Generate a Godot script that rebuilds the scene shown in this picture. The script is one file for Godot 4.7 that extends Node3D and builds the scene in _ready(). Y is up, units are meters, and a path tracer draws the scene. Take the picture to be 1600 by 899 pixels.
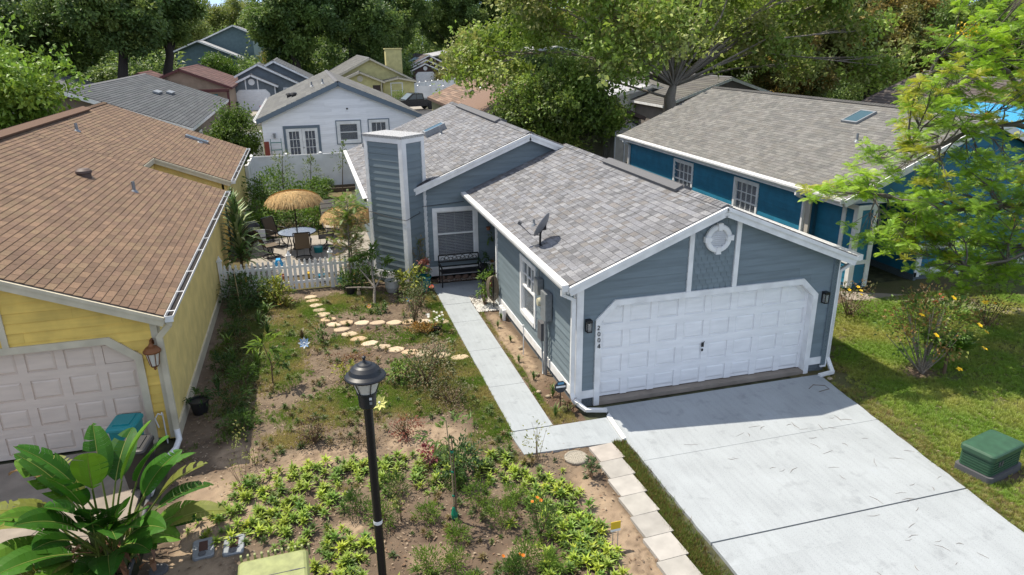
extends Node3D

# ---------------------------------------------------------------- shape builder
class Shape:
	var v := PackedVector3Array()
	var n := PackedVector3Array()
	var c := PackedColorArray()
	var ix := PackedInt32Array()
	var col := Color(1, 1, 1)

	func _p(p: Vector3, nn: Vector3) -> int:
		v.append(p); n.append(nn); c.append(col)
		return v.size() - 1

	func tri(a: Vector3, b: Vector3, d: Vector3, out: Vector3) -> void:
		var k := (b - a).cross(d - a)
		if k.length_squared() < 1e-16:
			return
		k = k.normalized()
		var flip := k.dot(out) >= 0.0
		var nn := k if flip else -k
		var i := _p(a, nn)
		_p(b, nn); _p(d, nn)
		if flip:
			ix.append_array([i, i + 2, i + 1])
		else:
			ix.append_array([i, i + 1, i + 2])

	func quad(a: Vector3, b: Vector3, d: Vector3, e: Vector3, out: Vector3) -> void:
		var k := (d - a).cross(e - b)
		if k.length_squared() < 1e-16:
			return
		k = k.normalized()
		var flip := k.dot(out) >= 0.0
		var nn := k if flip else -k
		var i := _p(a, nn)
		_p(b, nn); _p(d, nn); _p(e, nn)
		if flip:
			ix.append_array([i, i + 2, i + 1, i, i + 3, i + 2])
		else:
			ix.append_array([i, i + 1, i + 2, i, i + 2, i + 3])

	func hexa(p: Array) -> void:   # 4 bottom corners, then 4 top corners above them
		var m := Vector3.ZERO
		for q in p: m += q
		m /= 8.0
		for f in [[0, 1, 2, 3], [4, 5, 6, 7], [0, 1, 5, 4], [1, 2, 6, 5], [2, 3, 7, 6], [3, 0, 4, 7]]:
			quad(p[f[0]], p[f[1]], p[f[2]], p[f[3]], (p[f[0]] + p[f[1]] + p[f[2]] + p[f[3]]) / 4.0 - m)

	func box(ct: Vector3, s: Vector3, b := Basis()) -> void:
		var x := b.x * s.x * 0.5
		var y := b.y * s.y * 0.5
		var z := b.z * s.z * 0.5
		hexa([ct - x - y - z, ct + x - y - z, ct + x - y + z, ct - x - y + z, ct - x + y - z, ct + x + y - z, ct + x + y + z, ct - x + y + z])

	func beam(a: Vector3, b: Vector3, w: float, h: float, up := Vector3.UP) -> void:   # w across, h along up
		var d := (b - a).normalized()
		var s := d.cross(up).normalized() * w * 0.5
		var u := s.cross(d).normalized() * h * 0.5
		hexa([a - s - u, a + s - u, b + s - u, b - s - u, a - s + u, a + s + u, b + s + u, b - s + u])

	func prism(poly: PackedVector2Array, o: Vector3, U: Vector3, V: Vector3, N: Vector3, d0: float, d1: float, v0 := 0.0, v1 := 1.0, d1top := -99.0) -> void:
		# from depth d0 to depth d1 along N; with d1top the front leans from d1 at height v0 to d1top at v1
		var t := Geometry2D.triangulate_polygon(poly)
		var fr := PackedVector3Array()
		var bk := PackedVector3Array()
		for q in poly:
			var d := d1
			if d1top > -90.0:
				d = lerpf(d1, d1top, clampf((q.y - v0) / (v1 - v0), 0.0, 1.0))
			fr.append(o + U * q.x + V * q.y + N * d)
			bk.append(o + U * q.x + V * q.y + N * d0)
		for i in range(0, t.size(), 3):
			tri(fr[t[i]], fr[t[i + 1]], fr[t[i + 2]], N)
			tri(bk[t[i]], bk[t[i + 1]], bk[t[i + 2]], -N)
		var cw := Geometry2D.is_polygon_clockwise(poly)
		for i in poly.size():
			var j := (i + 1) % poly.size()
			var e := poly[j] - poly[i]
			var o2 := Vector2(e.y, -e.x) * (-1.0 if cw else 1.0)
			quad(fr[i], fr[j], bk[j], bk[i], U * o2.x + V * o2.y)

	func tube(p: Array, r: Array, sides := 6, caps := true) -> void:
		var start := v.size()
		var m := p.size()
		var prev := Vector3.ZERO
		for i in m:
			var d: Vector3 = (p[min(i + 1, m - 1)] - p[max(i - 1, 0)]).normalized()
			if prev == Vector3.ZERO:
				prev = Vector3.UP.cross(d)
				if prev.length() < 0.1: prev = Vector3.RIGHT.cross(d)
			var x := (prev - d * prev.dot(d)).normalized()
			prev = x
			var y := d.cross(x)
			for k in sides:
				var a := TAU * k / sides
				var e := x * cos(a) + y * sin(a)
				_p(p[i] + e * float(r[i]), e)
		for i in m - 1:
			for k in sides:
				var a := start + i * sides + k
				var b := start + i * sides + (k + 1) % sides
				ix.append_array([a, a + sides, b, b, a + sides, b + sides])
		if caps:
			for e in [0, m - 1]:
				var d: Vector3 = (p[0] - p[1]) if e == 0 else (p[m - 1] - p[m - 2])
				for k in range(1, sides - 1):
					tri(v[start + e * sides], v[start + e * sides + k], v[start + e * sides + k + 1], d)

	func lathe(prof: Array, sides: int, o := Vector3.ZERO, b := Basis(), flat := false) -> void:   # prof: Vector2(radius, height), upwards on the outside
		for i in prof.size() - 1:
			var p: Vector2 = prof[i]
			var q: Vector2 = prof[i + 1]
			var e := q - p
			if e.length() < 1e-6: continue
			var nr := Vector2(e.y, -e.x).normalized()
			var s := v.size()
			for k in sides + 1:
				var a := TAU * k / sides
				var d := Vector3(cos(a), 0, sin(a))
				if flat:
					var a2 := TAU * (k + 1) / sides
					var d2 := Vector3(cos(a2), 0, sin(a2))
					if k < sides:
						quad(o + b * (d * p.x + Vector3(0, p.y, 0)), o + b * (d2 * p.x + Vector3(0, p.y, 0)), o + b * (d2 * q.x + Vector3(0, q.y, 0)), o + b * (d * q.x + Vector3(0, q.y, 0)), b * ((d + d2) * nr.x * 0.5 + Vector3(0, nr.y, 0)))
				else:
					var nn := b * (d * nr.x + Vector3(0, nr.y, 0))
					_p(o + b * (d * p.x + Vector3(0, p.y, 0)), nn)
					_p(o + b * (d * q.x + Vector3(0, q.y, 0)), nn)
			if not flat:
				for k in sides:
					var a := s + k * 2
					ix.append_array([a, a + 1, a + 2, a + 2, a + 1, a + 3])

	func blob(o: Vector3, r: Vector3, rings := 8, sides := 12, rough := 0.0, sd := 1) -> void:   # a rounded stone or lump
		var nz := FastNoiseLite.new()
		nz.seed = sd; nz.frequency = 0.9
		var s := v.size()
		for i in rings + 1:
			for k in sides + 1:
				var t := PI * i / rings
				var a := TAU * (k % sides) / sides
				var d := Vector3(sin(t) * cos(a), cos(t), sin(t) * sin(a))
				var q := 1.0 + rough * nz.get_noise_3dv(d * 1.3 + Vector3(sd, sd, sd))
				_p(o + d * r * q, (d / r).normalized())
		for i in rings:
			for k in sides:
				var a := s + i * (sides + 1) + k
				var b := a + sides + 1
				ix.append_array([a, a + 1, b, a + 1, b + 1, b])

	func leaf(o: Vector3, d: Vector3, up: Vector3, L: float, W: float, droop := 0.2, fold := 0.15) -> void:
		var s := d.cross(up)
		if s.length() < 0.01: s = d.cross(Vector3.RIGHT)
		s = s.normalized()
		var u := s.cross(d).normalized()
		var m := o + d * L * 0.45 + u * L * droop * 0.25
		var t := o + d * L - u * L * droop
		var a := m + s * W * 0.5 + u * W * fold
		var b := m - s * W * 0.5 + u * W * fold
		tri(o, a, m, u); tri(o, m, b, u); tri(a, t, m, u); tri(m, t, b, u)

	func add(o: Shape, t := Transform3D(), tint := Color(1, 1, 1)) -> void:
		var s := v.size()
		for i in o.v.size():
			v.append(t * o.v[i]); n.append((t.basis * o.n[i]).normalized()); c.append(o.c[i] * tint)
		for i in o.ix: ix.append(i + s)

	func mesh() -> ArrayMesh:
		# wind every face clockwise as seen from the side its normals point to
		for i in range(0, ix.size(), 3):
			var p := ix[i]
			var q := ix[i + 1]
			var r := ix[i + 2]
			if (v[q] - v[p]).cross(v[r] - v[p]).dot(n[p] + n[q] + n[r]) > 0.0:
				ix[i + 1] = r
				ix[i + 2] = q
		var a := []
		a.resize(Mesh.ARRAY_MAX)
		a[Mesh.ARRAY_VERTEX] = v
		a[Mesh.ARRAY_NORMAL] = n
		a[Mesh.ARRAY_COLOR] = c
		a[Mesh.ARRAY_INDEX] = ix
		var m := ArrayMesh.new()
		if v.size(): m.add_surface_from_arrays(Mesh.PRIMITIVE_TRIANGLES, a)
		return m

# ---------------------------------------------------------------- helpers
var rng := RandomNumberGenerator.new()
var mats := {}
var tex := {}
var taken := {}
const EYE := Vector3(-4.692, 7.078, 12.02)
const X := Vector3(1, 0, 0)
const Y := Vector3(0, 1, 0)
const Z := Vector3(0, 0, 1)

func rf(a: float, b: float) -> float: return rng.randf_range(a, b)
func rdir() -> Vector3:
	var d := Vector3(rng.randfn(), rng.randfn(), rng.randfn())
	return d.normalized() if d.length() > 0.01 else Vector3.UP
func lin(r: float, g: float, b: float) -> Color: return Color(r, g, b)
func vary(c: Color, a: float, hue := 0.0) -> Color:
	var k := rf(1.0 - a, 1.0 + a)
	var h := rf(-hue, hue)
	return Color(clampf(c.r * k * (1.0 + h), 0, 1), clampf(c.g * k, 0, 1), clampf(c.b * k * (1.0 - h), 0, 1))

func noise_tex(key: String, freq: float, lo: float, hi: float, octaves := 4, size := 512, type := FastNoiseLite.TYPE_SIMPLEX_SMOOTH, tint := Color(1, 1, 1)) -> NoiseTexture2D:
	if tex.has(key): return tex[key]
	var n := FastNoiseLite.new()
	n.noise_type = type; n.frequency = freq; n.fractal_octaves = octaves; n.seed = hash(key) % 1000
	var t := NoiseTexture2D.new()
	t.width = size; t.height = size; t.seamless = true; t.noise = n
	var g := Gradient.new()
	g.set_color(0, Color(lo * tint.r, lo * tint.g, lo * tint.b)); g.set_color(1, Color(hi, hi, hi))
	t.color_ramp = g
	tex[key] = t
	return t

# surface kinds: which mottling multiplies the colour, and which fine relief bends the light
func mat(key: String, col: Color, rough := 0.8, o := {}) -> StandardMaterial3D:
	if mats.has(key): return mats[key]
	var m := StandardMaterial3D.new()
	m.resource_name = key
	m.albedo_color = col.linear_to_srgb()
	m.roughness = rough
	m.metallic = o.get("metal", 0.0)
	m.metallic_specular = o.get("spec", 0.5)
	if o.has("alpha"):
		m.transparency = BaseMaterial3D.TRANSPARENCY_ALPHA
		m.albedo_color.a = o.alpha
	if o.get("vc", false): m.vertex_color_use_as_albedo = true
	if o.has("back"):
		m.backlight_enabled = true
		m.backlight = o.back
		m.cull_mode = BaseMaterial3D.CULL_DISABLED
	var s: Variant = o.get("scale", 0.5)
	if o.has("tex") or o.has("bump"):
		m.uv1_triplanar = true
		m.uv1_world_triplanar = o.get("world", true)
		m.uv1_scale = s if s is Vector3 else Vector3(s, s, s)
	if o.has("tex"): m.albedo_texture = tex[o.tex]
	if o.has("rtex"):
		m.roughness_texture = tex[o.rtex]
	if o.has("bump"):
		m.heightmap_enabled = true
		m.heightmap_texture = tex[o.bump]
		m.heightmap_scale = o.get("depth", 0.3)
	if o.has("stain"):   # broad weathering over the fine grain
		m.detail_enabled = true
		m.detail_albedo = tex["stain"]
		m.detail_blend_mode = BaseMaterial3D.BLEND_MODE_MUL
		m.detail_uv_layer = BaseMaterial3D.DETAIL_UV_2
		m.uv2_triplanar = true
		m.uv2_world_triplanar = true
		m.uv2_scale = Vector3.ONE * float(o.stain)
	mats[key] = m
	return m

func numbered(nm: String) -> String:
	if not taken.has(nm):
		taken[nm] = 0
		return nm
	taken[nm] += 1
	return "%s_%03d" % [nm, taken[nm]]

func thing(nm: String, label: String, cat: String, at := Vector3.ZERO, group := "", turn := 0.0) -> Node3D:
	var o := Node3D.new()
	o.name = numbered(nm)
	add_child(o)
	o.position = at
	o.rotation.y = turn
	o.set_meta("label", label)
	o.set_meta("category", cat)
	if group: o.set_meta("group", group)
	return o

func ground_piece(nm: String, label: String, cat: String) -> Node3D:
	var o := thing(nm, label, cat)
	o.set_meta("kind", "structure")
	return o

func as_mesh(s: Variant) -> Mesh: return s.mesh() if s is Shape else s

# a part whose shape is given in world axes, under a parent that is only moved, never turned
func part(par: Node3D, nm: String, s: Variant, m: Material, kind := "") -> MeshInstance3D:
	var o := MeshInstance3D.new()
	o.name = nm
	o.mesh = as_mesh(s)
	o.material_override = m
	var at := Vector3.ZERO
	var q: Node = par
	while q is Node3D and q != self:
		at += (q as Node3D).position
		q = q.get_parent()
	o.position = -at
	if kind: o.set_meta("kind", kind)
	par.add_child(o, true)
	return o

# a part in its parent's own axes
func local(par: Node3D, nm: String, s: Variant, m: Material, t := Transform3D(), kind := "") -> MeshInstance3D:
	var o := MeshInstance3D.new()
	o.name = nm
	o.mesh = as_mesh(s)
	o.material_override = m
	o.transform = t
	if kind: o.set_meta("kind", kind)
	par.add_child(o, true)
	return o

func single(nm: String, label: String, cat: String, at: Vector3, s: Variant, m: Material, group := "", turn := 0.0) -> MeshInstance3D:
	var o := MeshInstance3D.new()
	o.name = numbered(nm)
	o.mesh = as_mesh(s)
	o.material_override = m
	o.position = at
	o.rotation.y = turn
	add_child(o)
	o.set_meta("label", label)
	o.set_meta("category", cat)
	if group: o.set_meta("group", group)
	return o

func many(par: Node3D, nm: String, mesh: Mesh, m: Material, xf: Array, cols: PackedColorArray, kind := "") -> MultiMeshInstance3D:
	var mm := MultiMesh.new()
	mm.transform_format = MultiMesh.TRANSFORM_3D
	mm.use_colors = true
	mm.mesh = mesh
	mm.instance_count = xf.size()
	for i in xf.size():
		mm.set_instance_transform(i, xf[i])
		mm.set_instance_color(i, cols[i])
	var o := MultiMeshInstance3D.new()
	o.name = nm if par != self else numbered(nm)
	o.multimesh = mm
	o.material_override = m
	o.set_meta("kind", kind if kind else "stuff")
	par.add_child(o, true)
	return o

func rect2(x0: float, y0: float, x1: float, y1: float) -> PackedVector2Array:
	return PackedVector2Array([Vector2(x0, y0), Vector2(x1, y0), Vector2(x1, y1), Vector2(x0, y1)])

# polygons minus holes, split through each hole so that no piece has an inner hole
func cut(polys: Array, holes: Array) -> Array:
	for h in holes:
		var mid := 0.0
		for q in h: mid += q.x / h.size()
		var next := []
		for p in polys:
			var hits := Geometry2D.intersect_polygons(p, h)
			if hits.is_empty():
				next.append(p)
				continue
			for side in [rect2(-99, -99, mid, 99), rect2(mid, -99, 99, 99)]:
				for half in Geometry2D.intersect_polygons(p, side):
					for q in Geometry2D.clip_polygons(half, h):
						if q.size() > 2: next.append(q)
		polys = next
	return polys

# a wall with lap siding: the wall is a part of the house, every plank a piece of the wall
func lap_wall(par: Node3D, o: Vector3, U: Vector3, V: Vector3, N: Vector3, poly: PackedVector2Array, holes: Array, step: float, wm: Material, pms: Array, o2 := {}) -> MeshInstance3D:
	var s := Shape.new()
	for p in cut([poly], holes):
		s.prism(p, o, U, V, N, -0.12, 0.0)
	var w := part(par, "wall", s, wm)
	var lo := 1e9
	var hi := -1e9
	for q in poly:
		lo = minf(lo, q.y); hi = maxf(hi, q.y)
	lo = o2.get("from", lo)
	var y := lo
	var thick: float = o2.get("thick", 0.022)
	var joined: bool = o2.get("joined", false)
	var all := Shape.new()
	while y < hi - 0.01:
		var band := rect2(-99, y, 99, minf(y + step, hi))
		for b in Geometry2D.intersect_polygons(poly, band):
			for p in cut([b], holes):
				if joined:
					all.prism(p, o, U, V, N, 0.001, thick, y, y + step, 0.005)
					continue
				# boards of about twelve feet, butted at random places
				var left := 1e9
				var right := -1e9
				for q in p:
					left = minf(left, q.x); right = maxf(right, q.x)
				var x := left
				while x < right - .01:
					var x1 := x + rf(1.6, 3.66)
					if right - x1 < .5: x1 = right + .1
					for c in Geometry2D.intersect_polygons(p, rect2(x + .0012, y - 1, x1 - .0012, y + 1)):
						var k := Shape.new()
						k.prism(c, o, U, V, N, 0.001, thick + rf(-.0015, .0015), y, y + step, 0.005)
						part(w, "plank", k, pms[rng.randi() % pms.size()])
					x = x1
		y += step
	if joined: part(w, "planks", all, pms[0], "stuff")
	return w

func board(s: Shape, o: Vector3, U: Vector3, V: Vector3, N: Vector3, x0: float, y0: float, x1: float, y1: float, d0: float, d1: float) -> void:
	s.prism(rect2(x0, y0, x1, y1), o, U, V, N, d0, d1)

# o: lower left outer corner of the casing on the wall face
func window(par: Node3D, o: Vector3, U: Vector3, V: Vector3, N: Vector3, w: float, h: float, q := {}) -> MeshInstance3D:
	var trim: Material = q.get("trim", mats.white_trim)
	var t: float = q.get("tw", 0.1) + 0.006
	var pr: float = q.get("proud", 0.045)
	var s := Shape.new()
	board(s, o, U, V, N, 0, 0, t, h, -0.06, pr); board(s, o, U, V, N, w - t, 0, w, h, -0.06, pr)
	board(s, o, U, V, N, t, h - t, w - t, h, -0.06, pr - 0.002); board(s, o, U, V, N, t, 0, w - t, t, -0.06, pr + 0.012)
	var win := part(par, q.get("name", "window"), s, trim)
	var a := t
	var b := w - t
	var c := t
	var d := h - t
	var f := Shape.new()
	var sw: float = q.get("sash", 0.035)
	var mid := (c + d) / 2.0
	board(f, o, U, V, N, a, c, a + sw, d, -0.05, 0.012); board(f, o, U, V, N, b - sw, c, b, d, -0.05, 0.012)
	board(f, o, U, V, N, a + sw, c, b - sw, c + sw, -0.05, 0.011); board(f, o, U, V, N, a + sw, d - sw, b - sw, d, -0.05, 0.011)
	if q.get("hung", true): board(f, o, U, V, N, a + sw, mid - sw * 0.6, b - sw, mid + sw * 0.6, -0.05, 0.014)
	part(win, "sash", f, q.get("sashmat", trim))
	for k in 2 if q.get("hung", true) else 1:
		var y0 := c + sw if k == 0 else mid
		var y1 := d - sw if k == 1 or not q.get("hung", true) else mid
		var g := Shape.new()
		board(g, o, U, V, N, a + sw, y0, b - sw, y1, -0.03, -0.026)
		part(win, "pane", g, mats.glass)
		var nx: int = q.get("nx", 0)
		var ny: int = q.get("ny", 0)
		if nx > 1 and (k == 1 or q.get("both", true)):
			var m := Shape.new()
			for i in range(1, nx):
				var x := lerpf(a + sw, b - sw, float(i) / nx)
				board(m, o, U, V, N, x - 0.011, y0, x + 0.011, y1, -0.04, 0.0)
			for i in range(1, ny):
				var y := lerpf(y0, y1, float(i) / ny)
				board(m, o, U, V, N, a + sw, y - 0.011, b - sw, y + 0.011, -0.041, -0.001)
			part(win, "muntin", m, q.get("sashmat", trim))
	if q.get("blind", false):
		var bl := Shape.new()
		var y := c + 0.04
		while y < d - 0.02:
			var p := o + V * y - N * 0.1
			bl.hexa([p + U * a, p + U * b, p + U * b + V * 0.003, p + U * a + V * 0.003, p + U * a - N * 0.028 + V * 0.018, p + U * b - N * 0.028 + V * 0.018, p + U * b - N * 0.028 + V * 0.021, p + U * a - N * 0.028 + V * 0.021])
			y += 0.05
		for x in [0.25, 0.5, 0.75]:
			board(bl, o, U, V, N, lerpf(a, b, x) - 0.008, c, lerpf(a, b, x) + 0.008, d, -0.098, -0.096)
		part(win, "blind", bl, mats.blind)
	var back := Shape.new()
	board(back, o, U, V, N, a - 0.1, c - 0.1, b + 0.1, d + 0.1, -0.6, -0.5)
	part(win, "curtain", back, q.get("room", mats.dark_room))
	return win

# one slope of a roof: eave from A to B, T from the eave to the ridge. how: "tabs" builds single shingles, "courses" builds each course as a strip
func roof_slope(par: Node3D, A: Vector3, B: Vector3, T: Vector3, how: String, cols: Array, o := {}) -> MeshInstance3D:
	var E := (B - A)
	var len := E.length()
	E = E.normalized()
	var L := T.length()
	var S := T.normalized()
	var N := E.cross(S).normalized()
	if N.y < 0: N = -N
	var sl := Shape.new()
	sl.prism(rect2(0, 0, len, L), A, E, S, N, -0.13, 0.0)
	var roof := part(par, "roof", sl, mats.roof_deck)
	var step: float = o.get("step", 0.143)
	var th: float = o.get("thick", 0.011)
	var seen := []
	var k := 0
	var y := 0.0
	if how == "courses":
		var st := Shape.new()
		while y < L - 0.01:
			var y1 := minf(y + step + 0.03, L)
			st.col = vary(cols[0], 0.06)
			var x := 0.0
			while x < len - 0.01:
				var w := minf(rf(1.2, 2.6), len - x)
				st.col = vary(cols[rng.randi() % cols.size()], 0.06)
				st.prism(rect2(x, y, x + w, y1), A, E, S, N, 0.0, th + rf(0, 0.003), y, y1, 0.002)
				x += w
			y += step
		part(roof, "shingles", st, mats.shingle, "stuff")
		return roof
	var wid: Array = o.get("widths", [0.14, 0.19, 0.24, 0.3])
	while y < L - 0.02:
		var ln := minf(step + 0.035, L - y)
		var x := 0.0
		if o.get("even", false): x = -wid[0] * (0.5 if k % 2 else 0.0)
		while x < len - 0.01:
			var wi: int = rng.randi() % wid.size()
			var x0 := maxf(x, 0.0)
			var x1 := minf(x + wid[wi], len)
			if len - x1 < 0.05: x1 = len
			if x1 - x0 > 0.01:
				seen.append([A + E * (x0 + x1) * 0.5 + S * (y + ln * 0.5), x0, x1, y, y + ln, rng.randi() % cols.size(), th + rf(0, o.get("lift", 0.006))])
			x = x1
		y += step
		k += 1
	var top: int = o.get("pieces", 300)
	seen.sort_custom(func(a, b): return a[0].distance_squared_to(EYE) < b[0].distance_squared_to(EYE))
	var rest := Shape.new()
	var gap: float = o.get("gap", 0.003)
	for i in seen.size():
		var q = seen[i]
		var s := rest if i >= top else Shape.new()
		s.col = vary(cols[q[5]], o.get("tone", 0.06))
		s.prism(rect2(q[1] + gap, q[3], q[2] - gap, q[4]), A, E, S, N, 0.0005, q[6], q[3], q[4], 0.0015)
		if i < top: part(roof, "shingle", s, mats.shingle)
	part(roof, "shingles", rest, mats.shingle, "stuff")
	return roof

# painted concrete: broad fading, tyre-worn streaks, specks, a few stains and hairline cracks
func slab_texture() -> ImageTexture:
	var n := 1024
	var im := Image.create(n, n, false, Image.FORMAT_RGB8)
	var a := FastNoiseLite.new()
	a.seed = 4; a.frequency = .004; a.fractal_octaves = 5
	var b := FastNoiseLite.new()
	b.seed = 9; b.frequency = .03; b.fractal_octaves = 4
	var d := FastNoiseLite.new()
	d.seed = 21; d.frequency = .012; d.noise_type = FastNoiseLite.TYPE_CELLULAR
	d.cellular_return_type = FastNoiseLite.RETURN_DISTANCE2_SUB; d.domain_warp_enabled = true; d.domain_warp_amplitude = 60.0
	d.frequency = .0045
	for y in n:
		for x in n:
			var k := 1.0 - .05 * (a.get_noise_2d(x, y) + .4)
			k -= .045 * maxf(0.0, b.get_noise_2d(x * 1.4, y * .12) + .15)
			var s := b.get_noise_2d(x * 7.0, y * 7.0)
			if s > .26: k -= (s - .26) * .5
			var st := a.get_noise_2d(x * 2.4 + 700, y * 2.4)
			if st > .30: k -= (st - .30) * .2
			var c := d.get_noise_2d(x, y) + 1.0
			if c < .012 and a.get_noise_2d(x * 1.5, y * 1.5 + 300) > .0: k -= .16
			im.set_pixel(x, y, Color(k, k * .998, k * .992))
	return ImageTexture.create_from_image(im)

func make_materials() -> void:
	noise_tex("soft", 0.006, 0.88, 1.0, 4)
	noise_tex("faint", 0.008, 0.93, 1.0, 5)
	noise_tex("fine", 0.05, 0.72, 1.0, 4)
	noise_tex("speck", 0.22, 0.55, 1.0, 3, 512)
	noise_tex("grain", 0.12, 0.0, 1.0, 5)
	noise_tex("lumps", 0.03, 0.0, 1.0, 5)
	noise_tex("blotch", 0.010, 0.90, 1.0, 7, 1024, FastNoiseLite.TYPE_SIMPLEX_SMOOTH, Color(0.97, 0.985, 1.0))
	noise_tex("stain", 0.012, 0.86, 1.0, 6)
	noise_tex("worn", 0.02, 0.45, 1.0, 6, 1024)
	tex["slab"] = slab_texture()
	var wd := Vector3(0.25, 3.0, 0.25)
	mat("white_trim", lin(.86, .86, .85), .5, {tex = "soft", scale = .7})
	mat("white_vinyl", lin(.84, .84, .83), .4, {tex = "soft", scale = .3})
	mat("gutter_white", lin(.82, .82, .81), .35, {tex = "soft", scale = .6})
	mat("cap_metal", lin(.82, .80, .77), .4, {tex = "worn", scale = .9})
	for i in 3:
		var k: float = [1.0, .95, 1.05][i]
		mat("blue_grey_plank%d" % i, lin(.185 * k, .235 * k, .262 * k), .62, {tex = "soft", scale = wd, bump = "grain", depth = .05})
		mat("yellow_plank%d" % i, lin(.90 * k, .63 * k, .14 * k), .62, {stain = .3, tex = "faint", scale = wd, bump = "grain", depth = .05})
		mat("blue_plank%d" % i, lin(.018 * k, .20 * k, .33 * k), .6, {stain = .3, tex = "faint", scale = wd, bump = "grain", depth = .05})
		mat("white_plank%d" % i, lin(.90 * k, .90 * k, .92 * k), .55, {tex = "faint", scale = wd})
	mat("blue_grey_wall", lin(.175, .225, .25), .75, {tex = "soft"})
	mat("yellow_wall", lin(.82, .64, .24), .75, {tex = "soft", scale = .6, bump = "grain", depth = .06})
	mat("blue_wall", lin(.010, .105, .20), .75, {tex = "soft"})
	mat("cream_trim", lin(.62, .56, .42), .55, {tex = "soft", scale = .7})
	mat("garage_white", lin(.90, .90, .90), .45, {tex = "faint", scale = Vector3(.3, 1.5, .3)})
	mat("garage_beige", lin(.72, .60, .50), .55, {tex = "faint", scale = Vector3(.3, 1.5, .3), bump = "grain", depth = .05})
	mat("roof_deck", lin(.10, .09, .085), .95, {tex = "fine"})
	mat("shingle", lin(.98, .98, .98), .93, {stain = .16, vc = true, tex = "fine", scale = .9, bump = "grain", depth = .35})
	mat("foundation", lin(.17, .20, .22), .9, {tex = "fine", scale = .8, bump = "grain", depth = .3})
	mat("concrete_tan", lin(.34, .29, .24), .9, {stain = .3, tex = "soft", scale = .6, bump = "grain", depth = .25})
	mat("glass", lin(.5, .55, .6), .04, {alpha = .12, spec = .18})
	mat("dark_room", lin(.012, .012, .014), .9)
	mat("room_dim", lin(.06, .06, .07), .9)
	mat("blind", lin(.30, .29, .28), .7)
	mat("black_metal", lin(.012, .012, .014), .4, {metal = .3})
	mat("black_plastic", lin(.014, .014, .016), .55)
	mat("dark_iron", lin(.012, .015, .02), .42, {tex = "soft", scale = 2.0})
	mat("grey_metal", lin(.28, .30, .32), .45, {metal = .4, tex = "soft", scale = 3.0})
	mat("dish_grey", lin(.20, .21, .23), .5, {tex = "soft"})
	mat("ridge_grey", lin(.22, .22, .23), .9, {tex = "speck", scale = 1.7, bump = "grain", depth = .3})
	mat("frosted", lin(.62, .60, .54), .5, {back = Color(.5, .5, .45)})
	mat("copper", lin(.30, .12, .045), .5, {metal = .5, tex = "fine", scale = 5.0})
	mat("bark", lin(.16, .12, .09), .95, {tex = "fine", scale = 2.0, bump = "grain", depth = 1.0})
	mat("bark_pale", lin(.55, .47, .38), .9, {tex = "worn", scale = 1.2, bump = "grain", depth = .6})
	mat("bark_dark", lin(.07, .055, .045), .95, {tex = "fine", scale = 1.0})
	mat("stem", lin(.10, .12, .04), .8)
	mat("stem_brown", lin(.14, .09, .055), .9)
	mat("leaf", lin(1, 1, 1), .5, {vc = true, back = Color(.9, .9, .9)})
	mat("leaf_gloss", lin(1, 1, 1), .55, {vc = true, back = Color(.5, .5, .5)})
	mat("leaf_waxy", lin(1, 1, 1), .55, {vc = true, spec = .3, back = Color(.7, .7, .6)})
	mat("petal", lin(1, 1, 1), .6, {vc = true, back = Color(.6, .6, .6)})
	mat("paint", lin(1, 1, 1), .45, {vc = true})
	mat("soil", lin(.92, .92, .92), .97, {vc = true, tex = "speck", scale = 1.1, bump = "grain", depth = .8})
	mat("painted_slab", lin(.355, .382, .405), .7, {tex = "slab", scale = .2, bump = "grain", depth = .1})
	mat("painted_walk", lin(.34, .37, .395), .7, {tex = "slab", scale = .31, bump = "grain", depth = .12})
	mat("paver", lin(.50, .44, .37), .9, {tex = "fine", scale = .7, bump = "grain", depth = .2})
	mat("flagstone", lin(.70, .56, .38), .85, {tex = "worn", scale = 1.3, bump = "lumps", depth = .8})
	mat("patio", lin(.42, .38, .33), .9, {tex = "fine", scale = .8, bump = "grain", depth = .2})
	mat("green_box", lin(.04, .115, .062), .55, {stain = 1.0, tex = "soft", scale = 1.5})
	mat("pale_green", lin(.33, .36, .14), .6, {tex = "soft", scale = 1.5, stain = 1.1})
	mat("plastic_grey", lin(.13, .13, .14), .6, {tex = "fine", scale = 2.0})
	mat("teal_plastic", lin(.005, .22, .24), .4)
	mat("teal_glaze", lin(.01, .19, .23), .2, {tex = "fine", scale = 3.0})
	mat("white_glaze", lin(.60, .60, .58), .3, {tex = "fine", scale = 4.0})
	mat("thatch", lin(1, 1, 1), .9, {vc = true})
	mat("sling", lin(.16, .12, .08), .8, {tex = "fine", scale = 6.0})
	mat("beige_cloth", lin(.42, .38, .32), .9, {tex = "fine", scale = 4.0})
	mat("car_black", lin(.012, .015, .02), .2, {spec = .6})
	mat("car_red", lin(.20, .01, .03), .2, {spec = .6})
	mat("wood_grey", lin(.22, .17, .12), .9, {tex = "worn", scale = Vector3(2, .5, 2), bump = "grain", depth = .4})
	mat("asphalt", lin(.06, .06, .065), .95, {tex = "fine", scale = .4})
	mat("tarp", lin(.02, .27, .52), .45, {bump = "lumps", scale = .5, depth = 4.0})
	mat("terracotta", lin(.36, .14, .07), .85, {tex = "fine", scale = 4.0})
	mat("sticker", lin(1, 1, 1), .5, {vc = true})

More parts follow.
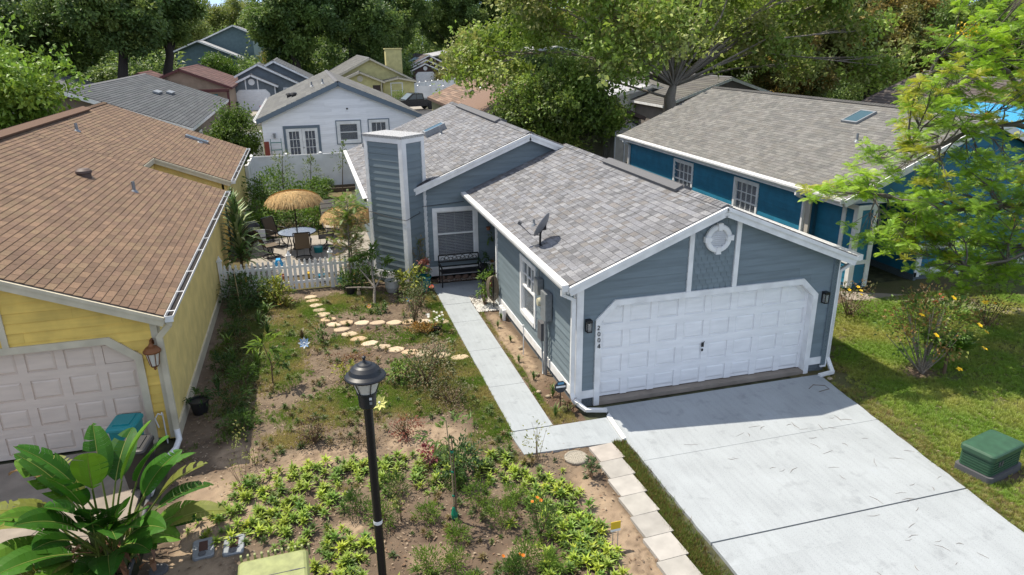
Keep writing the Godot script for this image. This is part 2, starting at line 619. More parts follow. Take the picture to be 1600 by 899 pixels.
func make_sky() -> void:
	var cam := Camera3D.new()
	cam.name = "camera"
	cam.fov = 44.19
	cam.near = 0.05
	cam.far = 2500.0
	add_child(cam)
	var yw := deg_to_rad(15.686)
	var pt := deg_to_rad(19.222)
	var f := Vector3(sin(yw) * cos(pt), -sin(pt), -cos(yw) * cos(pt))
	var r := Vector3(cos(yw), 0, sin(yw))
	var u := r.cross(f)
	var rl := deg_to_rad(-0.596)
	var r2 := r * cos(rl) + u * sin(rl)
	var u2 := u * cos(rl) - r * sin(rl)
	cam.transform = Transform3D(Basis(r2, u2, -f), EYE)
	cam.current = true
	var w := WorldEnvironment.new()
	w.name = "environment"
	var e := Environment.new()
	e.background_mode = Environment.BG_SKY
	var sk := Sky.new()
	var ps := ProceduralSkyMaterial.new()
	ps.sky_top_color = Color(.31, .42, .58)
	ps.sky_horizon_color = Color(.56, .73, .93)
	ps.sky_curve = 0.19
	ps.ground_bottom_color = Color(.32, .33, .28)
	ps.ground_horizon_color = Color(.45, .5, .5)
	ps.sky_energy_multiplier = 1.0
	ps.sun_angle_max = 12.0
	# fair-weather cloud cover over the whole dome
	var n := FastNoiseLite.new()
	n.noise_type = FastNoiseLite.TYPE_SIMPLEX_SMOOTH; n.frequency = 0.010; n.fractal_octaves = 5; n.seed = 11
	var ct := NoiseTexture2D.new()
	ct.width = 1024; ct.height = 512; ct.seamless = true; ct.noise = n
	var g := Gradient.new()
	g.offsets = PackedFloat32Array([0.15, 0.42, 0.62, 1.0])
	g.colors = PackedColorArray([Color(1, .97, .92, 0), Color(1, .97, .92, .22), Color(1, .97, .92, .68), Color(1, .97, .92, .9)])
	ct.color_ramp = g
	ps.sky_cover = ct
	ps.sky_cover_modulate = Color(1, 1, 1, .8)
	sk.sky_material = ps
	e.sky = sk
	e.tonemap_mode = Environment.TONE_MAPPER_LINEAR
	e.tonemap_exposure = 1.46
	e.sdfgi_enabled = true; e.ssao_enabled = true; e.ssil_enabled = true
	w.environment = e
	add_child(w)
	var sun := DirectionalLight3D.new()
	sun.name = "sun"
	sun.light_energy = 1.45
	sun.light_color = Color(1.0, .965, .90)
	sun.light_angular_distance = 0.55
	sun.shadow_enabled = true
	sun.look_at_from_position(Vector3.ZERO, Vector3(.39, -1.0, .378))
	add_child(sun)

# a four-row sectional garage door: slab > raised panels. o: lower left of the opening, door face set back by b
func garage_door(par: Node3D, o: Vector3, poly: PackedVector2Array, w: float, h: float, cols: int, m: Material, set_back := 0.11, rows := 4) -> MeshInstance3D:
	var s := Shape.new()
	s.prism(poly, o, X, Y, Z, -set_back - .06, -set_back - .022)
	var cw := w / cols
	var rh := h / rows
	for r in rows:
		for y in [[r * rh, r * rh + rh * .17], [(r + 1) * rh - rh * .14, (r + 1) * rh - .004]]:
			for q in Geometry2D.intersect_polygons(rect2(-1, y[0], w + 1, y[1]), poly): s.prism(q, o, X, Y, Z, -set_back - .022, -set_back)
		for k in cols + 1:
			var bar := rect2(k * cw - cw * .12, r * rh + rh * .17, k * cw + cw * .12, (r + 1) * rh - rh * .14)
			for q in Geometry2D.intersect_polygons(bar, poly): s.prism(q, o, X, Y, Z, -set_back - .022, -set_back)
	var d := part(par, "garage_door", s, m)
	for r in rows:
		for k in cols:
			var x0 := k * cw + cw * .12 + .008
			var x1 := (k + 1) * cw - cw * .12 - .008
			var y0 := r * rh + rh * .17 + .008
			var y1 := (r + 1) * rh - rh * .14 - .008
			var p := rect2(x0, y0, x1, y1)
			for q in Geometry2D.intersect_polygons(p, Geometry2D.offset_polygon(poly, -.06)[0]):
				var k2 := Shape.new()
				var fo := o - Z * (set_back + .022)
				# a raised field whose sides slope down into the groove
				var inner := Geometry2D.offset_polygon(q, -.04)
				if inner.is_empty() or inner[0].size() != q.size():
					k2.prism(q, fo, X, Y, Z, 0.0, .012)
				else:
					k2.prism(inner[0], fo, X, Y, Z, 0.0, .020)
					for i in q.size():
						var best := 0
						for j in q.size():
							if inner[0][j].distance_to(q[i]) < inner[0][best].distance_to(q[i]): best = j
						var i2: int = (i + 1) % q.size()
						var best2 := 0
						for j in q.size():
							if inner[0][j].distance_to(q[i2]) < inner[0][best2].distance_to(q[i2]): best2 = j
						var A := inner[0][best]
						var B := inner[0][best2]
						k2.quad(fo + X * q[i].x + Y * q[i].y + Z * .001, fo + X * q[i2].x + Y * q[i2].y + Z * .001, fo + X * B.x + Y * B.y + Z * .020, fo + X * A.x + Y * A.y + Z * .020, Z)
				part(d, "panel", k2, m)
		if r > 0:
			var sm := Shape.new()
			board(sm, o - Z * set_back, X, Y, Z, .01, r * rh - .006, w - .01, r * rh + .006, -.004, .0025)
			part(d, "section_joint", sm, m)
	return d

func gutter(s: Shape, a: Vector3, b: Vector3, out: Vector3, w := .12, h := .12) -> void:
	# an open trough along a-b, hanging outwards
	var pr := PackedVector2Array([Vector2(0, 0), Vector2(0, -h), Vector2(w * .7, -h), Vector2(w, -h * .45), Vector2(w, 0), Vector2(w - .012, 0), Vector2(w - .012, -h * .42), Vector2(w * .66, -h + .012), Vector2(.012, -h + .012), Vector2(.012, 0)])
	var d := b - a
	s.prism(pr, a, out, Y, d.normalized(), 0.0, d.length())

func downspout(par: Node3D, nm: String, pts: Array, m: Material, w := .085, dp := .06) -> void:
	var s := Shape.new()
	for i in pts.size() - 1:
		var a: Vector3 = pts[i]
		var b: Vector3 = pts[i + 1]
		var d := (b - a).normalized()
		var up := Z if absf(d.y) > .6 else Y
		s.beam(a - d * .012, b + d * .012, w, dp, up)
	part(par, nm, s, m)

func skylight(par: Node3D, c: Vector3, E: Vector3, S: Vector3, w: float, l: float, h := .1) -> void:
	var N := E.cross(S).normalized()
	if N.y < 0: N = -N
	var b := Basis(E, N, S)
	var s := Shape.new()
	for k in [-1, 1]:
		s.box(c + E * k * (w / 2 - .03) + N * h / 2, Vector3(.06, h, l), b)
		s.box(c + S * k * (l / 2 - .03) + N * h / 2, Vector3(w - .12, h - .003, .06), b)
	var f := part(par, "skylight", s, mats.grey_metal)
	var p := Shape.new()
	p.box(c + N * (h - .02), Vector3(w - .1, .02, l - .1), b)
	part(f, "pane", p, mat("skylight_pane", lin(.04, .09, .11), .15, {spec = .45}))

func vent_pipe(par: Node3D, c: Vector3, h := .25, r := .035) -> void:
	var s := Shape.new()
	s.lathe([Vector2(r * 2.4, -.02), Vector2(r * 1.3, .05), Vector2(r, .06), Vector2(r, h), Vector2(r * .75, h), Vector2(r * .75, h - .05), Vector2(0, h - .05)], 10, c)
	part(par, "vent_pipe", s, mats.grey_metal)

func ridge_vent(par: Node3D, a: Vector3, b: Vector3, S1: Vector3, S2: Vector3, m: Material, w := .16, h := .05) -> void:
	var s := Shape.new()
	for S in [S1, S2]:
		var N: Vector3 = (b - a).normalized().cross(S).normalized()
		if N.y < 0: N = -N
		s.hexa([a, b, b + S * w, a + S * w, a + N * h + Y * .01, b + N * h + Y * .01, b + S * w + N * h, a + S * w + N * h])
	part(par, "ridge_vent", s, m)

# ridge or rake cap shingles laid one by one
func caps(par: Node3D, a: Vector3, b: Vector3, S1: Vector3, S2: Vector3, cols: Array, w := .15) -> void:
	var d := (b - a).normalized()
	var l := (b - a).length()
	var y := 0.0
	while y < l:
		var s := Shape.new()
		s.col = vary(cols[rng.randi() % cols.size()], .06)
		var p := a + d * y
		var q := a + d * minf(y + .16, l)
		for S in [S1, S2]:
			var N: Vector3 = d.cross(S).normalized()
			if N.y < 0: N = -N
			s.hexa([p + N * .012, q + N * .012, q + S * w + N * .012, p + S * w + N * .012, p + N * .03 + Y * .004, q + N * .022 + Y * .002, q + S * w + N * .022, p + S * w + N * .03])
		part(par, "ridge_shingle", s, mats.shingle)
		y += .14

func blue_grey_house() -> Node3D:
	var h := thing("blue_grey_house", "blue-grey lap-sided house with white double garage door numbered 2004", "house", Vector3(3, 0, -3))
	var wm: Material = mats.blue_grey_wall
	var pm := [mats.blue_grey_plank0, mats.blue_grey_plank1, mats.blue_grey_plank2]
	var tr: Material = mats.white_trim
	var tabs := [lin(.29, .29, .305), lin(.33, .33, .35), lin(.245, .245, .26), lin(.205, .205, .215), lin(.385, .385, .40), lin(.275, .258, .25), lin(.31, .315, .34)]
	# --- garage front
	var a := .376
	var b := 5.496
	var ht := 2.261
	var t := .115
	var opening := PackedVector2Array([Vector2(a + t, -1), Vector2(b - t, -1), Vector2(b - t, ht - .42), Vector2(b - .44, ht - t), Vector2(a + .44, ht - t), Vector2(a + t, ht - .42)])
	var face := PackedVector2Array([Vector2(0, .22), Vector2(5.93, .22), Vector2(5.93, 2.68), Vector2(2.963, 3.88), Vector2(0, 2.68)])
	var fw := lap_wall(h, Vector3.ZERO, X, Y, Z, face, [opening, rect2(2.42, ht, 3.36, 4.2)], .165, wm, pm, {from = .36})
	var s := Shape.new()
	s.prism(rect2(2.42, ht, 3.36, 3.72), Vector3.ZERO, X, Y, Z, -.12, 0)
	var gp := part(h, "gable_panel", s, wm)
	var row := 0
	var yy := ht - .02
	while yy < 3.62:
		for k in 8:
			var x := 2.42 + (k - (.5 if row % 2 else 0.0)) * .134
			var pl := PackedVector2Array()
			for i in 9:
				var an := PI + PI * i / 8.0
				pl.append(Vector2(x + .067 + cos(an) * .064, yy + .07 + sin(an) * .07))
			pl.append(Vector2(x + .131, yy + .19)); pl.append(Vector2(x + .003, yy + .19))
			var lim := PackedVector2Array([Vector2(2.425, ht), Vector2(3.355, ht), Vector2(3.355, 3.70), Vector2(2.963, 3.86), Vector2(2.425, 3.66)])
			for q in Geometry2D.intersect_polygons(pl, lim):
				s = Shape.new()
				s.prism(q, Vector3.ZERO, X, Y, Z, 0.0, .013, yy, yy + .19, .003)
				part(gp, "shingle", s, pm[rng.randi() % 3])
		yy += .12
		row += 1
	# white boards of the front
	for x in [2.32, 3.36]:
		var x1: float = x + .1
		s = Shape.new()
		s.prism(PackedVector2Array([Vector2(x, ht), Vector2(x1, ht), Vector2(x1, 3.88 - absf(x1 - 2.963) * .405), Vector2(x, 3.88 - absf(x - 2.963) * .405)]), Vector3.ZERO, X, Y, Z, 0, .045)
		part(h, "gable_trim", s, tr)
	s = Shape.new()
	board(s, Vector3.ZERO, X, Y, Z, -.03, .1, .11, 2.64, 0, .05)
	s.box(Vector3(-.02, 1.37, -.05), Vector3(.05, 2.54, .1))
	part(h, "corner_board", s, tr)
	s = Shape.new()
	board(s, Vector3.ZERO, X, Y, Z, 5.82, .1, 5.96, 2.64, 0, .05)
	s.box(Vector3(5.95, 1.37, -.05), Vector3(.05, 2.54, .1))
	part(h, "corner_board", s, tr)
	s = Shape.new()
	board(s, Vector3.ZERO, X, Y, Z, .11, .19, a, .36, 0, .04)
	part(h, "base_board", s, tr)
	s = Shape.new()
	board(s, Vector3.ZERO, X, Y, Z, b, .19, 5.82, .36, 0, .04)
	part(h, "base_board", s, tr)
	s = Shape.new()
	s.prism(PackedVector2Array([Vector2(0, -.2), Vector2(a + .02, -.2), Vector2(a + .02, .2), Vector2(0, .2)]), Vector3.ZERO, X, Y, Z, -.12, -.01)
	part(h, "foundation", s, mats.foundation)
	s = Shape.new()
	s.prism(rect2(b - .02, -.2, 5.93, .2), Vector3.ZERO, X, Y, Z, -.12, -.01)
	part(h, "foundation", s, mats.foundation)
	s = Shape.new()
	s.box(Vector3(.06, .0, -3.1), Vector3(.10, .42, 6.0))
	part(h, "foundation", s, mats.foundation)
	# door casing, cut to one chamfered frame
	var outer := PackedVector2Array([Vector2(a, 0.0), Vector2(b, 0.0), Vector2(b, ht - .38), Vector2(b - .396, ht), Vector2(a + .396, ht), Vector2(a, ht - .38)])
	s = Shape.new()
	for q in Geometry2D.clip_polygons(outer, Geometry2D.offset_polygon(opening, -.004)[0]): s.prism(q, Vector3.ZERO, X, Y, Z, -.17, .055)
	part(h, "door_casing", s, tr)
	var dp := PackedVector2Array()
	for q in opening: dp.append(Vector2(q.x - a - t, maxf(q.y, .1)))
	var gd := garage_door(h, Vector3(a + t, 0, 0), dp, b - a - 2 * t, ht - t, 8, mats.garage_white)
	s = Shape.new()
	s.box(Vector3(2.87, .98, -.085), Vector3(.05, .09, .025)); s.box(Vector3(2.87, .86, -.085), Vector3(.035, .05, .02)); s.beam(Vector3(2.86, 1.0, -.07), Vector3(2.90, 1.06, -.07), .012, .012)
	part(gd, "handle", s, mats.black_metal)
	s = Shape.new()
	s.box(Vector3((a + b) / 2, .035, -.05), Vector3(b - a - .06, .09, .2))
	part(h, "threshold", s, mats.concrete_tan)
	# house number on the left casing
	var y := 1.735
	for ch in ["2", "0", "0", "4"]:
		var tm := TextMesh.new()
		tm.text = ch
		var sf := SystemFont.new()
		sf.font_names = PackedStringArray(["Droid Sans"])
		tm.font = sf
		tm.font_size = 32; tm.pixel_size = .0038; tm.depth = .012
		var dg := part(h, "house_number", tm, mats.black_metal)
		dg.position += Vector3(a + .06 + (1.735 - y) * .03, y - .02, .063)
		y -= .132
	# round louvred vent with four keystones
	var vc := Vector3(2.935, 3.33, .03)
	s = Shape.new()
	s.lathe([Vector2(.185, 0), Vector2(.185, .05), Vector2(.20, .065), Vector2(.27, .065), Vector2(.29, .045), Vector2(.29, 0)], 32, vc, Basis(X, Z, -Y))
	var rv := part(h, "round_vent", s, tr)
	for i in 4:
		s = Shape.new()
		var d := Vector3(cos(PI / 2 * i), sin(PI / 2 * i), 0)
		var p := Vector3(-d.y, d.x, 0)
		var q := vc + Z * .0
		s.hexa([q + d * .17 - p * .035, q + d * .17 + p * .035, q + d * .315 + p * .055, q + d * .315 - p * .055, q + d * .17 - p * .035 + Z * .085, q + d * .17 + p * .035 + Z * .085, q + d * .315 + p * .055 + Z * .085, q + d * .315 - p * .055 + Z * .085])
		part(rv, "keystone", s, tr)
	for i in 9:
		var ly := -.16 + i * .04
		var hw := sqrt(maxf(.0, .183 * .183 - ly * ly))
		s = Shape.new()
		s.box(vc + Vector3(0, ly, .01), Vector3(hw * 2, .008, .05), Basis(X, .7))
		part(rv, "slat", s, tr)
	# --- garage left wall
	var U := Vector3(0, 0, -1)
	var side := PackedVector2Array([Vector2(0, .22), Vector2(6.1, .22), Vector2(6.1, 2.62), Vector2(0, 2.62)])
	lap_wall(h, Vector3.ZERO, U, Y, -X, side, [rect2(2.68, .78, 3.72, 2.12)], .165, wm, pm, {from = .36})
	window(h, Vector3(0, .70, -2.58), U, Y, -X, 1.24, 1.5, {nx = 3, ny = 2, both = false, room = mats.dark_room})
	s = Shape.new()
	board(s, Vector3.ZERO, U, Y, -X, .0, .17, 6.1, .37, 0, .04)
	part(h, "base_board", s, tr)
	s = Shape.new()
	s.box(Vector3(-.005, 1.42, -6.1), Vector3(.1, 2.4, .1))
	part(h, "porch_post", s, tr)
	# walls round the porch and the hidden sides
	s = Shape.new()
	s.box(Vector3(.75, 1.4, -6.06), Vector3(1.5, 2.4, .12)); s.box(Vector3(1.56, 1.4, -7.6), Vector3(.12, 2.6, 3.2))
	s.box(Vector3(5.87, 1.4, -4.5), Vector3(.12, 2.5, 9.1))
	part(h, "wall", s, wm)
	# --- main part, gable to the front at z = -9
	var zf := -9.0
	var gable := PackedVector2Array([Vector2(-2.2, .1), Vector2(6.4, .1), Vector2(6.4, 2.42), Vector2(1.77, 4.30), Vector2(-2.2, 2.69)])
	lap_wall(h, Vector3(0, 0, zf), X, Y, Z, gable, [rect2(-1.2, .72, .02, 2.18)], .165, wm, pm, {from = .4})
	window(h, Vector3(-1.3, .62, zf), X, Y, Z, 1.42, 1.66, {blind = true, tw = .11, room = mats.room_dim})
	s = Shape.new()
	board(s, Vector3(0, 0, zf), X, Y, Z, -1.92, .15, -1.70, 2.80, 0, .05)
	part(h, "corner_board", s, tr)
	s = Shape.new()
	board(s, Vector3(0, 0, zf), X, Y, Z, -1.70, .12, 1.5, .42, 0, .04)
	part(h, "base_board", s, tr)
	lap_wall(h, Vector3(-2.85, 0, -10.2), U, Y, -X, rect2(0, .1, 10.4, 2.5), [rect2(.9, .9, 1.9, 2.2)], .165, wm, pm, {joined = true})
	window(h, Vector3(-2.85, .8, -11.0), U, Y, -X, 1.2, 1.5, {})
	s = Shape.new()
	s.box(Vector3(6.35, 1.3, -14.8), Vector3(.12, 2.5, 11.6))
	s.prism(gable, Vector3(0, 0, -20.6), X, Y, Z, -.12, 0)
	part(h, "wall", s, wm)
	# --- roofs
	var m := .405
	var gL := Vector3(3.226, 3.226 * m, 0)
	var gR := Vector3(-3.226, 3.226 * m, 0)
	roof_slope(h, Vector3(-.263, 2.714, .22), Vector3(-.263, 2.714, -8.99), gL, "tabs", tabs, {widths = [.10, .13, .17, .21]})
	roof_slope(h, Vector3(6.189, 2.714, .22), Vector3(6.189, 2.714, -8.99), gR, "courses", tabs)
	var mL := Vector3(4.88, 4.88 * m, 0)
	var mR := Vector3(-4.88, 4.88 * m, 0)
	roof_slope(h, Vector3(-3.11, 2.464, -10.12), Vector3(-3.11, 2.464, -20.9), mL, "tabs", tabs, {widths = [.10, .13, .17, .21]})
	roof_slope(h, Vector3(-1.86, 2.464 + 1.25 * m, -8.77), Vector3(-1.86, 2.464 + 1.25 * m, -9.6), mL * (3.63 / 4.88), "tabs", tabs, {pieces = 120})
	roof_slope(h, Vector3(-2.3, 2.464 + .81 * m, -9.6), Vector3(-2.3, 2.464 + .81 * m, -10.12), mL * (4.07 / 4.88), "tabs", tabs, {pieces = 90})
	roof_slope(h, Vector3(6.65, 2.464, -8.77), Vector3(6.65, 2.464, -20.9), mR, "courses", tabs)
	var gl := gL.normalized()
	var gr := gR.normalized()
	var gN := Vector3(-m, 1, 0).normalized()
	caps(h, Vector3(2.963, 4.022, .22), Vector3(2.963, 4.022, -8.9), -gl, -gr, tabs, .13)
	caps(h, Vector3(1.77, 4.442, -8.77), Vector3(1.77, 4.442, -20.9), -gl, -gr, tabs, .13)
	ridge_vent(h, Vector3(2.963, 4.05, -1.5), Vector3(2.963, 4.05, -5.5), -gl, -gr, mats.ridge_grey, .2, .06)
	ridge_vent(h, Vector3(1.77, 4.47, -12.2), Vector3(1.77, 4.47, -18.9), -gl, -gr, mats.ridge_grey, .22, .07)
	# rake boards: a deep board with a narrow upper moulding
	var eL := Vector3(-.263, 2.714, .22)
	var eR := Vector3(6.189, 2.714, .22)
	var ap := Vector3(2.963, 4.022, .22)
	for e in [eL, eR]:
		var dn := -Y * .115
		s = Shape.new()
		s.beam(e + dn + Z * -.005, ap + dn + Z * -.005 + (ap - e).normalized() * .03, .05, .19, Y)
		s.beam(e - Y * .055 + Z * .035, ap - Y * .055 + Z * .035 + (ap - e).normalized() * .01, .035, .07, Y)
		part(h, "rake_board", s, tr)
	eL = Vector3(-1.86, 2.972, -8.77)
	ap = Vector3(1.77, 4.442, -8.77)
	for e in [eL, Vector3(6.65, 2.464, -8.77)]:
		s = Shape.new()
		s.beam(e - Y * .125, ap - Y * .125, .05, .2, Y)
		s.beam(e - Y * .06 + Z * .04, ap - Y * .06 + Z * .04, .035, .08, Y)
		part(h, "rake_board", s, tr)
	# soffits
	s = Shape.new()
	s.hexa([Vector3(-.26, 2.585, .2), Vector3(.0, 2.60, .2), Vector3(.0, 2.60, -9), Vector3(-.26, 2.585, -9), Vector3(-.26, 2.6, .2), Vector3(.0, 2.62, .2), Vector3(.0, 2.62, -9), Vector3(-.26, 2.6, -9)])
	for e in [[Vector3(0, 2.66, 0), Vector3(2.963, 3.86, 0)], [Vector3(5.93, 2.66, 0), Vector3(2.963, 3.86, 0)]]:
		s.hexa([e[0], e[1], e[1] + Z * .2, e[0] + Z * .2, e[0] + Y * .02, e[1] + Y * .02, e[1] + Z * .2 + Y * .02, e[0] + Z * .2 + Y * .02])
	part(h, "soffit", s, tr)
	s = Shape.new()
	s.box(Vector3(-.27, 2.63, -4.4), Vector3(.03, .17, 9.2)); s.box(Vector3(6.2, 2.63, -4.4), Vector3(.03, .17, 9.2))
	s.box(Vector3(-3.12, 2.38, -15.4), Vector3(.03, .17, 11))
	part(h, "fascia", s, tr)
	s = Shape.new()
	gutter(s, Vector3(-.285, 2.735, .23), Vector3(-.285, 2.735, -8.9), -X, .125, .13)
	s.hexa([Vector3(-.40, 2.735, .23), Vector3(-.27, 2.745, .23), Vector3(-.27, 2.745, -8.9), Vector3(-.40, 2.735, -8.9), Vector3(-.40, 2.739, .23), Vector3(-.27, 2.75, .23), Vector3(-.27, 2.75, -8.9), Vector3(-.40, 2.739, -8.9)])
	s.box(Vector3(-.345, 2.675, .235), Vector3(.12, .125, .01))
	part(h, "gutter", s, mats.gutter_white)
	s = Shape.new()
	gutter(s, Vector3(6.215, 2.735, .23), Vector3(6.215, 2.735, -8.9), X, .12, .13)
	s.box(Vector3(6.275, 2.675, .235), Vector3(.12, .125, .01))
	part(h, "gutter", s, mats.gutter_white)
	s = Shape.new()
	gutter(s, Vector3(-3.135, 2.485, -10.1), Vector3(-3.135, 2.485, -20.95), -X, .12, .12)
	s.hexa([Vector3(-3.25, 2.485, -10.1), Vector3(-3.12, 2.495, -10.1), Vector3(-3.12, 2.495, -20.9), Vector3(-3.25, 2.485, -20.9), Vector3(-3.25, 2.489, -10.1), Vector3(-3.12, 2.5, -10.1), Vector3(-3.12, 2.5, -20.9), Vector3(-3.25, 2.489, -20.9)])
	part(h, "gutter", s, mats.gutter_white)
	downspout(h, "downspout", [Vector3(-.34, 2.6, .10), Vector3(-.34, 2.5, .10), Vector3(-.1, 2.36, .04), Vector3(-.1, .36, .04), Vector3(-.08, .22, .1), Vector3(.1, .1, .34), Vector3(.50, .075, .42)], mats.gutter_white)
	downspout(h, "downspout", [Vector3(6.28, 2.6, .02), Vector3(6.28, 2.5, .02), Vector3(6.02, 2.34, -.02), Vector3(6.02, .3, -.02), Vector3(6.05, .1, .1), Vector3(5.98, .06, .26), Vector3(5.62, .05, .30)], mats.gutter_white)
	# --- corner chimney, turned to the corner
	var an := .898
	var N0 := Vector3(-2.157, 0, -8.483)
	var F := Vector3(-cos(an), 0, -sin(an))
	var R := Vector3(sin(an), 0, -cos(an))
	var FN := -R
	var RN := -F
	s = Shape.new()
	s.hexa([N0, N0 + F * 1.5, N0 + F * 1.5 + R * .87, N0 + R * .87, N0 + Y * 4.45, N0 + F * 1.5 + Y * 4.45, N0 + F * 1.5 + R * .87 + Y * 4.45, N0 + R * .87 + Y * 4.45])
	var ch := part(h, "chimney", s, wm)
	var py := .38
	while py < 4.4:
		for q in [[N0, F, FN, 1.5], [N0, R, RN, .87]]:
			s = Shape.new()
			s.prism(rect2(.0, py, q[3], minf(py + .2, 4.42)), q[0], q[1], Y, q[2], 0.001, .024, py, py + .2, .004)
			part(ch, "plank", s, pm[rng.randi() % 3])
		py += .2
	s = Shape.new()
	for q in [[F, FN, 1.5], [R, RN, .87]]:
		for e in [[-.03, .12], [q[2] - .11, q[2] + .02]]:
			board(s, N0, q[0], Y, q[1], e[0], .15, e[1], 4.46, .0, .045)
		board(s, N0, q[0], Y, q[1], .12, .12, q[2] - .11, .36, .0, .042)
		board(s, N0, q[0], Y, q[1], .12, 4.32, q[2] - .11, 4.46, .0, .042)
	part(ch, "trim", s, tr)
	s = Shape.new()
	var c0 := N0 + (F * .75 + R * .435)
	var bb := Basis(F, Y, R)
	s.box(c0 + Y * 4.485, Vector3(1.60, .06, .98), bb)
	s.box(c0 + Y * 4.525, Vector3(1.63, .02, 1.01), bb)
	part(ch, "cap", s, mats.cap_metal)
	# cricket where the chimney passes the roof
	s = Shape.new()
	s.tri(Vector3(-1.9, 2.98, -8.75), Vector3(-1.42, 3.17, -9.05), Vector3(-1.2, 3.30, -8.78), Y)
	part(h, "flashing", s, mats.ridge_grey)
	# --- roof fittings
	var E := Vector3(0, 0, -1)
	skylight(h, Vector3(.06, 3.75, -15.6) + gN * .01, E, gl, .62, .85, .22)
	vent_pipe(h, Vector3(.12, 3.76, -14.75), .32, .05)
	vent_pipe(h, Vector3(-2.45, 2.72, -19.6), .2, .04)
	vent_pipe(h, Vector3(.25, 2.92, -3.6), .15, .03)
	# wall lanterns either side of the door
	for x in [.21, 5.66]:
		s = Shape.new()
		s.box(Vector3(x, 1.79, .03), Vector3(.10, .26, .02)); s.box(Vector3(x, 1.90, .09), Vector3(.11, .05, .13)); s.box(Vector3(x, 1.68, .09), Vector3(.10, .02, .11))
		for k in [Vector2(-.045, .045), Vector2(.045, .045), Vector2(-.045, .14), Vector2(.045, .14)]:
			s.box(Vector3(x + k.x, 1.78, k.y), Vector3(.012, .2, .012))
		var lt := part(h, "wall_lantern", s, mats.black_metal)
		s = Shape.new()
		s.box(Vector3(x, 1.78, .092), Vector3(.078, .18, .08))
		part(lt, "lantern_glass", s, mat("lantern_glass", lin(.45, .45, .43), .1, {alpha = .35}))
	# black cable strung along the chimney and wall
	s = Shape.new()
	var pts := [N0 + F * 1.52 + FN * .06 + Y * 2.20, N0 + F * .75 + FN * .06 + Y * 2.12, N0 + FN * .06 + RN * .06 + Y * 2.10, N0 + R * .55 + RN * .06 + Y * 2.22, Vector3(-1.8, 2.36, -8.93), Vector3(-1.3, 2.38, -8.93), Vector3(-.3, 2.44, -8.95)]
	var rr := []
	for q in pts: rr.append(.009)
	s.tube(pts, rr, 5)
	part(h, "cable", s, mats.black_plastic)
	return h

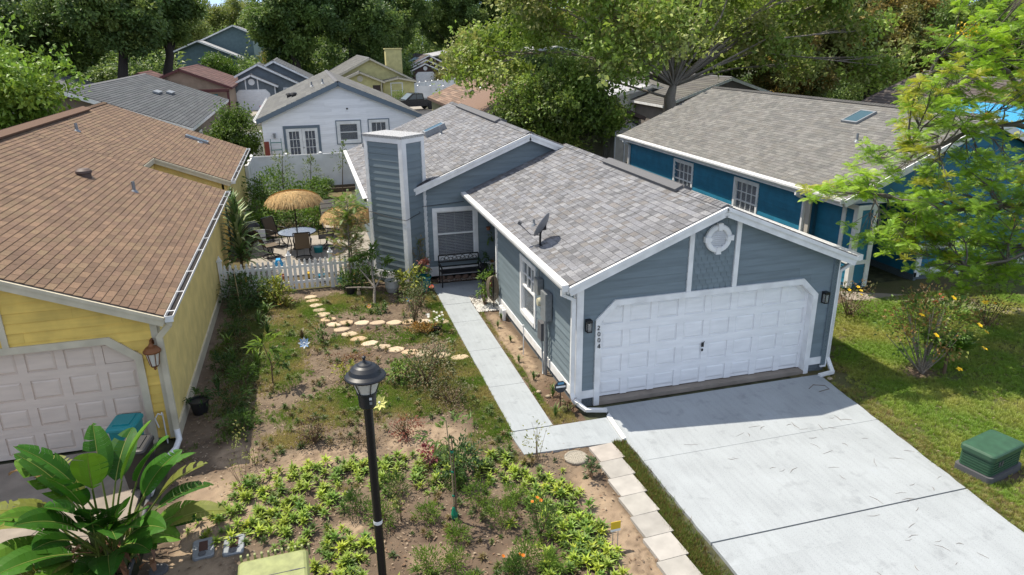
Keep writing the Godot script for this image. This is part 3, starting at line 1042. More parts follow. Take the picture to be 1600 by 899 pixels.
func yellow_house() -> void:
	var h := thing("yellow_house", "yellow house with brown shingle roof and beige garage door", "house", Vector3(-10, 0, -6))
	var tr: Material = mats.cream_trim
	var pm := [mats.yellow_plank0, mats.yellow_plank1, mats.yellow_plank2]
	var tabs := [lin(.265, .165, .102), lin(.31, .195, .12), lin(.23, .142, .09), lin(.285, .19, .112), lin(.25, .155, .10)]
	var zf := -1.0
	var m := .40
	var rx := -12.9
	var ry := 4.76
	var o := Vector3(0, 0, zf)
	# front gable
	var open := PackedVector2Array([Vector2(-12.95, -1), Vector2(-8.07, -1), Vector2(-8.07, 1.74), Vector2(-8.5, 2.10), Vector2(-12.5, 2.10), Vector2(-12.95, 1.74)])
	var face := PackedVector2Array([Vector2(-18.1, .1), Vector2(-7.65, .1), Vector2(-7.65, 2.54), Vector2(rx, 4.6), Vector2(-18.1, 2.54)])
	lap_wall(h, o, X, Y, Z, face, [open], .18, mats.yellow_wall, pm, {from = .12, thick = .03})
	var outer := PackedVector2Array([Vector2(-13.07, 0), Vector2(-7.95, 0), Vector2(-7.95, 1.82), Vector2(-8.42, 2.22), Vector2(-12.58, 2.22), Vector2(-13.07, 1.82)])
	var s := Shape.new()
	for q in Geometry2D.clip_polygons(outer, Geometry2D.offset_polygon(open, -.004)[0]): s.prism(q, o, X, Y, Z, -.15, .05)
	s.prism(PackedVector2Array([Vector2(-10.05, 2.22), Vector2(-9.95, 2.22), Vector2(-9.95, 3.4), Vector2(-10.05, 3.36)]), o, X, Y, Z, 0, .045)
	part(h, "door_casing", s, tr)
	var dp := PackedVector2Array()
	for q in open: dp.append(Vector2(q.x + 12.95, maxf(q.y, .02)))
	garage_door(h, o + X * -12.95, dp, 4.88, 2.1, 8, mats.garage_beige, .1)
	s = Shape.new()
	board(s, o, X, Y, Z, -7.74, .1, -7.63, 2.5, 0, .045); s.box(Vector3(-7.64, 1.3, zf - .06), Vector3(.04, 2.4, .14))
	part(h, "corner_board", s, tr)
	# right wall: grooved sheets, each a piece
	var U := Vector3(0, 0, -1)
	var w := Shape.new()
	w.box(Vector3(-7.71, 1.3, -6.6), Vector3(.12, 2.5, 11.2)); w.box(Vector3(-7.71, 1.3, -18.3), Vector3(.12, 2.5, 8.0))
	var np := PackedVector2Array([Vector2(-9.8, .1), Vector2(-7.7, .1), Vector2(-7.7, 2.46), Vector2(-9.8, 3.3)])
	w.prism(np, Vector3(0, 0, -12.2), X, Y, Z, 0, .1); w.prism(np, Vector3(0, 0, -14.4), X, Y, Z, 0, .1); w.box(Vector3(-9.85, 1.7, -13.25), Vector3(.12, 3.1, 2.1))
	var back := PackedVector2Array([Vector2(-18.1, .1), Vector2(-7.65, .1), Vector2(-7.65, 2.54), Vector2(rx, 4.6), Vector2(-18.1, 2.54)])
	w.prism(back, Vector3(0, 0, -22.2), X, Y, Z, -.12, 0)
	w.box(Vector3(-18.0, 1.3, -11.6), Vector3(.12, 2.5, 21.2))
	var wall := part(h, "wall", w, mats.yellow_wall)
	for r in [[-1.05, -12.2], [-14.3, -22.2]]:
		var z: float = r[0]
		while z > r[1] + .05:
			var z1: float = maxf(z - 1.22, r[1])
			s = Shape.new()
			s.box(Vector3(-7.645, 1.38, (z + z1) / 2), Vector3(.03, 2.3, absf(z1 - z) - .008))
			part(wall, "siding_panel", s, mats.yellow_wall)
			z = z1
	s = Shape.new()
	s.box(Vector3(-7.63, .13, -6.6), Vector3(.08, .26, 11.2))
	part(h, "foundation", s, mats.cream_trim)
	s = Shape.new()
	s.box(Vector3(-7.63, .13, -18.3), Vector3(.08, .26, 8.0))
	part(h, "foundation", s, mats.cream_trim)
	# roof in three lengths with a notch above the side court
	var L := (absf(rx) - 7.45)
	var T := Vector3(-L, L * m, 0)
	var ey := ry - L * m
	var how := {even = true, widths = [.305], thick = .015, lift = .002, tone = .11, gap = .006, step = .143}
	roof_slope(h, Vector3(-7.45, ey, -.78), Vector3(-7.45, ey, -12.35), T, "tabs", tabs, how)
	var kk: float = (9.75 - 7.45) / L
	roof_slope(h, Vector3(-9.75, ey + L * m * kk, -12.35), Vector3(-9.75, ey + L * m * kk, -14.15), T * (1 - kk), "tabs", tabs, how.merged({pieces = 0}, true))
	roof_slope(h, Vector3(-7.45, ey, -14.15), Vector3(-7.45, ey, -22.5), T, "tabs", tabs, how.merged({pieces = 150}, true))
	roof_slope(h, Vector3(-18.35, ey, -.78), Vector3(-18.35, ey, -22.5), Vector3(L, L * m, 0), "courses", tabs)
	var S := T.normalized()
	var S2 := Vector3(-S.x, S.y, 0)
	caps(h, Vector3(rx, ry + .015, -.78), Vector3(rx, ry + .015, -22.5), -S, -S2, tabs, .14)
	ridge_vent(h, Vector3(rx, ry + .04, -2), Vector3(rx, ry + .04, -19.3), -S, -S2, mat("ridge_brown", lin(.25, .14, .085), .9, {tex = "speck", scale = 1.7}), .26, .07)
	for z in [-.79, -12.34, -14.16, -22.5]:
		s = Shape.new()
		var e := Vector3(-7.45, ey, z)
		var q := Vector3(rx, ry, z) if z > -1 or z < -20 else Vector3(-9.72, ey + 2.27 * m, z)
		var zz := .02 if z > -1 else (-.02 if z < -20 or z == -12.34 else .02)
		s.beam(e - Y * .11 + Z * zz, q - Y * .11 + Z * zz, .04, .17, Y)
		s.beam(e - Y * .05 + Z * zz * 2.2, q - Y * .05 + Z * zz * 2.2, .035, .06, Y)
		part(h, "rake_board", s, tr)
	s = Shape.new()
	s.beam(Vector3(-18.35, ey - .11, -.77), Vector3(rx, ry - .11, -.77), .04, .17, Y)
	s.box(Vector3(-9.74, ey + 2.27 * m - .08, -13.25), Vector3(.04, .16, 1.76))
	part(h, "rake_board", s, tr)
	s = Shape.new()
	s.box(Vector3(-7.46, ey - .09, -6.55), Vector3(.03, .16, 11.5)); s.box(Vector3(-7.46, ey - .09, -18.3), Vector3(.03, .16, 8.3))
	s.box(Vector3(-7.55, ey - .15, -6.55), Vector3(.2, .02, 11.4)); s.box(Vector3(-7.55, ey - .15, -18.3), Vector3(.2, .02, 8.2))
	part(h, "fascia", s, tr)
	for r in [[-.76, -12.3], [-14.2, -22.45]]:
		s = Shape.new()
		gutter(s, Vector3(-7.44, ey + .0, r[0]), Vector3(-7.44, ey + .0, r[1]), X, .15, .12)
		s.box(Vector3(-7.365, ey - .06, r[0]), Vector3(.14, .11, .012)); s.box(Vector3(-7.365, ey - .06, r[1]), Vector3(.14, .11, .012))
		var g := part(h, "gutter", s, mats.gutter_white)
		s = Shape.new()
		s.box(Vector3(-7.375, ey - .075, (r[0] + r[1]) / 2), Vector3(.10, .02, absf(r[0] - r[1]) - .03))
		part(g, "leaf_litter", s, mat("litter", lin(.018, .014, .012), .95))
		var z: float = r[0] - .25
		while z > r[1]:
			s = Shape.new()
			s.box(Vector3(-7.37, ey + .004, z), Vector3(.15, .006, .03))
			part(g, "strap", s, mats.gutter_white)
			z -= rf(1.0, 2.1)
	downspout(h, "downspout", [Vector3(-7.38, ey - .1, -.86), Vector3(-7.40, ey - .2, -.84), Vector3(-7.60, ey - .42, -.90), Vector3(-7.60, .3, -.90), Vector3(-7.58, .16, -.84)], tr, .1, .075)
	# the pale hose that carries the rain on
	s = Shape.new()
	s.tube([Vector3(-7.59, .30, -.86), Vector3(-7.57, .12, -.80), Vector3(-7.60, .07, -.55), Vector3(-7.72, .055, -.25), Vector3(-7.80, .05, .1), Vector3(-7.80, .05, .8)], [.055, .055, .055, .055, .055, .055], 8)
	single("drain_hose", "pale round drain hose at the foot of the yellow house downspout", "hose", Vector3.ZERO, s, mats.gutter_white)
	# roof fittings
	var P := func(x: float, z: float) -> Vector3: return Vector3(x, ry - (x - rx) * m, z)
	skylight(h, (P as Callable).call(-9.2, -20.4), Vector3(0, 0, -1), S, .35, .9, .1)
	s = Shape.new()
	var c: Vector3 = (P as Callable).call(-10.5, -9.05)
	s.lathe([Vector2(.17, -.08), Vector2(.17, .07), Vector2(.20, .09), Vector2(.19, .15), Vector2(.12, .20), Vector2(0, .22)], 18, c)
	s.box(c - Y * .0, Vector3(.42, .015, .42), Basis(Z, atan(-m)))
	part(h, "roof_vent", s, mat("vent_brown", lin(.09, .06, .05), .6))
	vent_pipe(h, (P as Callable).call(-9.34, -8.88), .28, .045)
	vent_pipe(h, (P as Callable).call(-12.0, -14.7), .26, .05)
	vent_pipe(h, (P as Callable).call(-9.05, -20.0), .1, .06)
	# copper carriage lantern
	s = Shape.new()
	var lc := Vector3(-7.74, 1.86, -.80)
	s.lathe([Vector2(.0, -.30), Vector2(.025, -.27), Vector2(.02, -.24), Vector2(.06, -.22), Vector2(.075, -.19)], 10, lc)
	s.lathe([Vector2(.15, .06), Vector2(.155, .085), Vector2(.10, .15), Vector2(.05, .18), Vector2(.03, .22), Vector2(0, .24)], 14, lc)
	for k in 6:
		var d := Vector3(cos(TAU * k / 6), 0, sin(TAU * k / 6))
		s.beam(lc + d * .075 - Y * .19, lc + d * .12 + Y * .06, .012, .012, d)
	s.tube([lc + Y * .2, lc + Y * .27 - Z * .02, lc + Y * .26 - Z * .12, lc + Y * .18 - Z * .17], [.018, .02, .022, .03], 8)
	s.lathe([Vector2(0, 0), Vector2(.06, .0), Vector2(.06, .03), Vector2(0, .04)], 12, lc + Vector3(0, .17, -.19), Basis(X, Z, -Y))
	var lan := part(h, "wall_lantern", s, mats.copper)
	s = Shape.new()
	s.lathe([Vector2(.0, -.19), Vector2(.07, -.19), Vector2(.112, .06), Vector2(0, .06)], 12, lc)
	part(lan, "lantern_glass", s, mats.frosted)
	# standpipe beside the door
	s = Shape.new()
	s.tube([Vector3(-7.80, .0, -.93), Vector3(-7.80, .62, -.93), Vector3(-7.80, .66, -.90), Vector3(-7.80, .64, -.85)], [.014, .014, .014, .014], 6)
	s.tube([Vector3(-7.90, .35, -.93), Vector3(-7.93, .55, -.90), Vector3(-7.86, .66, -.88), Vector3(-7.80, .62, -.88)], [.014, .014, .014, .014], 6)
	single("standpipe", "thin white water pipe beside the beige garage door", "pipe", Vector3.ZERO, s, mats.gutter_white)

func blue_house() -> void:
	var h := thing("blue_house", "bright blue house with grey shingle roof and white gutters", "house", Vector3(14, 0, -12))
	var tr: Material = mats.white_trim
	var pm := [mats.blue_plank0, mats.blue_plank1, mats.blue_plank2]
	var wm: Material = mats.blue_wall
	var tabs := [lin(.24, .235, .22), lin(.275, .265, .25), lin(.21, .205, .195), lin(.30, .29, .27), lin(.25, .238, .218)]
	var m := .43
	var ex := 9.55
	var ey := 2.78
	var rx := 14.4
	var L := rx - ex
	var U := Vector3(0, 0, -1)
	# left wall from z = -5.95 back to -19.2
	var o := Vector3(9.9, 0, -5.95)
	lap_wall(h, o, U, Y, -X, rect2(0, .2, 13.2, 2.74), [rect2(2.8, .9, 4.1, 2.32), rect2(7.2, .9, 8.55, 2.32)], .165, wm, pm, {})
	window(h, Vector3(9.9, .82, -8.65), U, Y, -X, 1.5, 1.58, {nx = 4, ny = 2, room = mats.room_dim, blind = true})
	window(h, Vector3(9.9, .82, -13.05), U, Y, -X, 1.6, 1.58, {nx = 4, ny = 2, room = mats.room_dim, blind = true})
	var back := PackedVector2Array([Vector2(9.9, .2), Vector2(18.9, .2), Vector2(18.9, 2.74), Vector2(14.4, 4.68), Vector2(9.9, 2.74)])
	var s := Shape.new()
	s.prism(back, Vector3(0, 0, -19.1), X, Y, Z, -.12, 0)
	s.box(Vector3(18.84, 1.4, -11.5), Vector3(.12, 2.6, 15.2))
	part(h, "wall", s, wm)
	s = Shape.new()
	board(s, o, U, Y, -X, -.02, .1, .22, 2.7, 0, .06); board(s, o, U, Y, -X, 13.1, .1, 13.22, 2.7, 0, .05)
	part(h, "corner_board", s, mat("cream_board", lin(.52, .48, .42), .6, {tex = "soft"}))
	# recessed side past the downspout, then the panelled porch pier
	lap_wall(h, Vector3(10.15, 0, -4.9), U, Y, -X, rect2(0, .2, 1.05, 2.74), [], .165, wm, pm, {})
	var pc := Vector3(10.45, 0, -4.55)
	s = Shape.new()
	s.box(pc + Y * 1.3, Vector3(.62, 2.5, .56))
	var pier := part(h, "porch_pier", s, wm)
	for f in [[pc + Vector3(-.31, 0, .28), U, -X, .56], [pc + Vector3(-.31, 0, .28), X, Z, .62]]:
		s = Shape.new()
		board(s, f[0], f[1], Y, f[2], -.03, .1, .12, 2.56, 0, .04); board(s, f[0], f[1], Y, f[2], f[3] - .12, .1, f[3] + .03, 2.56, 0, .04)
		board(s, f[0], f[1], Y, f[2], .12, 2.42, f[3] - .12, 2.56, 0, .038); board(s, f[0], f[1], Y, f[2], .12, .8, f[3] - .12, .92, 0, .038)
		part(pier, "trim", s, tr)
		var y := .2
		while y < 2.4:
			s = Shape.new()
			s.prism(rect2(.12, y, f[3] - .12, minf(y + .165, 2.42)), f[0], f[1], Y, f[2], 0, .018, y, y + .165, .004)
			part(pier, "plank", s, pm[rng.randi() % 3])
			y += .165
	# recessed entrance wall and the front garage wing
	lap_wall(h, Vector3(10.15, 0, -6.6), X, Y, Z, rect2(0, .2, 3.0, 2.8), [], .165, wm, pm, {})
	s = Shape.new()
	board(s, Vector3(10.15, 0, -6.6), X, Y, Z, 0, .2, 3.0, .42, 0, .04)
	part(h, "base_board", s, tr)
	lap_wall(h, Vector3(12.7, 0, -4.5), U, Y, -X, rect2(0, .2, 2.1, 2.8), [], .165, wm, pm, {})
	var gf := PackedVector2Array([Vector2(12.7, .2), Vector2(18.9, .2), Vector2(18.9, 2.74), Vector2(14.4, 4.68), Vector2(12.7, 3.95)])
	lap_wall(h, Vector3(0, 0, -4.5), X, Y, Z, gf, [], .165, wm, pm, {})
	s = Shape.new()
	for x in [12.72, 14.3]: board(s, Vector3(0, 0, -4.5), X, Y, Z, x, .1, x + .2, 1.15, 0, .05)
	board(s, Vector3(0, 0, -4.5), X, Y, Z, 12.92, .95, 14.3, 1.15, 0, .045); board(s, Vector3(0, 0, -4.5), X, Y, Z, 12.92, .15, 18.8, .36, 0, .045)
	part(h, "trim", s, tr)
	for f in [[Vector3(11.4, .1, -6.66), Vector3(2.6, .3, .1)], [Vector3(15.8, .1, -4.56), Vector3(6.2, .3, .1)], [Vector3(9.96, .1, -12.5), Vector3(.1, .3, 13.2)], [Vector3(12.76, .1, -5.5), Vector3(.1, .3, 2.1)]]:
		s = Shape.new()
		s.box(f[0], f[1])
		part(h, "foundation", s, mats.foundation)
	# gable over the porch
	var pg := PackedVector2Array([Vector2(9.9, 2.74), Vector2(12.7, 2.74), Vector2(12.7, 3.94)])
	lap_wall(h, Vector3(0, 0, -4.5), X, Y, Z, pg, [], .165, wm, pm, {joined = true})
	s = Shape.new()
	s.box(Vector3(11.4, 2.62, -4.6), Vector3(3.0, .22, .14))
	part(h, "porch_beam", s, tr)
	# roofs
	roof_slope(h, Vector3(ex, ey, -4.2), Vector3(ex, ey, -19.5), Vector3(L, L * m, 0), "tabs", tabs, {widths = [.2, .26, .33], lift = .003, thick = .008})
	roof_slope(h, Vector3(2 * rx - ex, ey, -4.2), Vector3(2 * rx - ex, ey, -19.5), Vector3(-L, L * m, 0), "courses", tabs)
	var S := Vector3(1, m, 0).normalized()
	var S2 := Vector3(-1, m, 0).normalized()
	caps(h, Vector3(rx, ey + L * m + .01, -4.2), Vector3(rx, ey + L * m + .01, -19.5), -S, -S2, [lin(.13, .125, .12)], .15)
	s = Shape.new()
	s.beam(Vector3(ex, ey - .12, -4.18), Vector3(rx, ey + L * m - .12, -4.18), .05, .2, Y)
	part(h, "rake_board", s, tr)
	s = Shape.new()
	s.beam(Vector3(2 * rx - ex, ey - .12, -4.18), Vector3(rx, ey + L * m - .12, -4.18), .05, .2, Y)
	part(h, "rake_board", s, tr)
	s = Shape.new()
	s.beam(Vector3(ex, ey - .12, -19.52), Vector3(rx, ey + L * m - .12, -19.52), .05, .2, Y)
	part(h, "rake_board", s, tr)
	s = Shape.new()
	s.box(Vector3(9.56, ey - .11, -11.85), Vector3(.03, .2, 15.2)); s.box(Vector3(9.73, ey - .16, -11.85), Vector3(.33, .02, 15.2))
	part(h, "fascia", s, tr)
	s = Shape.new()
	gutter(s, Vector3(9.545, ey + .01, -4.2), Vector3(9.545, ey + .01, -19.5), -X, .14, .12)
	s.hexa([Vector3(9.41, ey + .0, -4.2), Vector3(9.60, ey + .03, -4.2), Vector3(9.60, ey + .03, -19.5), Vector3(9.41, ey, -19.5), Vector3(9.41, ey + .004, -4.2), Vector3(9.60, ey + .034, -4.2), Vector3(9.60, ey + .034, -19.5), Vector3(9.41, ey + .004, -19.5)])
	s.box(Vector3(9.48, ey - .05, -4.19), Vector3(.14, .12, .012))
	part(h, "gutter", s, mats.gutter_white)
	downspout(h, "downspout", [Vector3(9.5, 2.66, -6.2), Vector3(9.5, 2.55, -6.2), Vector3(9.82, 2.36, -6.2), Vector3(9.82, .9, -6.2), Vector3(9.82, .2, -6.15)], mats.gutter_white, .1, .08)
	downspout(h, "downspout", [Vector3(9.5, 2.66, -18.9), Vector3(9.5, 2.55, -18.9), Vector3(9.82, 2.36, -18.9), Vector3(9.82, .2, -18.9)], mats.gutter_white)
	skylight(h, Vector3(13.46, ey + (13.46 - ex) * m, -8.55), U, S, .75, .85, .09)
	vent_pipe(h, Vector3(12.19, ey + (12.19 - ex) * m, -7.06), .26, .04)

# a plain gabled house with its ridge along z; front gable at z0, back gable at z1 < z0
func gable_house(h: Node3D, x0: float, x1: float, z0: float, z1: float, ey: float, m: float, wm: Material, q := {}) -> void:
	var tr: Material = q.get("trim", mats.white_trim)
	var cols: Array = q.get("roof", [lin(.24, .24, .24), lin(.28, .28, .28)])
	var rx: float = q.get("rx", (x0 + x1) / 2)
	var ov: float = q.get("over", .3)
	var ry := ey + (x1 - rx) * m
	var eyl := ry - (rx - x0) * m
	var g := PackedVector2Array([Vector2(x0, 0), Vector2(x1, 0), Vector2(x1, ey), Vector2(rx, ry), Vector2(x0, eyl)])
	var pm: Array = q.get("planks", [])
	var holes: Array = q.get("holes", [])
	if pm.size():
		lap_wall(h, Vector3(0, 0, z0), X, Y, Z, g, holes, q.get("step", .2), wm, pm, {joined = q.get("joined", true)})
	else:
		var s := Shape.new()
		for p in cut([g], holes): s.prism(p, Vector3(0, 0, z0), X, Y, Z, -.12, 0)
		part(h, "wall", s, wm)
	var s := Shape.new()
	s.prism(g, Vector3(0, 0, z1), X, Y, Z, 0, .12)
	s.box(Vector3(x0 + .06, eyl / 2, (z0 + z1) / 2), Vector3(.12, eyl, z0 - z1 - .25)); s.box(Vector3(x1 - .06, ey / 2, (z0 + z1) / 2), Vector3(.12, ey, z0 - z1 - .25))
	part(h, "wall", s, wm)
	var lift := .10
	var step: float = q.get("course", .3)
	for k in [-1, 1]:
		var ex := x0 - ov if k == -1 else x1 + ov
		var w := absf(rx - ex)
		var A := Vector3(ex, ry - w * m + lift, z0 + ov)
		roof_slope(h, A, A + Vector3(0, 0, z1 - z0 - 2 * ov), Vector3(-k * w, w * m, 0), "courses", cols, {step = step, thick = q.get("thick", .02)})
		for z in [z0 + ov + .02, z1 - ov - .02]:
			s = Shape.new()
			s.beam(Vector3(ex, A.y - .13, z), Vector3(rx, ry + lift - .13, z), .05, q.get("rake", .2), Y)
			part(h, "rake_board", s, q.get("rakemat", tr))
		s = Shape.new()
		s.box(Vector3(ex - k * .02, A.y - .1, (z0 + z1) / 2), Vector3(.05, .18, z0 - z1 + 2 * ov))
		part(h, "fascia", s, tr)
	s = Shape.new()
	for k in [-1, 1]:
		s.hexa([Vector3(rx, ry + lift, z0 + ov), Vector3(rx, ry + lift, z1 - ov), Vector3(rx + k * .16, ry + lift - .16 * m, z1 - ov), Vector3(rx + k * .16, ry + lift - .16 * m, z0 + ov), Vector3(rx, ry + lift + .04, z0 + ov), Vector3(rx, ry + lift + .04, z1 - ov), Vector3(rx + k * .16, ry + lift - .16 * m + .035, z1 - ov), Vector3(rx + k * .16, ry + lift - .16 * m + .035, z0 + ov)])
	part(h, "ridge_cap", s, q.get("ridgemat", mats.ridge_grey))
	if q.has("gutter"):
		s = Shape.new()
		var k: float = q.gutter
		var ex := x0 - ov if k < 0 else x1 + ov
		var gy := ry - absf(rx - ex) * m + lift
		gutter(s, Vector3(ex, gy, z0 + ov), Vector3(ex, gy, z1 - ov), X * k, .16, .16)
		part(h, "gutter", s, mats.gutter_white)

# front wing of a far house: garage gable with a round vent, white boards and a panelled door
func garage_wing(h: Node3D, x0: float, x1: float, z0: float, z1: float, ey: float, m: float, wm: Material, q := {}) -> void:
	var tr: Material = q.get("trim", mats.white_trim)
	gable_house(h, x0, x1, z0, z1, ey, m, wm, q)
	var c := (x0 + x1) / 2
	var w: float = q.get("door", minf(x1 - x0 - .8, 4.0))
	var o := Vector3(0, 0, z0)
	var ry := ey + (x1 - c) * m
	if w > 0:
		var op := PackedVector2Array([Vector2(c - w / 2, 0), Vector2(c + w / 2, 0), Vector2(c + w / 2, 1.75), Vector2(c + w / 2 - .35, 2.12), Vector2(c - w / 2 + .35, 2.12), Vector2(c - w / 2, 1.75)])
		var s := Shape.new()
		s.prism(Geometry2D.offset_polygon(op, .12)[0], o, X, Y, Z, .0, .05)
		part(h, "door_casing", s, tr)
		var p2 := PackedVector2Array()
		for e in op: p2.append(e - Vector2(c - w / 2, 0))
		garage_door(h, o + Vector3(c - w / 2, 0, .2), p2, w, 2.12, 8 if w > 3 else 4, mats.garage_white, .11)
	var s2 := Shape.new()
	for x in [x0, x1 - .12]: board(s2, o, X, Y, Z, x, 0, x + .12, ey, 0, .06)
	if q.get("boards", true):
		for x in [c - .7, c + .58]: board(s2, o, X, Y, Z, x, 2.25, x + .12, ry - .75 * m, 0, .06)
	part(h, "trim", s2, tr)
	if q.get("vent", true):
		s2 = Shape.new()
		s2.lathe([Vector2(0, .02), Vector2(.2, .02), Vector2(.2, .07), Vector2(.34, .07), Vector2(.34, 0)], 20, Vector3(c, ry - .75, z0 + .03), Basis(X, Z, -Y))
		part(h, "round_vent", s2, tr)

func far_window(h: Node3D, x: float, y: float, z: float, w: float, hh: float, q := {}) -> void:
	window(h, Vector3(x, y, z), X, Y, Z, w, hh, {nx = 2, ny = 2, room = mats.room_dim}.merged(q, true))

func neighbours() -> void:
	var grey_roof := [lin(.19, .19, .182), lin(.21, .21, .20), lin(.175, .175, .17)]
	var slate := [lin(.115, .125, .135), lin(.13, .14, .15), lin(.10, .11, .12)]
	# white house behind the vinyl fence
	var h := thing("white_house", "white lap-sided house with French doors behind the white vinyl fence", "house", Vector3(-3, 0, -35))
	var wp := [mats.white_plank0, mats.white_plank1, mats.white_plank2]
	var slate_blue := mat("slate_blue_trim", lin(.13, .17, .21), .6)
	gable_house(h, -7.1, 1.45, -30.0, -47.0, 3.12, .425, mats.white_plank0, {planks = wp, joined = false, step = .17, rx = -2.85, roof = grey_roof, rakemat = slate_blue, rake = .24, over = .25, gutter = -1,
		holes = [rect2(-5.85, .55, -4.2, 2.52), rect2(-3.0, 1.75, -1.9, 2.75), rect2(-1.2, 1.85, -.3, 2.75)]})
	var o := Vector3(0, 0, -30.0)
	var s := Shape.new()
	board(s, o, X, Y, Z, -6.02, .4, -5.88, 2.72, 0, .05); board(s, o, X, Y, Z, -4.17, .4, -4.03, 2.72, 0, .05); board(s, o, X, Y, Z, -5.88, 2.56, -4.17, 2.72, 0, .049)
	var fd := part(h, "door_frame", s, slate_blue)
	for k in 2:
		var x0 := -5.88 + k * .86
		s = Shape.new()
		board(s, o, X, Y, Z, x0, .4, x0 + .16, 2.56, -.04, .02); board(s, o, X, Y, Z, x0 + .69, .4, x0 + .85, 2.56, -.04, .02)
		board(s, o, X, Y, Z, x0 + .16, 2.40, x0 + .69, 2.56, -.04, .019); board(s, o, X, Y, Z, x0 + .16, .4, x0 + .69, .62, -.04, .019)
		for i in [1, 2]: board(s, o, X, Y, Z, x0 + .16 + i * .177 - .012, .62, x0 + .16 + i * .177 + .012, 2.40, -.03, .01)
		for i in [1, 2, 3]: board(s, o, X, Y, Z, x0 + .16, .62 + i * .445 - .012, x0 + .69, .62 + i * .445 + .012, -.031, .009)
		part(fd, "door", s, mats.white_trim)
		s = Shape.new()
		board(s, o, X, Y, Z, x0 + .16, .62, x0 + .69, 2.40, -.025, -.02)
		part(fd, "pane", s, mats.glass)
	s = Shape.new()
	board(s, o, X, Y, Z, -6, .4, -4, 2.6, -.5, -.45)
	part(fd, "curtain", s, mat("navy_curtain", lin(.012, .014, .06), .9))
	s = Shape.new()
	s.lathe([Vector2(0, -.02), Vector2(.03, 0), Vector2(0, .03)], 8, Vector3(-5.03, 1.5, -29.95)); s.lathe([Vector2(0, -.02), Vector2(.03, 0), Vector2(0, .03)], 8, Vector3(-4.97, 1.5, -29.95))
	part(fd, "door_knob", s, mats.grey_metal)
	window(h, Vector3(-3.12, 1.62, -30.0), X, Y, Z, 1.34, 1.26, {tw = .16, room = mats.room_dim, trim = mats.white_trim})
	window(h, Vector3(-1.32, 1.75, -30.0), X, Y, Z, 1.14, 1.15, {tw = .14, nx = 3, ny = 1, room = mats.room_dim, hung = false})
	s = Shape.new()
	for r in [[-3.16, 1.58, 1.42, 1.34], [-1.36, 1.71, 1.22, 1.23]]:
		board(s, o, X, Y, Z, r[0], r[1], r[0] + .05, r[1] + r[3], 0, .06); board(s, o, X, Y, Z, r[0] + r[2] - .05, r[1], r[0] + r[2], r[1] + r[3], 0, .06)
		board(s, o, X, Y, Z, r[0] + .05, r[1], r[0] + r[2] - .05, r[1] + .05, 0, .058); board(s, o, X, Y, Z, r[0] + .05, r[1] + r[3] - .05, r[0] + r[2] - .05, r[1] + r[3], 0, .058)
	part(h, "window_border", s, slate_blue)
	s = Shape.new()
	s.lathe([Vector2(0, 0), Vector2(.05, .0), Vector2(.05, .04), Vector2(0, .06)], 8, Vector3(-2.45, 3.55, -29.98), Basis(X, Z, -Y))
	part(h, "wall_vent", s, mats.black_plastic)
	s = Shape.new()
	s.box(Vector3(-6.5, 2.2, -29.9), Vector3(.12, .2, .14)); s.box(Vector3(-6.5, 2.32, -29.88), Vector3(.16, .05, .18))
	part(h, "wall_lantern", s, mats.grey_metal)
	for k in 4:
		s = Shape.new()
		var zz := -31.0 - k * .55
		var xx := -6.3 + (k % 2) * .45
		s.box(Vector3(xx, 3.42 + (xx + 6.3) * .43, zz - 1.5), Vector3(.9, .05, .1), Basis(Z, .405))
		part(h, "roof_vent", s, mats.black_plastic)
	for k in 2:
		s = Shape.new()
		s.lathe([Vector2(.14, -.1), Vector2(.14, .1), Vector2(.22, .12), Vector2(.16, .22), Vector2(0, .25)], 12, Vector3(-5.6 + k * .3, 3.9 + k * .12, -35.6 + k * 1.4))
		part(h, "roof_turbine", s, mats.black_plastic)
	for c in [Vector3(-4.2, 4.6, -34), Vector3(-3.6, 4.85, -32)]: vent_pipe(h, c, .25, .05)
	# things along the white house wall
	s = Shape.new()
	for x in [-.28, .28]: s.box(Vector3(x, .85, 0), Vector3(.03, 1.7, .03))
	for y in [.3, .7, 1.1, 1.5]:
		s.box(Vector3(0, y, 0), Vector3(.56, .025, .025)); s.box(Vector3(0, y, .12), Vector3(.56, .02, .22))
	single("plant_rack", "green metal plant rack standing by the French doors", "plant rack", Vector3(-6.45, .4, -29.6), s, mat("rack_green", lin(.03, .16, .13), .5))
	s = Shape.new()
	s.box(Vector3(0, .8, 0), Vector3(.26, 1.5, .06)); s.box(Vector3(0, .06, 0), Vector3(.4, .1, .3))
	single("leaning_board", "narrow red board leaning on the white house corner", "board", Vector3(-6.95, .4, -29.65), s, mat("rust_red", lin(.22, .045, .03), .7))
	# dark slate-roofed house behind the yellow house
	h = thing("slate_roof_house", "brown-walled house with dark slate-grey roof behind the yellow house", "house", Vector3(-16, 0, -40))
	gable_house(h, -20.5, -10.9, -30.0, -50.5, 2.85, .36, mat("brown_wall", lin(.21, .165, .13), .85, {tex = "soft"}), {rx = -16.4, roof = slate, trim = mats.white_trim, over = .3, course = .2})
	for k in 2:
		s = Shape.new()
		s.box(Vector3(-13.9 + k * .45, 4.13 - k * .16, -40.5 - k * 2.0), Vector3(.35, .12, 1.5), Basis(Z, -.345))
		part(h, "skylight", s, mats.grey_metal)
	window(h, Vector3(-10.9, .9, -34.0), Vector3(0, 0, -1), Y, X, 1.2, 1.3, {nx = 3, ny = 2})
	# tan-roofed house to the right of the white house
	h = thing("tan_roof_house", "cream house with mottled tan shingle roof behind the blue-grey house", "house", Vector3(10, 0, -40))
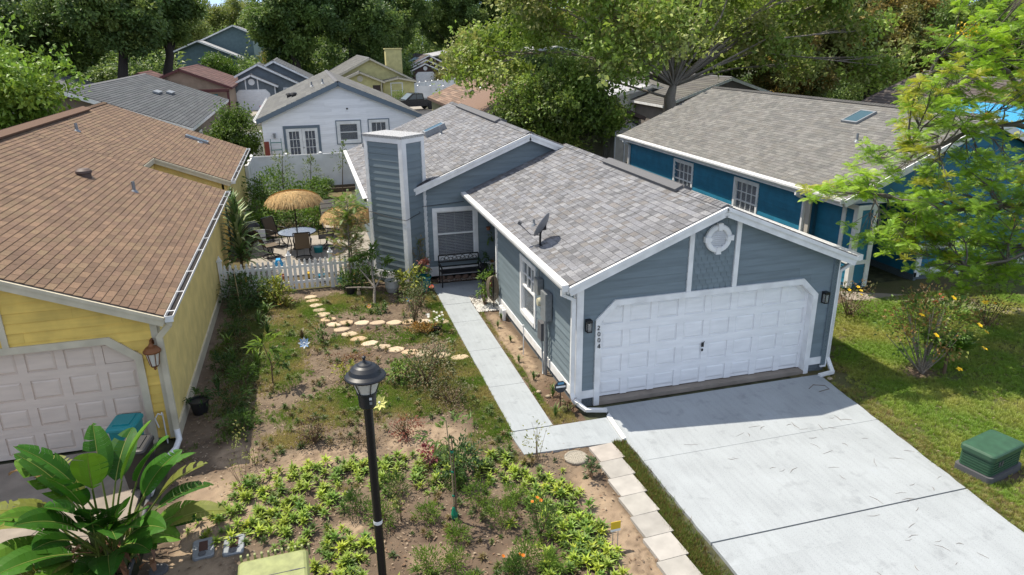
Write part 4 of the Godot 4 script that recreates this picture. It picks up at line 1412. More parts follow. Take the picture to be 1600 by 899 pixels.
	gable_house(h, 5.75, 15.0, -28.8, -50.0, 2.60, .42, mat("olive_wall", lin(.27, .25, .14), .85, {tex = "soft"}), {roof = [lin(.34, .22, .155), lin(.28, .185, .13), lin(.40, .27, .195), lin(.24, .17, .125)], trim = mat("brown_trim", lin(.10, .06, .045), .6), course = .22, over = .3})
	var S := Vector3(1, .42, 0).normalized()
	skylight(h, Vector3(8.0, 3.66, -32.6), Vector3(0, 0, -1), S, .35, 1.1, .12)
	s = Shape.new()
	s.lathe([Vector2(.12, -.1), Vector2(.12, .12), Vector2(.2, .14), Vector2(.1, .22), Vector2(0, .24)], 12, Vector3(7.6, 3.5, -33.6))
	part(h, "roof_vent", s, mats.black_plastic)
	s = Shape.new()
	s.lathe([Vector2(.12, -.1), Vector2(.12, .12), Vector2(.2, .14), Vector2(.1, .22), Vector2(0, .24)], 12, Vector3(7.4, 3.42, -41.6))
	part(h, "roof_vent", s, mats.black_plastic)
	for c in [Vector3(9.6, 4.3, -37.6), Vector3(6.7, 3.1, -30.6), Vector3(8.2, 3.75, -42)]: vent_pipe(h, c, .3, .06)
	# the small raised porch roof on the tan roof
	s = Shape.new()
	s.hexa([Vector3(5.6, 2.75, -30), Vector3(8.1, 3.80, -30), Vector3(8.1, 3.80, -38.5), Vector3(5.6, 2.75, -38.5), Vector3(5.6, 2.92, -30), Vector3(8.1, 3.93, -30), Vector3(8.1, 3.93, -38.5), Vector3(5.6, 2.92, -38.5)])
	part(h, "raised_roof", s, mat("tan_roof", lin(.33, .21, .15), .95, {tex = "speck", scale = .9}))
	# grey house with three front gables across the far street
	var gw := mat("far_grey_wall", lin(.16, .19, .215), .8, {tex = "soft"})
	var gplanks := [gw]
	h = thing("far_grey_house", "far grey-blue house with nested white-edged gables and red car", "house", Vector3(-8, 0, -80))
	gable_house(h, -11.9, -3.6, -76.5, -92, 3.0, .52, gw, {planks = gplanks, step = .25, roof = slate, rx = -7.7, over = .35})
	gable_house(h, -11.6, -5.2, -75.2, -80, 2.75, .5, gw, {planks = gplanks, step = .25, roof = slate, rx = -9.4, over = .35})
	garage_wing(h, -12.6, -7.7, -74.0, -80, 2.65, .46, gw, {planks = gplanks, step = .25, roof = slate, door = 3.4, over = .3})
	far_window(h, -6.9, .7, -75.2, 1.3, 1.6)
	# pale yellow house
	var yw := mat("far_yellow_wall", lin(.62, .56, .25), .85, {tex = "soft"})
	h = thing("far_yellow_house", "pale yellow house with grey roof and chimney across the far street", "house", Vector3(4, 0, -85))
	gable_house(h, -.7, 8.2, -79.0, -99, 2.75, .5, yw, {planks = [yw], step = .25, roof = grey_roof, rx = 3.3, over = .35, trim = mats.cream_trim})
	garage_wing(h, -.7, 4.4, -77.0, -82, 2.65, .42, yw, {planks = [yw], step = .25, roof = grey_roof, door = 0, boards = false, over = .35, trim = mats.cream_trim})
	gable_house(h, 4.6, 8.4, -78.0, -82, 2.55, .2, yw, {planks = [yw], step = .25, roof = slate, over = .3, trim = mats.cream_trim})
	far_window(h, 5.5, .5, -78.0, 1.5, 1.9)
	s = Shape.new()
	board(s, Vector3(0, 0, -77.0), X, Y, Z, 3.3, 0, 4.2, 2.2, 0, .06)
	part(h, "entrance", s, mat("dark_brown", lin(.05, .035, .03), .8))
	s = Shape.new()
	s.box(Vector3(6.7, 4.0, -83.5), Vector3(2.0, 4.4, 1.6)); s.box(Vector3(6.7, 6.24, -83.5), Vector3(2.2, .12, 1.8))
	part(h, "chimney", s, yw)
	# brown house
	var bw := mat("far_brown_wall", lin(.085, .052, .045), .8, {tex = "soft"})
	var broof := [lin(.14, .115, .115), lin(.17, .14, .14)]
	h = thing("far_brown_house", "far dark brown house with white garage door and solar panels", "house", Vector3(17, 0, -118))
	gable_house(h, 12.9, 20.7, -114, -130, 2.7, .5, bw, {roof = broof, rx = 16.4, over = .3})
	gable_house(h, 13.2, 19.0, -113, -118, 2.7, .45, bw, {roof = broof, rx = 15.8, over = .3})
	garage_wing(h, 13.0, 17.7, -112, -118, 2.5, .45, bw, {roof = broof, door = 3.1, boards = false})
	for k in 3:
		s = Shape.new()
		s.box(Vector3(14.3, 3.9, -117.5 - k * 1.9), Vector3(2.2, .08, 1.6), Basis(Z, .46))
		part(h, "solar_panel", s, mat("solar", lin(.02, .022, .035), .25))
	# pale-roofed house
	h = thing("far_pale_roof_house", "far taupe house under a pale grey roof", "house", Vector3(25, 0, -112))
	gable_house(h, 19.6, 29.0, -105, -123, 2.8, .45, mat("taupe", lin(.25, .22, .20), .85, {tex = "soft"}), {roof = [lin(.50, .49, .48), lin(.56, .55, .54)], rx = 24.4, over = .4})
	s = Shape.new()
	board(s, Vector3(0, 0, -105), X, Y, Z, 24.5, 0, 27.6, 2.2, 0, .05)
	part(h, "garage_door", s, mats.garage_white)
	# red-brown roofed house at the left
	var tw := mat("tan_wall", lin(.40, .29, .20), .85, {tex = "soft"})
	var red := [lin(.17, .085, .075), lin(.20, .10, .085), lin(.15, .075, .065)]
	var rt := mat("red_trim", lin(.11, .035, .03), .7)
	h = thing("far_red_roof_house", "far tan house with dark red roof and teal door", "house", Vector3(-17, 0, -72))
	gable_house(h, -19.6, -11.9, -66.5, -82, 3.0, .40, tw, {roof = red, rx = -16.2, over = .35, trim = rt, ridgemat = rt})
	gable_house(h, -21.5, -15.0, -64.0, -70, 2.7, .40, tw, {roof = red, rx = -19.4, over = .3, trim = rt, ridgemat = rt})
	s = Shape.new()
	board(s, Vector3(0, 0, -66.5), X, Y, Z, -14.6, 0, -13.0, 2.3, .0, .08)
	part(h, "door", s, mats.teal_plastic)
	s = Shape.new()
	s.box(Vector3(-13.6, 2.7, -65.6), Vector3(3.6, .3, .2)); s.box(Vector3(-15.2, 1.3, -65.6), Vector3(.2, 2.6, .2)); s.box(Vector3(-11.95, 1.3, -65.6), Vector3(.2, 2.6, .2))
	part(h, "porch_frame", s, rt)
	# light grey roof far left
	h = thing("far_light_grey_roof_house", "far single-storey house with light grey roof under the oaks", "house", Vector3(-31, 0, -84))
	gable_house(h, -37.5, -27.5, -66, -84, 2.5, .36, mats.white_plank0, {roof = [lin(.21, .22, .235), lin(.24, .25, .265)], rx = -31.5, over = .5})
	# tall blue-grey house with pale metal roof
	var bg := mat("far_blue_wall", lin(.12, .185, .205), .8, {tex = "soft"})
	var pale := [lin(.62, .63, .64), lin(.66, .67, .68)]
	h = thing("far_tall_blue_house", "far two-storey blue-grey house with pale roof and twin chimneys", "house", Vector3(-18, 0, -130))
	gable_house(h, -24.2, -14.6, -120, -150, 5.0, .42, bg, {roof = pale, rx = -20.6, over = .7})
	gable_house(h, -20.5, -4.5, -128, -150, 5.2, .44, bg, {roof = pale, rx = -15.5, over = .6})
	s = Shape.new()
	s.box(Vector3(-19.5, 3.1, -119.9), Vector3(9.2, .18, .1))
	part(h, "band_board", s, mats.white_trim)
	far_window(h, -19.3, .9, -120, 2.6, 1.5)
	for k in 2:
		s = Shape.new()
		s.box(Vector3(-11.6 + k * 2.2, 5.6, -124 + k * 0.0), Vector3(1.2, 5.0, 1.6)); s.box(Vector3(-11.6 + k * 2.2, 8.2, -124), Vector3(1.4, .25, 1.8))
		part(h, "chimney", s, mat("far_pale_wall", lin(.34, .42, .42), .8))
	# long white roofs behind the middle trees
	for r in [[20, 44, -150, "far long white-roofed building behind the dark middle trees", .16], [36, 58, -135, "far white-roofed building right of the pale-roofed house", .22]]:
		h = thing("white_roof_building", r[3], "building", Vector3((r[0] + r[1]) / 2.0, 0, r[2]))
		gable_house(h, r[0], r[1], r[2], r[2] - 18, 3.4, r[4], mat("far_grey_green", lin(.14, .15, .14), .9), {roof = [lin(.60, .60, .62), lin(.66, .66, .68)], over = .4})
	# roofs glimpsed between the big trees on the right
	h = thing("metal_roof_house", "low house with bright white metal roof behind the grey shed", "house", Vector3(22, 0, -46))
	gable_house(h, 15.5, 27, -40, -54, 2.5, .20, mats.white_plank0, {roof = [lin(.70, .70, .72), lin(.64, .64, .68)], over = .4})
	h = thing("taupe_gable_house", "taupe gabled house just behind the blue house ridge", "house", Vector3(25, 0, -33))
	gable_house(h, 20.0, 30.0, -35, -47, 2.7, .33, mats.taupe, {roof = [lin(.20, .19, .17), lin(.17, .16, .15)], over = .4})
	h = thing("tarped_roof_house", "brown-roofed house partly under a blue tarp at right", "house", Vector3(26, 0, -13))
	gable_house(h, 22.4, 34, -5, -21, 2.7, .40, mats.taupe, {roof = [lin(.15, .12, .11), lin(.18, .15, .14)], over = .4})
	s = Shape.new()
	s.hexa([Vector3(23.2, 3.24, -8.2), Vector3(25.2, 4.06, -8.2), Vector3(25.4, 4.14, -15.6), Vector3(23.2, 3.24, -15.6), Vector3(23.2, 3.29, -8.2), Vector3(25.2, 4.11, -8.2), Vector3(25.4, 4.19, -15.6), Vector3(23.2, 3.29, -15.6)])
	single("blue_tarp", "bright blue tarpaulin spread over a brown roof slope", "tarp", Vector3.ZERO, s, mats.tarp)

func picket(s: Shape, x: float, z: float, y0: float, y1: float, w := .085) -> void:
	var p := PackedVector2Array([Vector2(-w / 2, y0), Vector2(w / 2, y0), Vector2(w / 2, y1 - .14), Vector2(w * .25, y1 - .10), Vector2(w * .42, y1 - .05), Vector2(0, y1), Vector2(-w * .42, y1 - .05), Vector2(-w * .25, y1 - .10), Vector2(-w / 2, y1 - .14)])
	s.prism(p, Vector3(x, 0, z), X, Y, Z, 0, .022)

func fence_post(s: Shape, x: float, z: float, y1: float) -> void:
	s.box(Vector3(x, y1 / 2 - .06, z), Vector3(.11, y1 - .12, .11))
	s.box(Vector3(x, y1 - .11, z), Vector3(.15, .03, .15))
	s.lathe([Vector2(.06, y1 - .1), Vector2(.065, y1 - .05), Vector2(.03, y1), Vector2(0, y1 + .06)], 4, Vector3(x, 0, z), Basis(Y, PI / 4), true)

func fences() -> void:
	var m: Material = mats.white_vinyl
	var z := -9.25
	for r in [[-7.55, -5.62, "white picket fence section beside the yellow house", -1], [-4.42, -3.2, "white picket fence section beside the chimney", 1]]:
		var h := thing("picket_fence", r[2], "picket fence", Vector3((r[0] + r[1]) / 2, 0, z))
		var s := Shape.new()
		s.box(Vector3((r[0] + r[1]) / 2, .25, z - .02), Vector3(r[1] - r[0], .08, .035)); s.box(Vector3((r[0] + r[1]) / 2, .74, z - .02), Vector3(r[1] - r[0], .08, .035))
		part(h, "rail", s, m)
		var x: float = r[0] + .12
		while x < r[1] - .05:
			s = Shape.new()
			picket(s, x, z, .05, .98 + rf(-.01, .01))
			part(h, "picket", s, m)
			x += .152
		for px in [r[0], r[1]]:
			s = Shape.new()
			fence_post(s, px, z, 1.22)
			part(h, "post", s, m)
	var g := thing("picket_gate", "white picket gate with lace lattice between two pointed posts", "gate", Vector3(-5.0, 0, z))
	var s := Shape.new()
	s.box(Vector3(-5.02, .25, z - .02), Vector3(1.08, .08, .035)); s.box(Vector3(-5.02, .74, z - .02), Vector3(1.08, .08, .035))
	part(g, "rail", s, m)
	for i in 7:
		s = Shape.new()
		picket(s, -5.48 + i * .152, z, .05, .98)
		part(g, "picket", s, m)
	s = Shape.new()
	for i in 22:
		for k in 2:
			var c := Vector3(-4.92 + k * .20 + (i % 2) * .07, .1 + i * .038, z + .035)
			s.lathe([Vector2(.035, -.004), Vector2(.045, -.004), Vector2(.045, .004), Vector2(.035, .004), Vector2(.035, -.004)], 8, c, Basis(X, Z, -Y))
	part(g, "lattice", s, m)
	# tall vinyl fences
	for f in [["vinyl_fence", "tall white vinyl fence across the back of the garden", Vector3(-7.5, 0, -25.3), Vector3(2.4, 0, -25.0), 1.78],
			["vinyl_fence", "tall white vinyl fence running back behind the yellow house", Vector3(-7.55, 0, -22.4), Vector3(-7.5, 0, -25.2), 1.75],
			["vinyl_fence", "white vinyl fence beyond the white house left corner", Vector3(-10.6, 0, -36.5), Vector3(-7.6, 0, -36.5), 1.7],
			["vinyl_fence", "far white vinyl fence beside the black pickup truck", Vector3(8.6, 0, -76.5), Vector3(14.0, 0, -72.0), 2.0],
			["vinyl_fence", "far white vinyl fence on the driveway of the brown house", Vector3(8.4, 0, -79.0), Vector3(15.5, 0, -88.0), 2.2]]:
		var a: Vector3 = f[2]
		var b: Vector3 = f[3]
		var hh: float = f[4]
		var h := thing(f[0], f[1], "fence", (a + b) / 2)
		var d := (b - a).normalized()
		var l := (b - a).length()
		var n := int(ceil(l / 1.9))
		for i in n + 1:
			s = Shape.new()
			var p := a + d * l * i / n
			s.box(p + Y * (hh + .04) / 2, Vector3(.13, hh + .04, .13), Basis(d, Y, d.cross(Y)))
			s.lathe([Vector2(.11, hh + .04), Vector2(.11, hh + .07), Vector2(0, hh + .14)], 4, p, Basis(d, Y, d.cross(Y)) * Basis(Y, PI / 4), true)
			part(h, "post", s, m)
			if i < n:
				var c := a + d * l * (i + .5) / n
				s = Shape.new()
				var bs := Basis(d, Y, d.cross(Y))
				s.box(c + Y * (hh / 2 + .02), Vector3(l / n - .1, hh - .1, .035), bs)
				s.box(c + Y * (hh - .04), Vector3(l / n - .1, .1, .06), bs); s.box(c + Y * .1, Vector3(l / n - .1, .12, .06), bs)
				for k in 5: s.box(c + d * (k - 2) * (l / n / 5.5) + Y * (hh / 2), Vector3(.008, hh - .22, .041), bs)
				part(h, "panel", s, m)
	# weathered board fence between the blue-grey and the blue house
	var wf := thing("board_fence", "low weathered wooden board fence between the blue-grey and blue houses", "fence", Vector3(8, 0, -21))
	var a := Vector3(7.5, 0, -14.5)
	var b := Vector3(8.9, 0, -31.5)
	var d := (b - a).normalized()
	var bs := Basis(d, Y, d.cross(Y))
	for i in 112:
		s = Shape.new()
		s.box(a + d * (.08 + i * .152) + Y * (.88 + rf(-.02, .02)), Vector3(.143, 1.74, .025), bs)
		part(wf, "board", s, mats.wood_grey)
	for i in 8:
		s = Shape.new()
		s.box(a + d * (i * 2.35) + d.cross(Y) * .08 + Y * .95, Vector3(.1, 1.9, .1), bs)
		part(wf, "post", s, mats.wood_grey)
		if i < 7:
			s = Shape.new()
			s.box(a + d * (i * 2.35 + 1.17) + Y * 1.79, Vector3(2.33, .05, .16), bs)
			part(wf, "cap_board", s, mat("cap_wood%d" % (i % 2), [lin(.30, .22, .14), lin(.12, .08, .06)][i % 2], .9, {tex = "worn"}))
	# shed
	var sh := thing("garden_shed", "small beige panelled shed with dark roof left of the blue house", "shed", Vector3(14.4, 0, -28.9))
	var gp := PackedVector2Array([Vector2(0, 0), Vector2(2.2, 0), Vector2(2.2, 1.9), Vector2(1.1, 2.45), Vector2(0, 1.9)])
	var so := Vector3(12.9, 0, -27.6)
	var SU := Vector3(.93, 0, -.15).normalized()
	var SN := Vector3(.15, 0, .93).normalized()
	var sm := mat("shed_wall", lin(.58, .54, .47), .8, {tex = "soft"})
	s = Shape.new()
	s.prism(gp, so, SU, Y, SN, -3.0, 0)
	part(sh, "wall", s, sm)
	for k in 10:
		s = Shape.new()
		s.box(so - SU * .01 - SN * (.15 + k * .3) + Y * .95, Vector3(.02, 1.86, .27), Basis(SU, Y, SN))
		part(sh, "plank", s, sm)
	s = Shape.new()
	for q in [[Vector2(-.1, 1.86), Vector2(1.1, 2.46)], [Vector2(2.3, 1.86), Vector2(1.1, 2.46)]]:
		var p0: Vector3 = so + SU * q[0].x + Y * q[0].y
		var p1: Vector3 = so + SU * q[1].x + Y * q[1].y
		s.hexa([p0 + SN * .12, p1 + SN * .12, p1 - SN * 3.12, p0 - SN * 3.12, p0 + SN * .12 + Y * .06, p1 + SN * .12 + Y * .06, p1 - SN * 3.12 + Y * .06, p0 - SN * 3.12 + Y * .06])
	part(sh, "roof", s, mat("shed_roof", lin(.05, .05, .055), .85, {tex = "fine"}))
	s = Shape.new()
	for x in [.03, 2.17, .7, 1.5]: s.box(so + SU * x + SN * .02 + Y * (.95 if x < .1 or x > 2 else .85), Vector3(.07, 1.9 if x < .1 or x > 2 else 1.7, .03), Basis(SU, Y, SN))
	part(sh, "trim", s, mats.white_trim)

var nz_a := FastNoiseLite.new()
var nz_b := FastNoiseLite.new()
var nz_c := FastNoiseLite.new()

func sstep(a: float, b: float, x: float) -> float:
	var t := clampf((x - a) / (b - a), 0.0, 1.0)
	return t * t * (3.0 - 2.0 * t)

func bump(x: float, z: float, cx: float, cz: float, rx: float, rz: float) -> float:
	var d := sqrt(pow((x - cx) / rx, 2) + pow((z - cz) / rz, 2))
	return clampf(1.35 - d, 0.0, 1.0)

# how sandy, how green (0..1) the front garden is at a spot; the rest is bare mulch and dry thatch
func sandy(x: float, z: float) -> float:
	var s := 0.0
	for q in [[-4.9, .5, 1.1, .5], [-3.2, .45, 1.0, .8], [-6.6, 1.5, .8, 1.4], [-6.9, 3.2, .6, 1.6], [-6.6, -.1, .5, .5], [-.75, 3.6, .34, 2.4], [-.35, -3.2, .28, 2.9], [-3.6, 3.6, .5, .4], [-6.0, .9, .7, .5], [-4.7, 2.6, .35, .3], [-2.2, 3.9, .4, .3]]:
		s = maxf(s, bump(x, z, q[0], q[1], q[2], q[3]))
	return clampf(s + nz_a.get_noise_2d(x * 30, z * 30) * .35, 0, 1)

func grassy(x: float, z: float) -> float:
	var g := 0.0
	for q in [[-1.78, -1.2, .38, 3.2, 1.0], [-4.9, -7.6, 1.7, 1.0, .8], [-5.6, -6.0, .9, 1.3, .8], [-5.9, -3.6, .7, 1.6, .8], [-4.6, -1.5, 1.4, .8, .9], [-3.2, -1.2, 1.3, 1.0, .75], [-2.2, -2.2, .8, .9, .9], [-1.75, -5.6, .3, 2.6, .9], [-2.3, -4.4, .8, .45, .55], [-3.6, -7.0, 1.0, .8, .6], [-6.6, -5.5, .8, 4.0, .8], [-4.4, -4.9, .8, .5, .6], [-5.5, -.3, .6, .5, .75], [-2.3, .7, .5, .6, .8], [-.58, -2.5, .10, 3.4, .95], [-.35, .2, .3, .35, .7]]:
		g = maxf(g, bump(x, z, q[0], q[1], q[2], q[3]) * q[4])
	return clampf(g + nz_b.get_noise_2d(x * 22, z * 22) * .55, 0, 1)

func garden_color(x: float, z: float) -> Color:
	var a := nz_a.get_noise_2d(x * 90, z * 90)
	var b := nz_b.get_noise_2d(x * 14 + 40, z * 14)
	var c := Color(.23, .16, .105).lerp(Color(.33, .245, .165), clampf(.5 + b * 1.4, 0, 1))
	c = c.lerp(Color(.115, .075, .048), clampf(a * 1.6 - .25, 0, .65))
	c = c.lerp(Color(.145, .135, .05), sstep(.3, .75, grassy(x, z)) * .6)
	var sand := Color(.66, .49, .325).lerp(Color(.54, .39, .26), clampf(.5 + a * 1.2, 0, 1))
	sand = sand.lerp(Color(.24, .165, .105), clampf(nz_c.get_noise_2d(x * 190, z * 190) * 1.5 + b * .8 - .05, 0, .75))
	c = c.lerp(sand, sstep(.35, .75, sandy(x, z)))
	var mul := bump(x, z, -3.2, 3.0, 1.0, 1.0)
	c = c.lerp(Color(.21, .135, .10), mul * .5)
	if x > -.66: c = c.lerp(Color(.17, .095, .055), bump(x, z, -.25, -.5, .4, 1.0) * .8)
	return c

func patch(par: Node3D, nm: String, x0: float, x1: float, z0: float, z1: float, step: float, y: float, colour: Callable, rough: float, m: Material) -> void:
	var nx := int((x1 - x0) / step)
	var nzz := int((z1 - z0) / step)
	var s := Shape.new()
	var hs := PackedFloat32Array()
	hs.resize((nx + 1) * (nzz + 1))
	for j in nzz + 1:
		for i in nx + 1:
			var x := x0 + (x1 - x0) * i / nx
			var z := z0 + (z1 - z0) * j / nzz
			var edge := clampf(minf(minf(x - x0, x1 - x), minf(z - z0, z1 - z)) / .15, 0, 1)
			hs[j * (nx + 1) + i] = y + edge * rough * (nz_a.get_noise_2d(x * 60, z * 60) + .6 * nz_c.get_noise_2d(x * 160, z * 160))
	for j in nzz + 1:
		for i in nx + 1:
			var x := x0 + (x1 - x0) * i / nx
			var z := z0 + (z1 - z0) * j / nzz
			var hx := hs[j * (nx + 1) + mini(i + 1, nx)] - hs[j * (nx + 1) + maxi(i - 1, 0)]
			var hz := hs[mini(j + 1, nzz) * (nx + 1) + i] - hs[maxi(j - 1, 0) * (nx + 1) + i]
			s.col = (colour as Callable).call(x, z)
			s._p(Vector3(x, hs[j * (nx + 1) + i], z), Vector3(-hx, 2 * step, -hz).normalized())
	for j in nzz:
		for i in nx:
			var a := j * (nx + 1) + i
			s.ix.append_array([a, a + 1, a + nx + 1, a + 1, a + nx + 2, a + nx + 1])
	part(par, nm, s, m)

func grass_mesh(n: int, h: float, w: float, spread: float) -> ArrayMesh:
	var s := Shape.new()
	for i in n:
		var a := rf(0, TAU)
		var o := Vector3(cos(a), 0, sin(a)) * rf(0, spread)
		var d := Vector3(cos(a), 0, sin(a)) * rf(.1, .8)
		var p := Vector3(-sin(a), 0, cos(a)) * w * .5
		var hh := h * rf(.6, 1.1)
		var m := o + Y * hh * .6 + d * hh * .3
		var t := o + Y * hh + d * hh * .9
		s.quad(o - p, o + p, m + p * .8, m - p * .8, Vector3(cos(a), 1, sin(a)))
		s.tri(m - p * .8, m + p * .8, t, Vector3(cos(a), 1, sin(a)))
	return s.mesh()

func clods(par: Node3D, n: int, x0: float, x1: float, z0: float, z1: float, ok: Callable) -> void:
	# dry leaves, mulch chips and crumbs lying about
	var s := Shape.new()
	for i in n:
		var x := rf(x0, x1)
		var z := rf(z0, z1)
		if not (ok as Callable).call(x, z): continue
		var a := rf(0, TAU)
		var r := rf(.012, .035)
		s.col = [Color(.12, .08, .05), Color(.26, .18, .11), Color(.20, .12, .07), Color(.34, .26, .18)][rng.randi() % 4]
		var o := Vector3(x, .018 + rf(0, .01), z)
		var d := Vector3(cos(a), rf(-.2, .3), sin(a)) * r
		var e := Vector3(-sin(a), rf(-.2, .3), cos(a)) * r * rf(.25, .6)
		s.tri(o - d, o + e, o + d, Y); s.tri(o - d, o + d, o - e + Y * .004, Y)
	part(par, "litter", s, mats.petal, "stuff")

func setting() -> void:
	nz_a.frequency = .02; nz_a.seed = 3
	nz_b.frequency = .02; nz_b.seed = 8; nz_b.fractal_octaves = 4
	nz_c.frequency = .03; nz_c.seed = 5
	# one sheet of ground to the horizon
	var g := ground_piece("ground", "ground of dull grass and sandy soil reaching to the horizon", "ground")
	var s := Shape.new()
	s.quad(Vector3(-900, -.03, 200), Vector3(900, -.03, 200), Vector3(900, -.03, -1500), Vector3(-900, -.03, -1500), Y)
	part(g, "soil", s, mat("far_ground", lin(.12, .125, .06), .97, {tex = "worn", scale = .12}))
	# front garden
	g = ground_piece("garden_ground", "bare sandy and mulched ground of the front garden", "garden ground")
	patch(g, "soil", -7.63, .02, -9.2, 7.0, .05, 0.0, garden_color, .03, mats.soil)
	clods(g, 15000, -7.5, -.1, -9.0, 6.0, func(x, z): return sandy(x, z) < .55 or rf(0, 1) < .35)
	# grass of the front garden: sparse tufts, green and straw
	var gm := grass_mesh(9, .075, .007, .05)
	var xf := []
	var cs := PackedColorArray()
	for i in 120000:
		var x := rf(-7.5, -.15)
		var z := rf(-9.0, 1.6)
		if x > -1.5 and (z < -5.7 or x < -.66 or z > .58): continue
		var k := grassy(x, z) - sandy(x, z) * .9
		if k < rf(.12, .75): continue
		var c := Color(.16, .27, .03).lerp(Color(.42, .36, .13), clampf(.42 + nz_b.get_noise_2d(x * 30, z * 30) * 1.6 + rf(-.25, .25), 0, 1))
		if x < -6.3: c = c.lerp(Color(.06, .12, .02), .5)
		cs.append(vary(c, .2))
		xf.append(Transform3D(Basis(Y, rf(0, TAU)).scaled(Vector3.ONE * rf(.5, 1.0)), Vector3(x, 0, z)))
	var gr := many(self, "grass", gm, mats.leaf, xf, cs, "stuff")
	gr.set_meta("label", "patchy dry grass growing among the front garden paths"); gr.set_meta("category", "grass")
	# weeds between the pavers and the driveway
	xf = []; cs = PackedColorArray()
	for i in 5200:
		var z := rf(1.5, 6.2)
		var x := -.07 + .24 - (z - 1.5) * .035 + rng.randfn() * .12
		if x > .45 or x < .17 - (z - 1.5) * .065: continue
		cs.append(vary(Color(.13, .20, .03).lerp(Color(.20, .12, .045), clampf(rf(-.4, 1.1), 0, 1)), .25))
		xf.append(Transform3D(Basis(Y, rf(0, TAU)).scaled(Vector3.ONE * rf(.6, 1.3)), Vector3(x, 0, z)))
	gr = many(self, "grass", gm, mats.leaf, xf, cs, "stuff")
	gr.set_meta("label", "strip of weeds between the paver path and the driveway"); gr.set_meta("category", "grass")
	# lawn on the right
	g = ground_piece("lawn", "green lawn right of the driveway and garage", "lawn")
	patch(g, "soil", 5.0, 16.0, -4.6, 9.0, .11, -.004, func(x, z):
		var c := Color(.15, .18, .045).lerp(Color(.20, .16, .075), clampf(nz_b.get_noise_2d(x * 16, z * 16) * 1.6 + .35, 0, .9))
		c = c.lerp(Color(.30, .21, .14), bump(x, z, 7.9, .75, .5, .45))
		return c.lerp(Color(.22, .15, .10), maxf(bump(x, z, 8.5, -3.8, 2.5, .9), bump(x, z, 6.2, 4.3, .6, .5) * .8)), .02, mats.soil)
	xf = []; cs = PackedColorArray()
	var lm := grass_mesh(10, .06, .007, .06)
	for i in 95000:
		var z := rf(-3.4, 8.5)
		var x := rf(5.0, 14.5)
		var edge := 5.68 - maxf(z - .3, 0) * .118 + nz_a.get_noise_2d(z * 80, 5) * .10
		if z < .3: edge = 6.0
		if x < edge + rf(-.02, .06): continue
		if rf(0, 1) < bump(x, z, 7.9, .75, .45, .4) * 1.2 or rf(0, 1) < bump(x, z, 6.2, 4.35, .6, .4) * .8: continue
		if nz_b.get_noise_2d(x * 26, z * 26) > rf(.12, .6): continue
		var c := Color(.21, .34, .035).lerp(Color(.40, .40, .09), clampf(.25 + nz_a.get_noise_2d(x * 22, z * 22) * 1.3, 0, 1))
		if x < edge + .45: c = c.lerp(Color(.34, .24, .10), rf(0, .9))
		cs.append(vary(c, .22))
		xf.append(Transform3D(Basis(Y, rf(0, TAU)).scaled(Vector3.ONE * rf(.55, 1.15)), Vector3(x, 0, z)))
	gr = many(self, "grass", lm, mats.leaf, xf, cs, "stuff")
	gr.set_meta("label", "short green grass covering the lawn right of the driveway"); gr.set_meta("category", "grass")
	clods(g, 3500, 5.1, 12.5, -3.5, 7.0, func(x, z): return rf(0, 1) < .4 + bump(x, z, 7.9, .75, .5, .5))
	# driveway in three bays with dark joints
	g = ground_piece("driveway", "pale grey painted concrete driveway in front of the white garage door", "driveway")
	var zs := [.22, 2.22, 4.5, 9.5]
	for i in 3:
		s = Shape.new()
		var p := PackedVector2Array()
		var z0: float = zs[i] + (.004 if i else 0.0)
		var z1: float = zs[i + 1] - [.004, .026, 0.0][i]
		for k in 13:
			var z := lerpf(z0, z1, k / 12.0)
			p.append(Vector2(5.66 - maxf(z - .3, 0) * .118 + .6 * maxf(0, z - 5.6) * .118 + nz_c.get_noise_2d(z * 50, 2) * .035, z))
		for k in 13:
			var z := lerpf(z1, z0, k / 12.0)
			p.append(Vector2((.53 if z < .9 else lerpf(.53, .44, clampf((z - .9) / .6, 0, 1))) + nz_c.get_noise_2d(z * 60, 9) * .02, z))
		s.prism(p, Vector3.ZERO, X, Z, Y, -.1, .03)
		part(g, "slab", s, mats.painted_slab)
	# twigs and pods fallen on the driveway
	s = Shape.new()
	for i in 48:
		var c := Vector3(lerpf(1.2, 5.2, pow(rng.randf(), .6)), .034, rf(1.6, 6.0))
		var a := rf(-.6, .6) + (PI / 2 if rng.randf() < .25 else 0.0)
		var l := rf(.04, .13)
		var w := rf(.002, .004)
		var d := Vector3(cos(a), 0, sin(a)) * l
		var b := Vector3(-sin(a), 0, cos(a)) * rf(-.03, .03)
		s.tube([c - d, c + b, c + d], [w * .5, w, w * .5], 4)
	part(g, "fallen_twigs", s, mats.stem_brown, "stuff")
	s = Shape.new()
	s.tube([Vector3(5.0, .036, .75), Vector3(5.2, .036, .62), Vector3(5.42, .036, .72), Vector3(5.4, .036, .88), Vector3(5.12, .036, .92)], [.005, .006, .006, .006, .005], 5)
	part(g, "fallen_vine", s, mats.stem_brown)
	# walk to the porch
	g = ground_piece("front_walk", "pale painted concrete walk from driveway to porch", "walk")
	var wz := [-6.55, -5.16, -3.25, -1.3, .60]
	for i in 4:
		s = Shape.new()
		s.prism(PackedVector2Array([Vector2(-1.50, wz[i] + .005), Vector2(-.69, wz[i] + .005), Vector2(-.69, wz[i + 1] - .005), Vector2(-1.50, wz[i + 1] - .005)]), Vector3.ZERO, X, Z, Y, -.08, .035)
		part(g, "slab", s, mats.painted_walk)
	s = Shape.new()
	s.prism(PackedVector2Array([Vector2(-1.57, .62), Vector2(.42, .62), Vector2(.36, 1.52), Vector2(-1.52, 1.42)]), Vector3.ZERO, X, Z, Y, -.08, .033)
	part(g, "slab", s, mats.painted_walk)
	s = Shape.new()
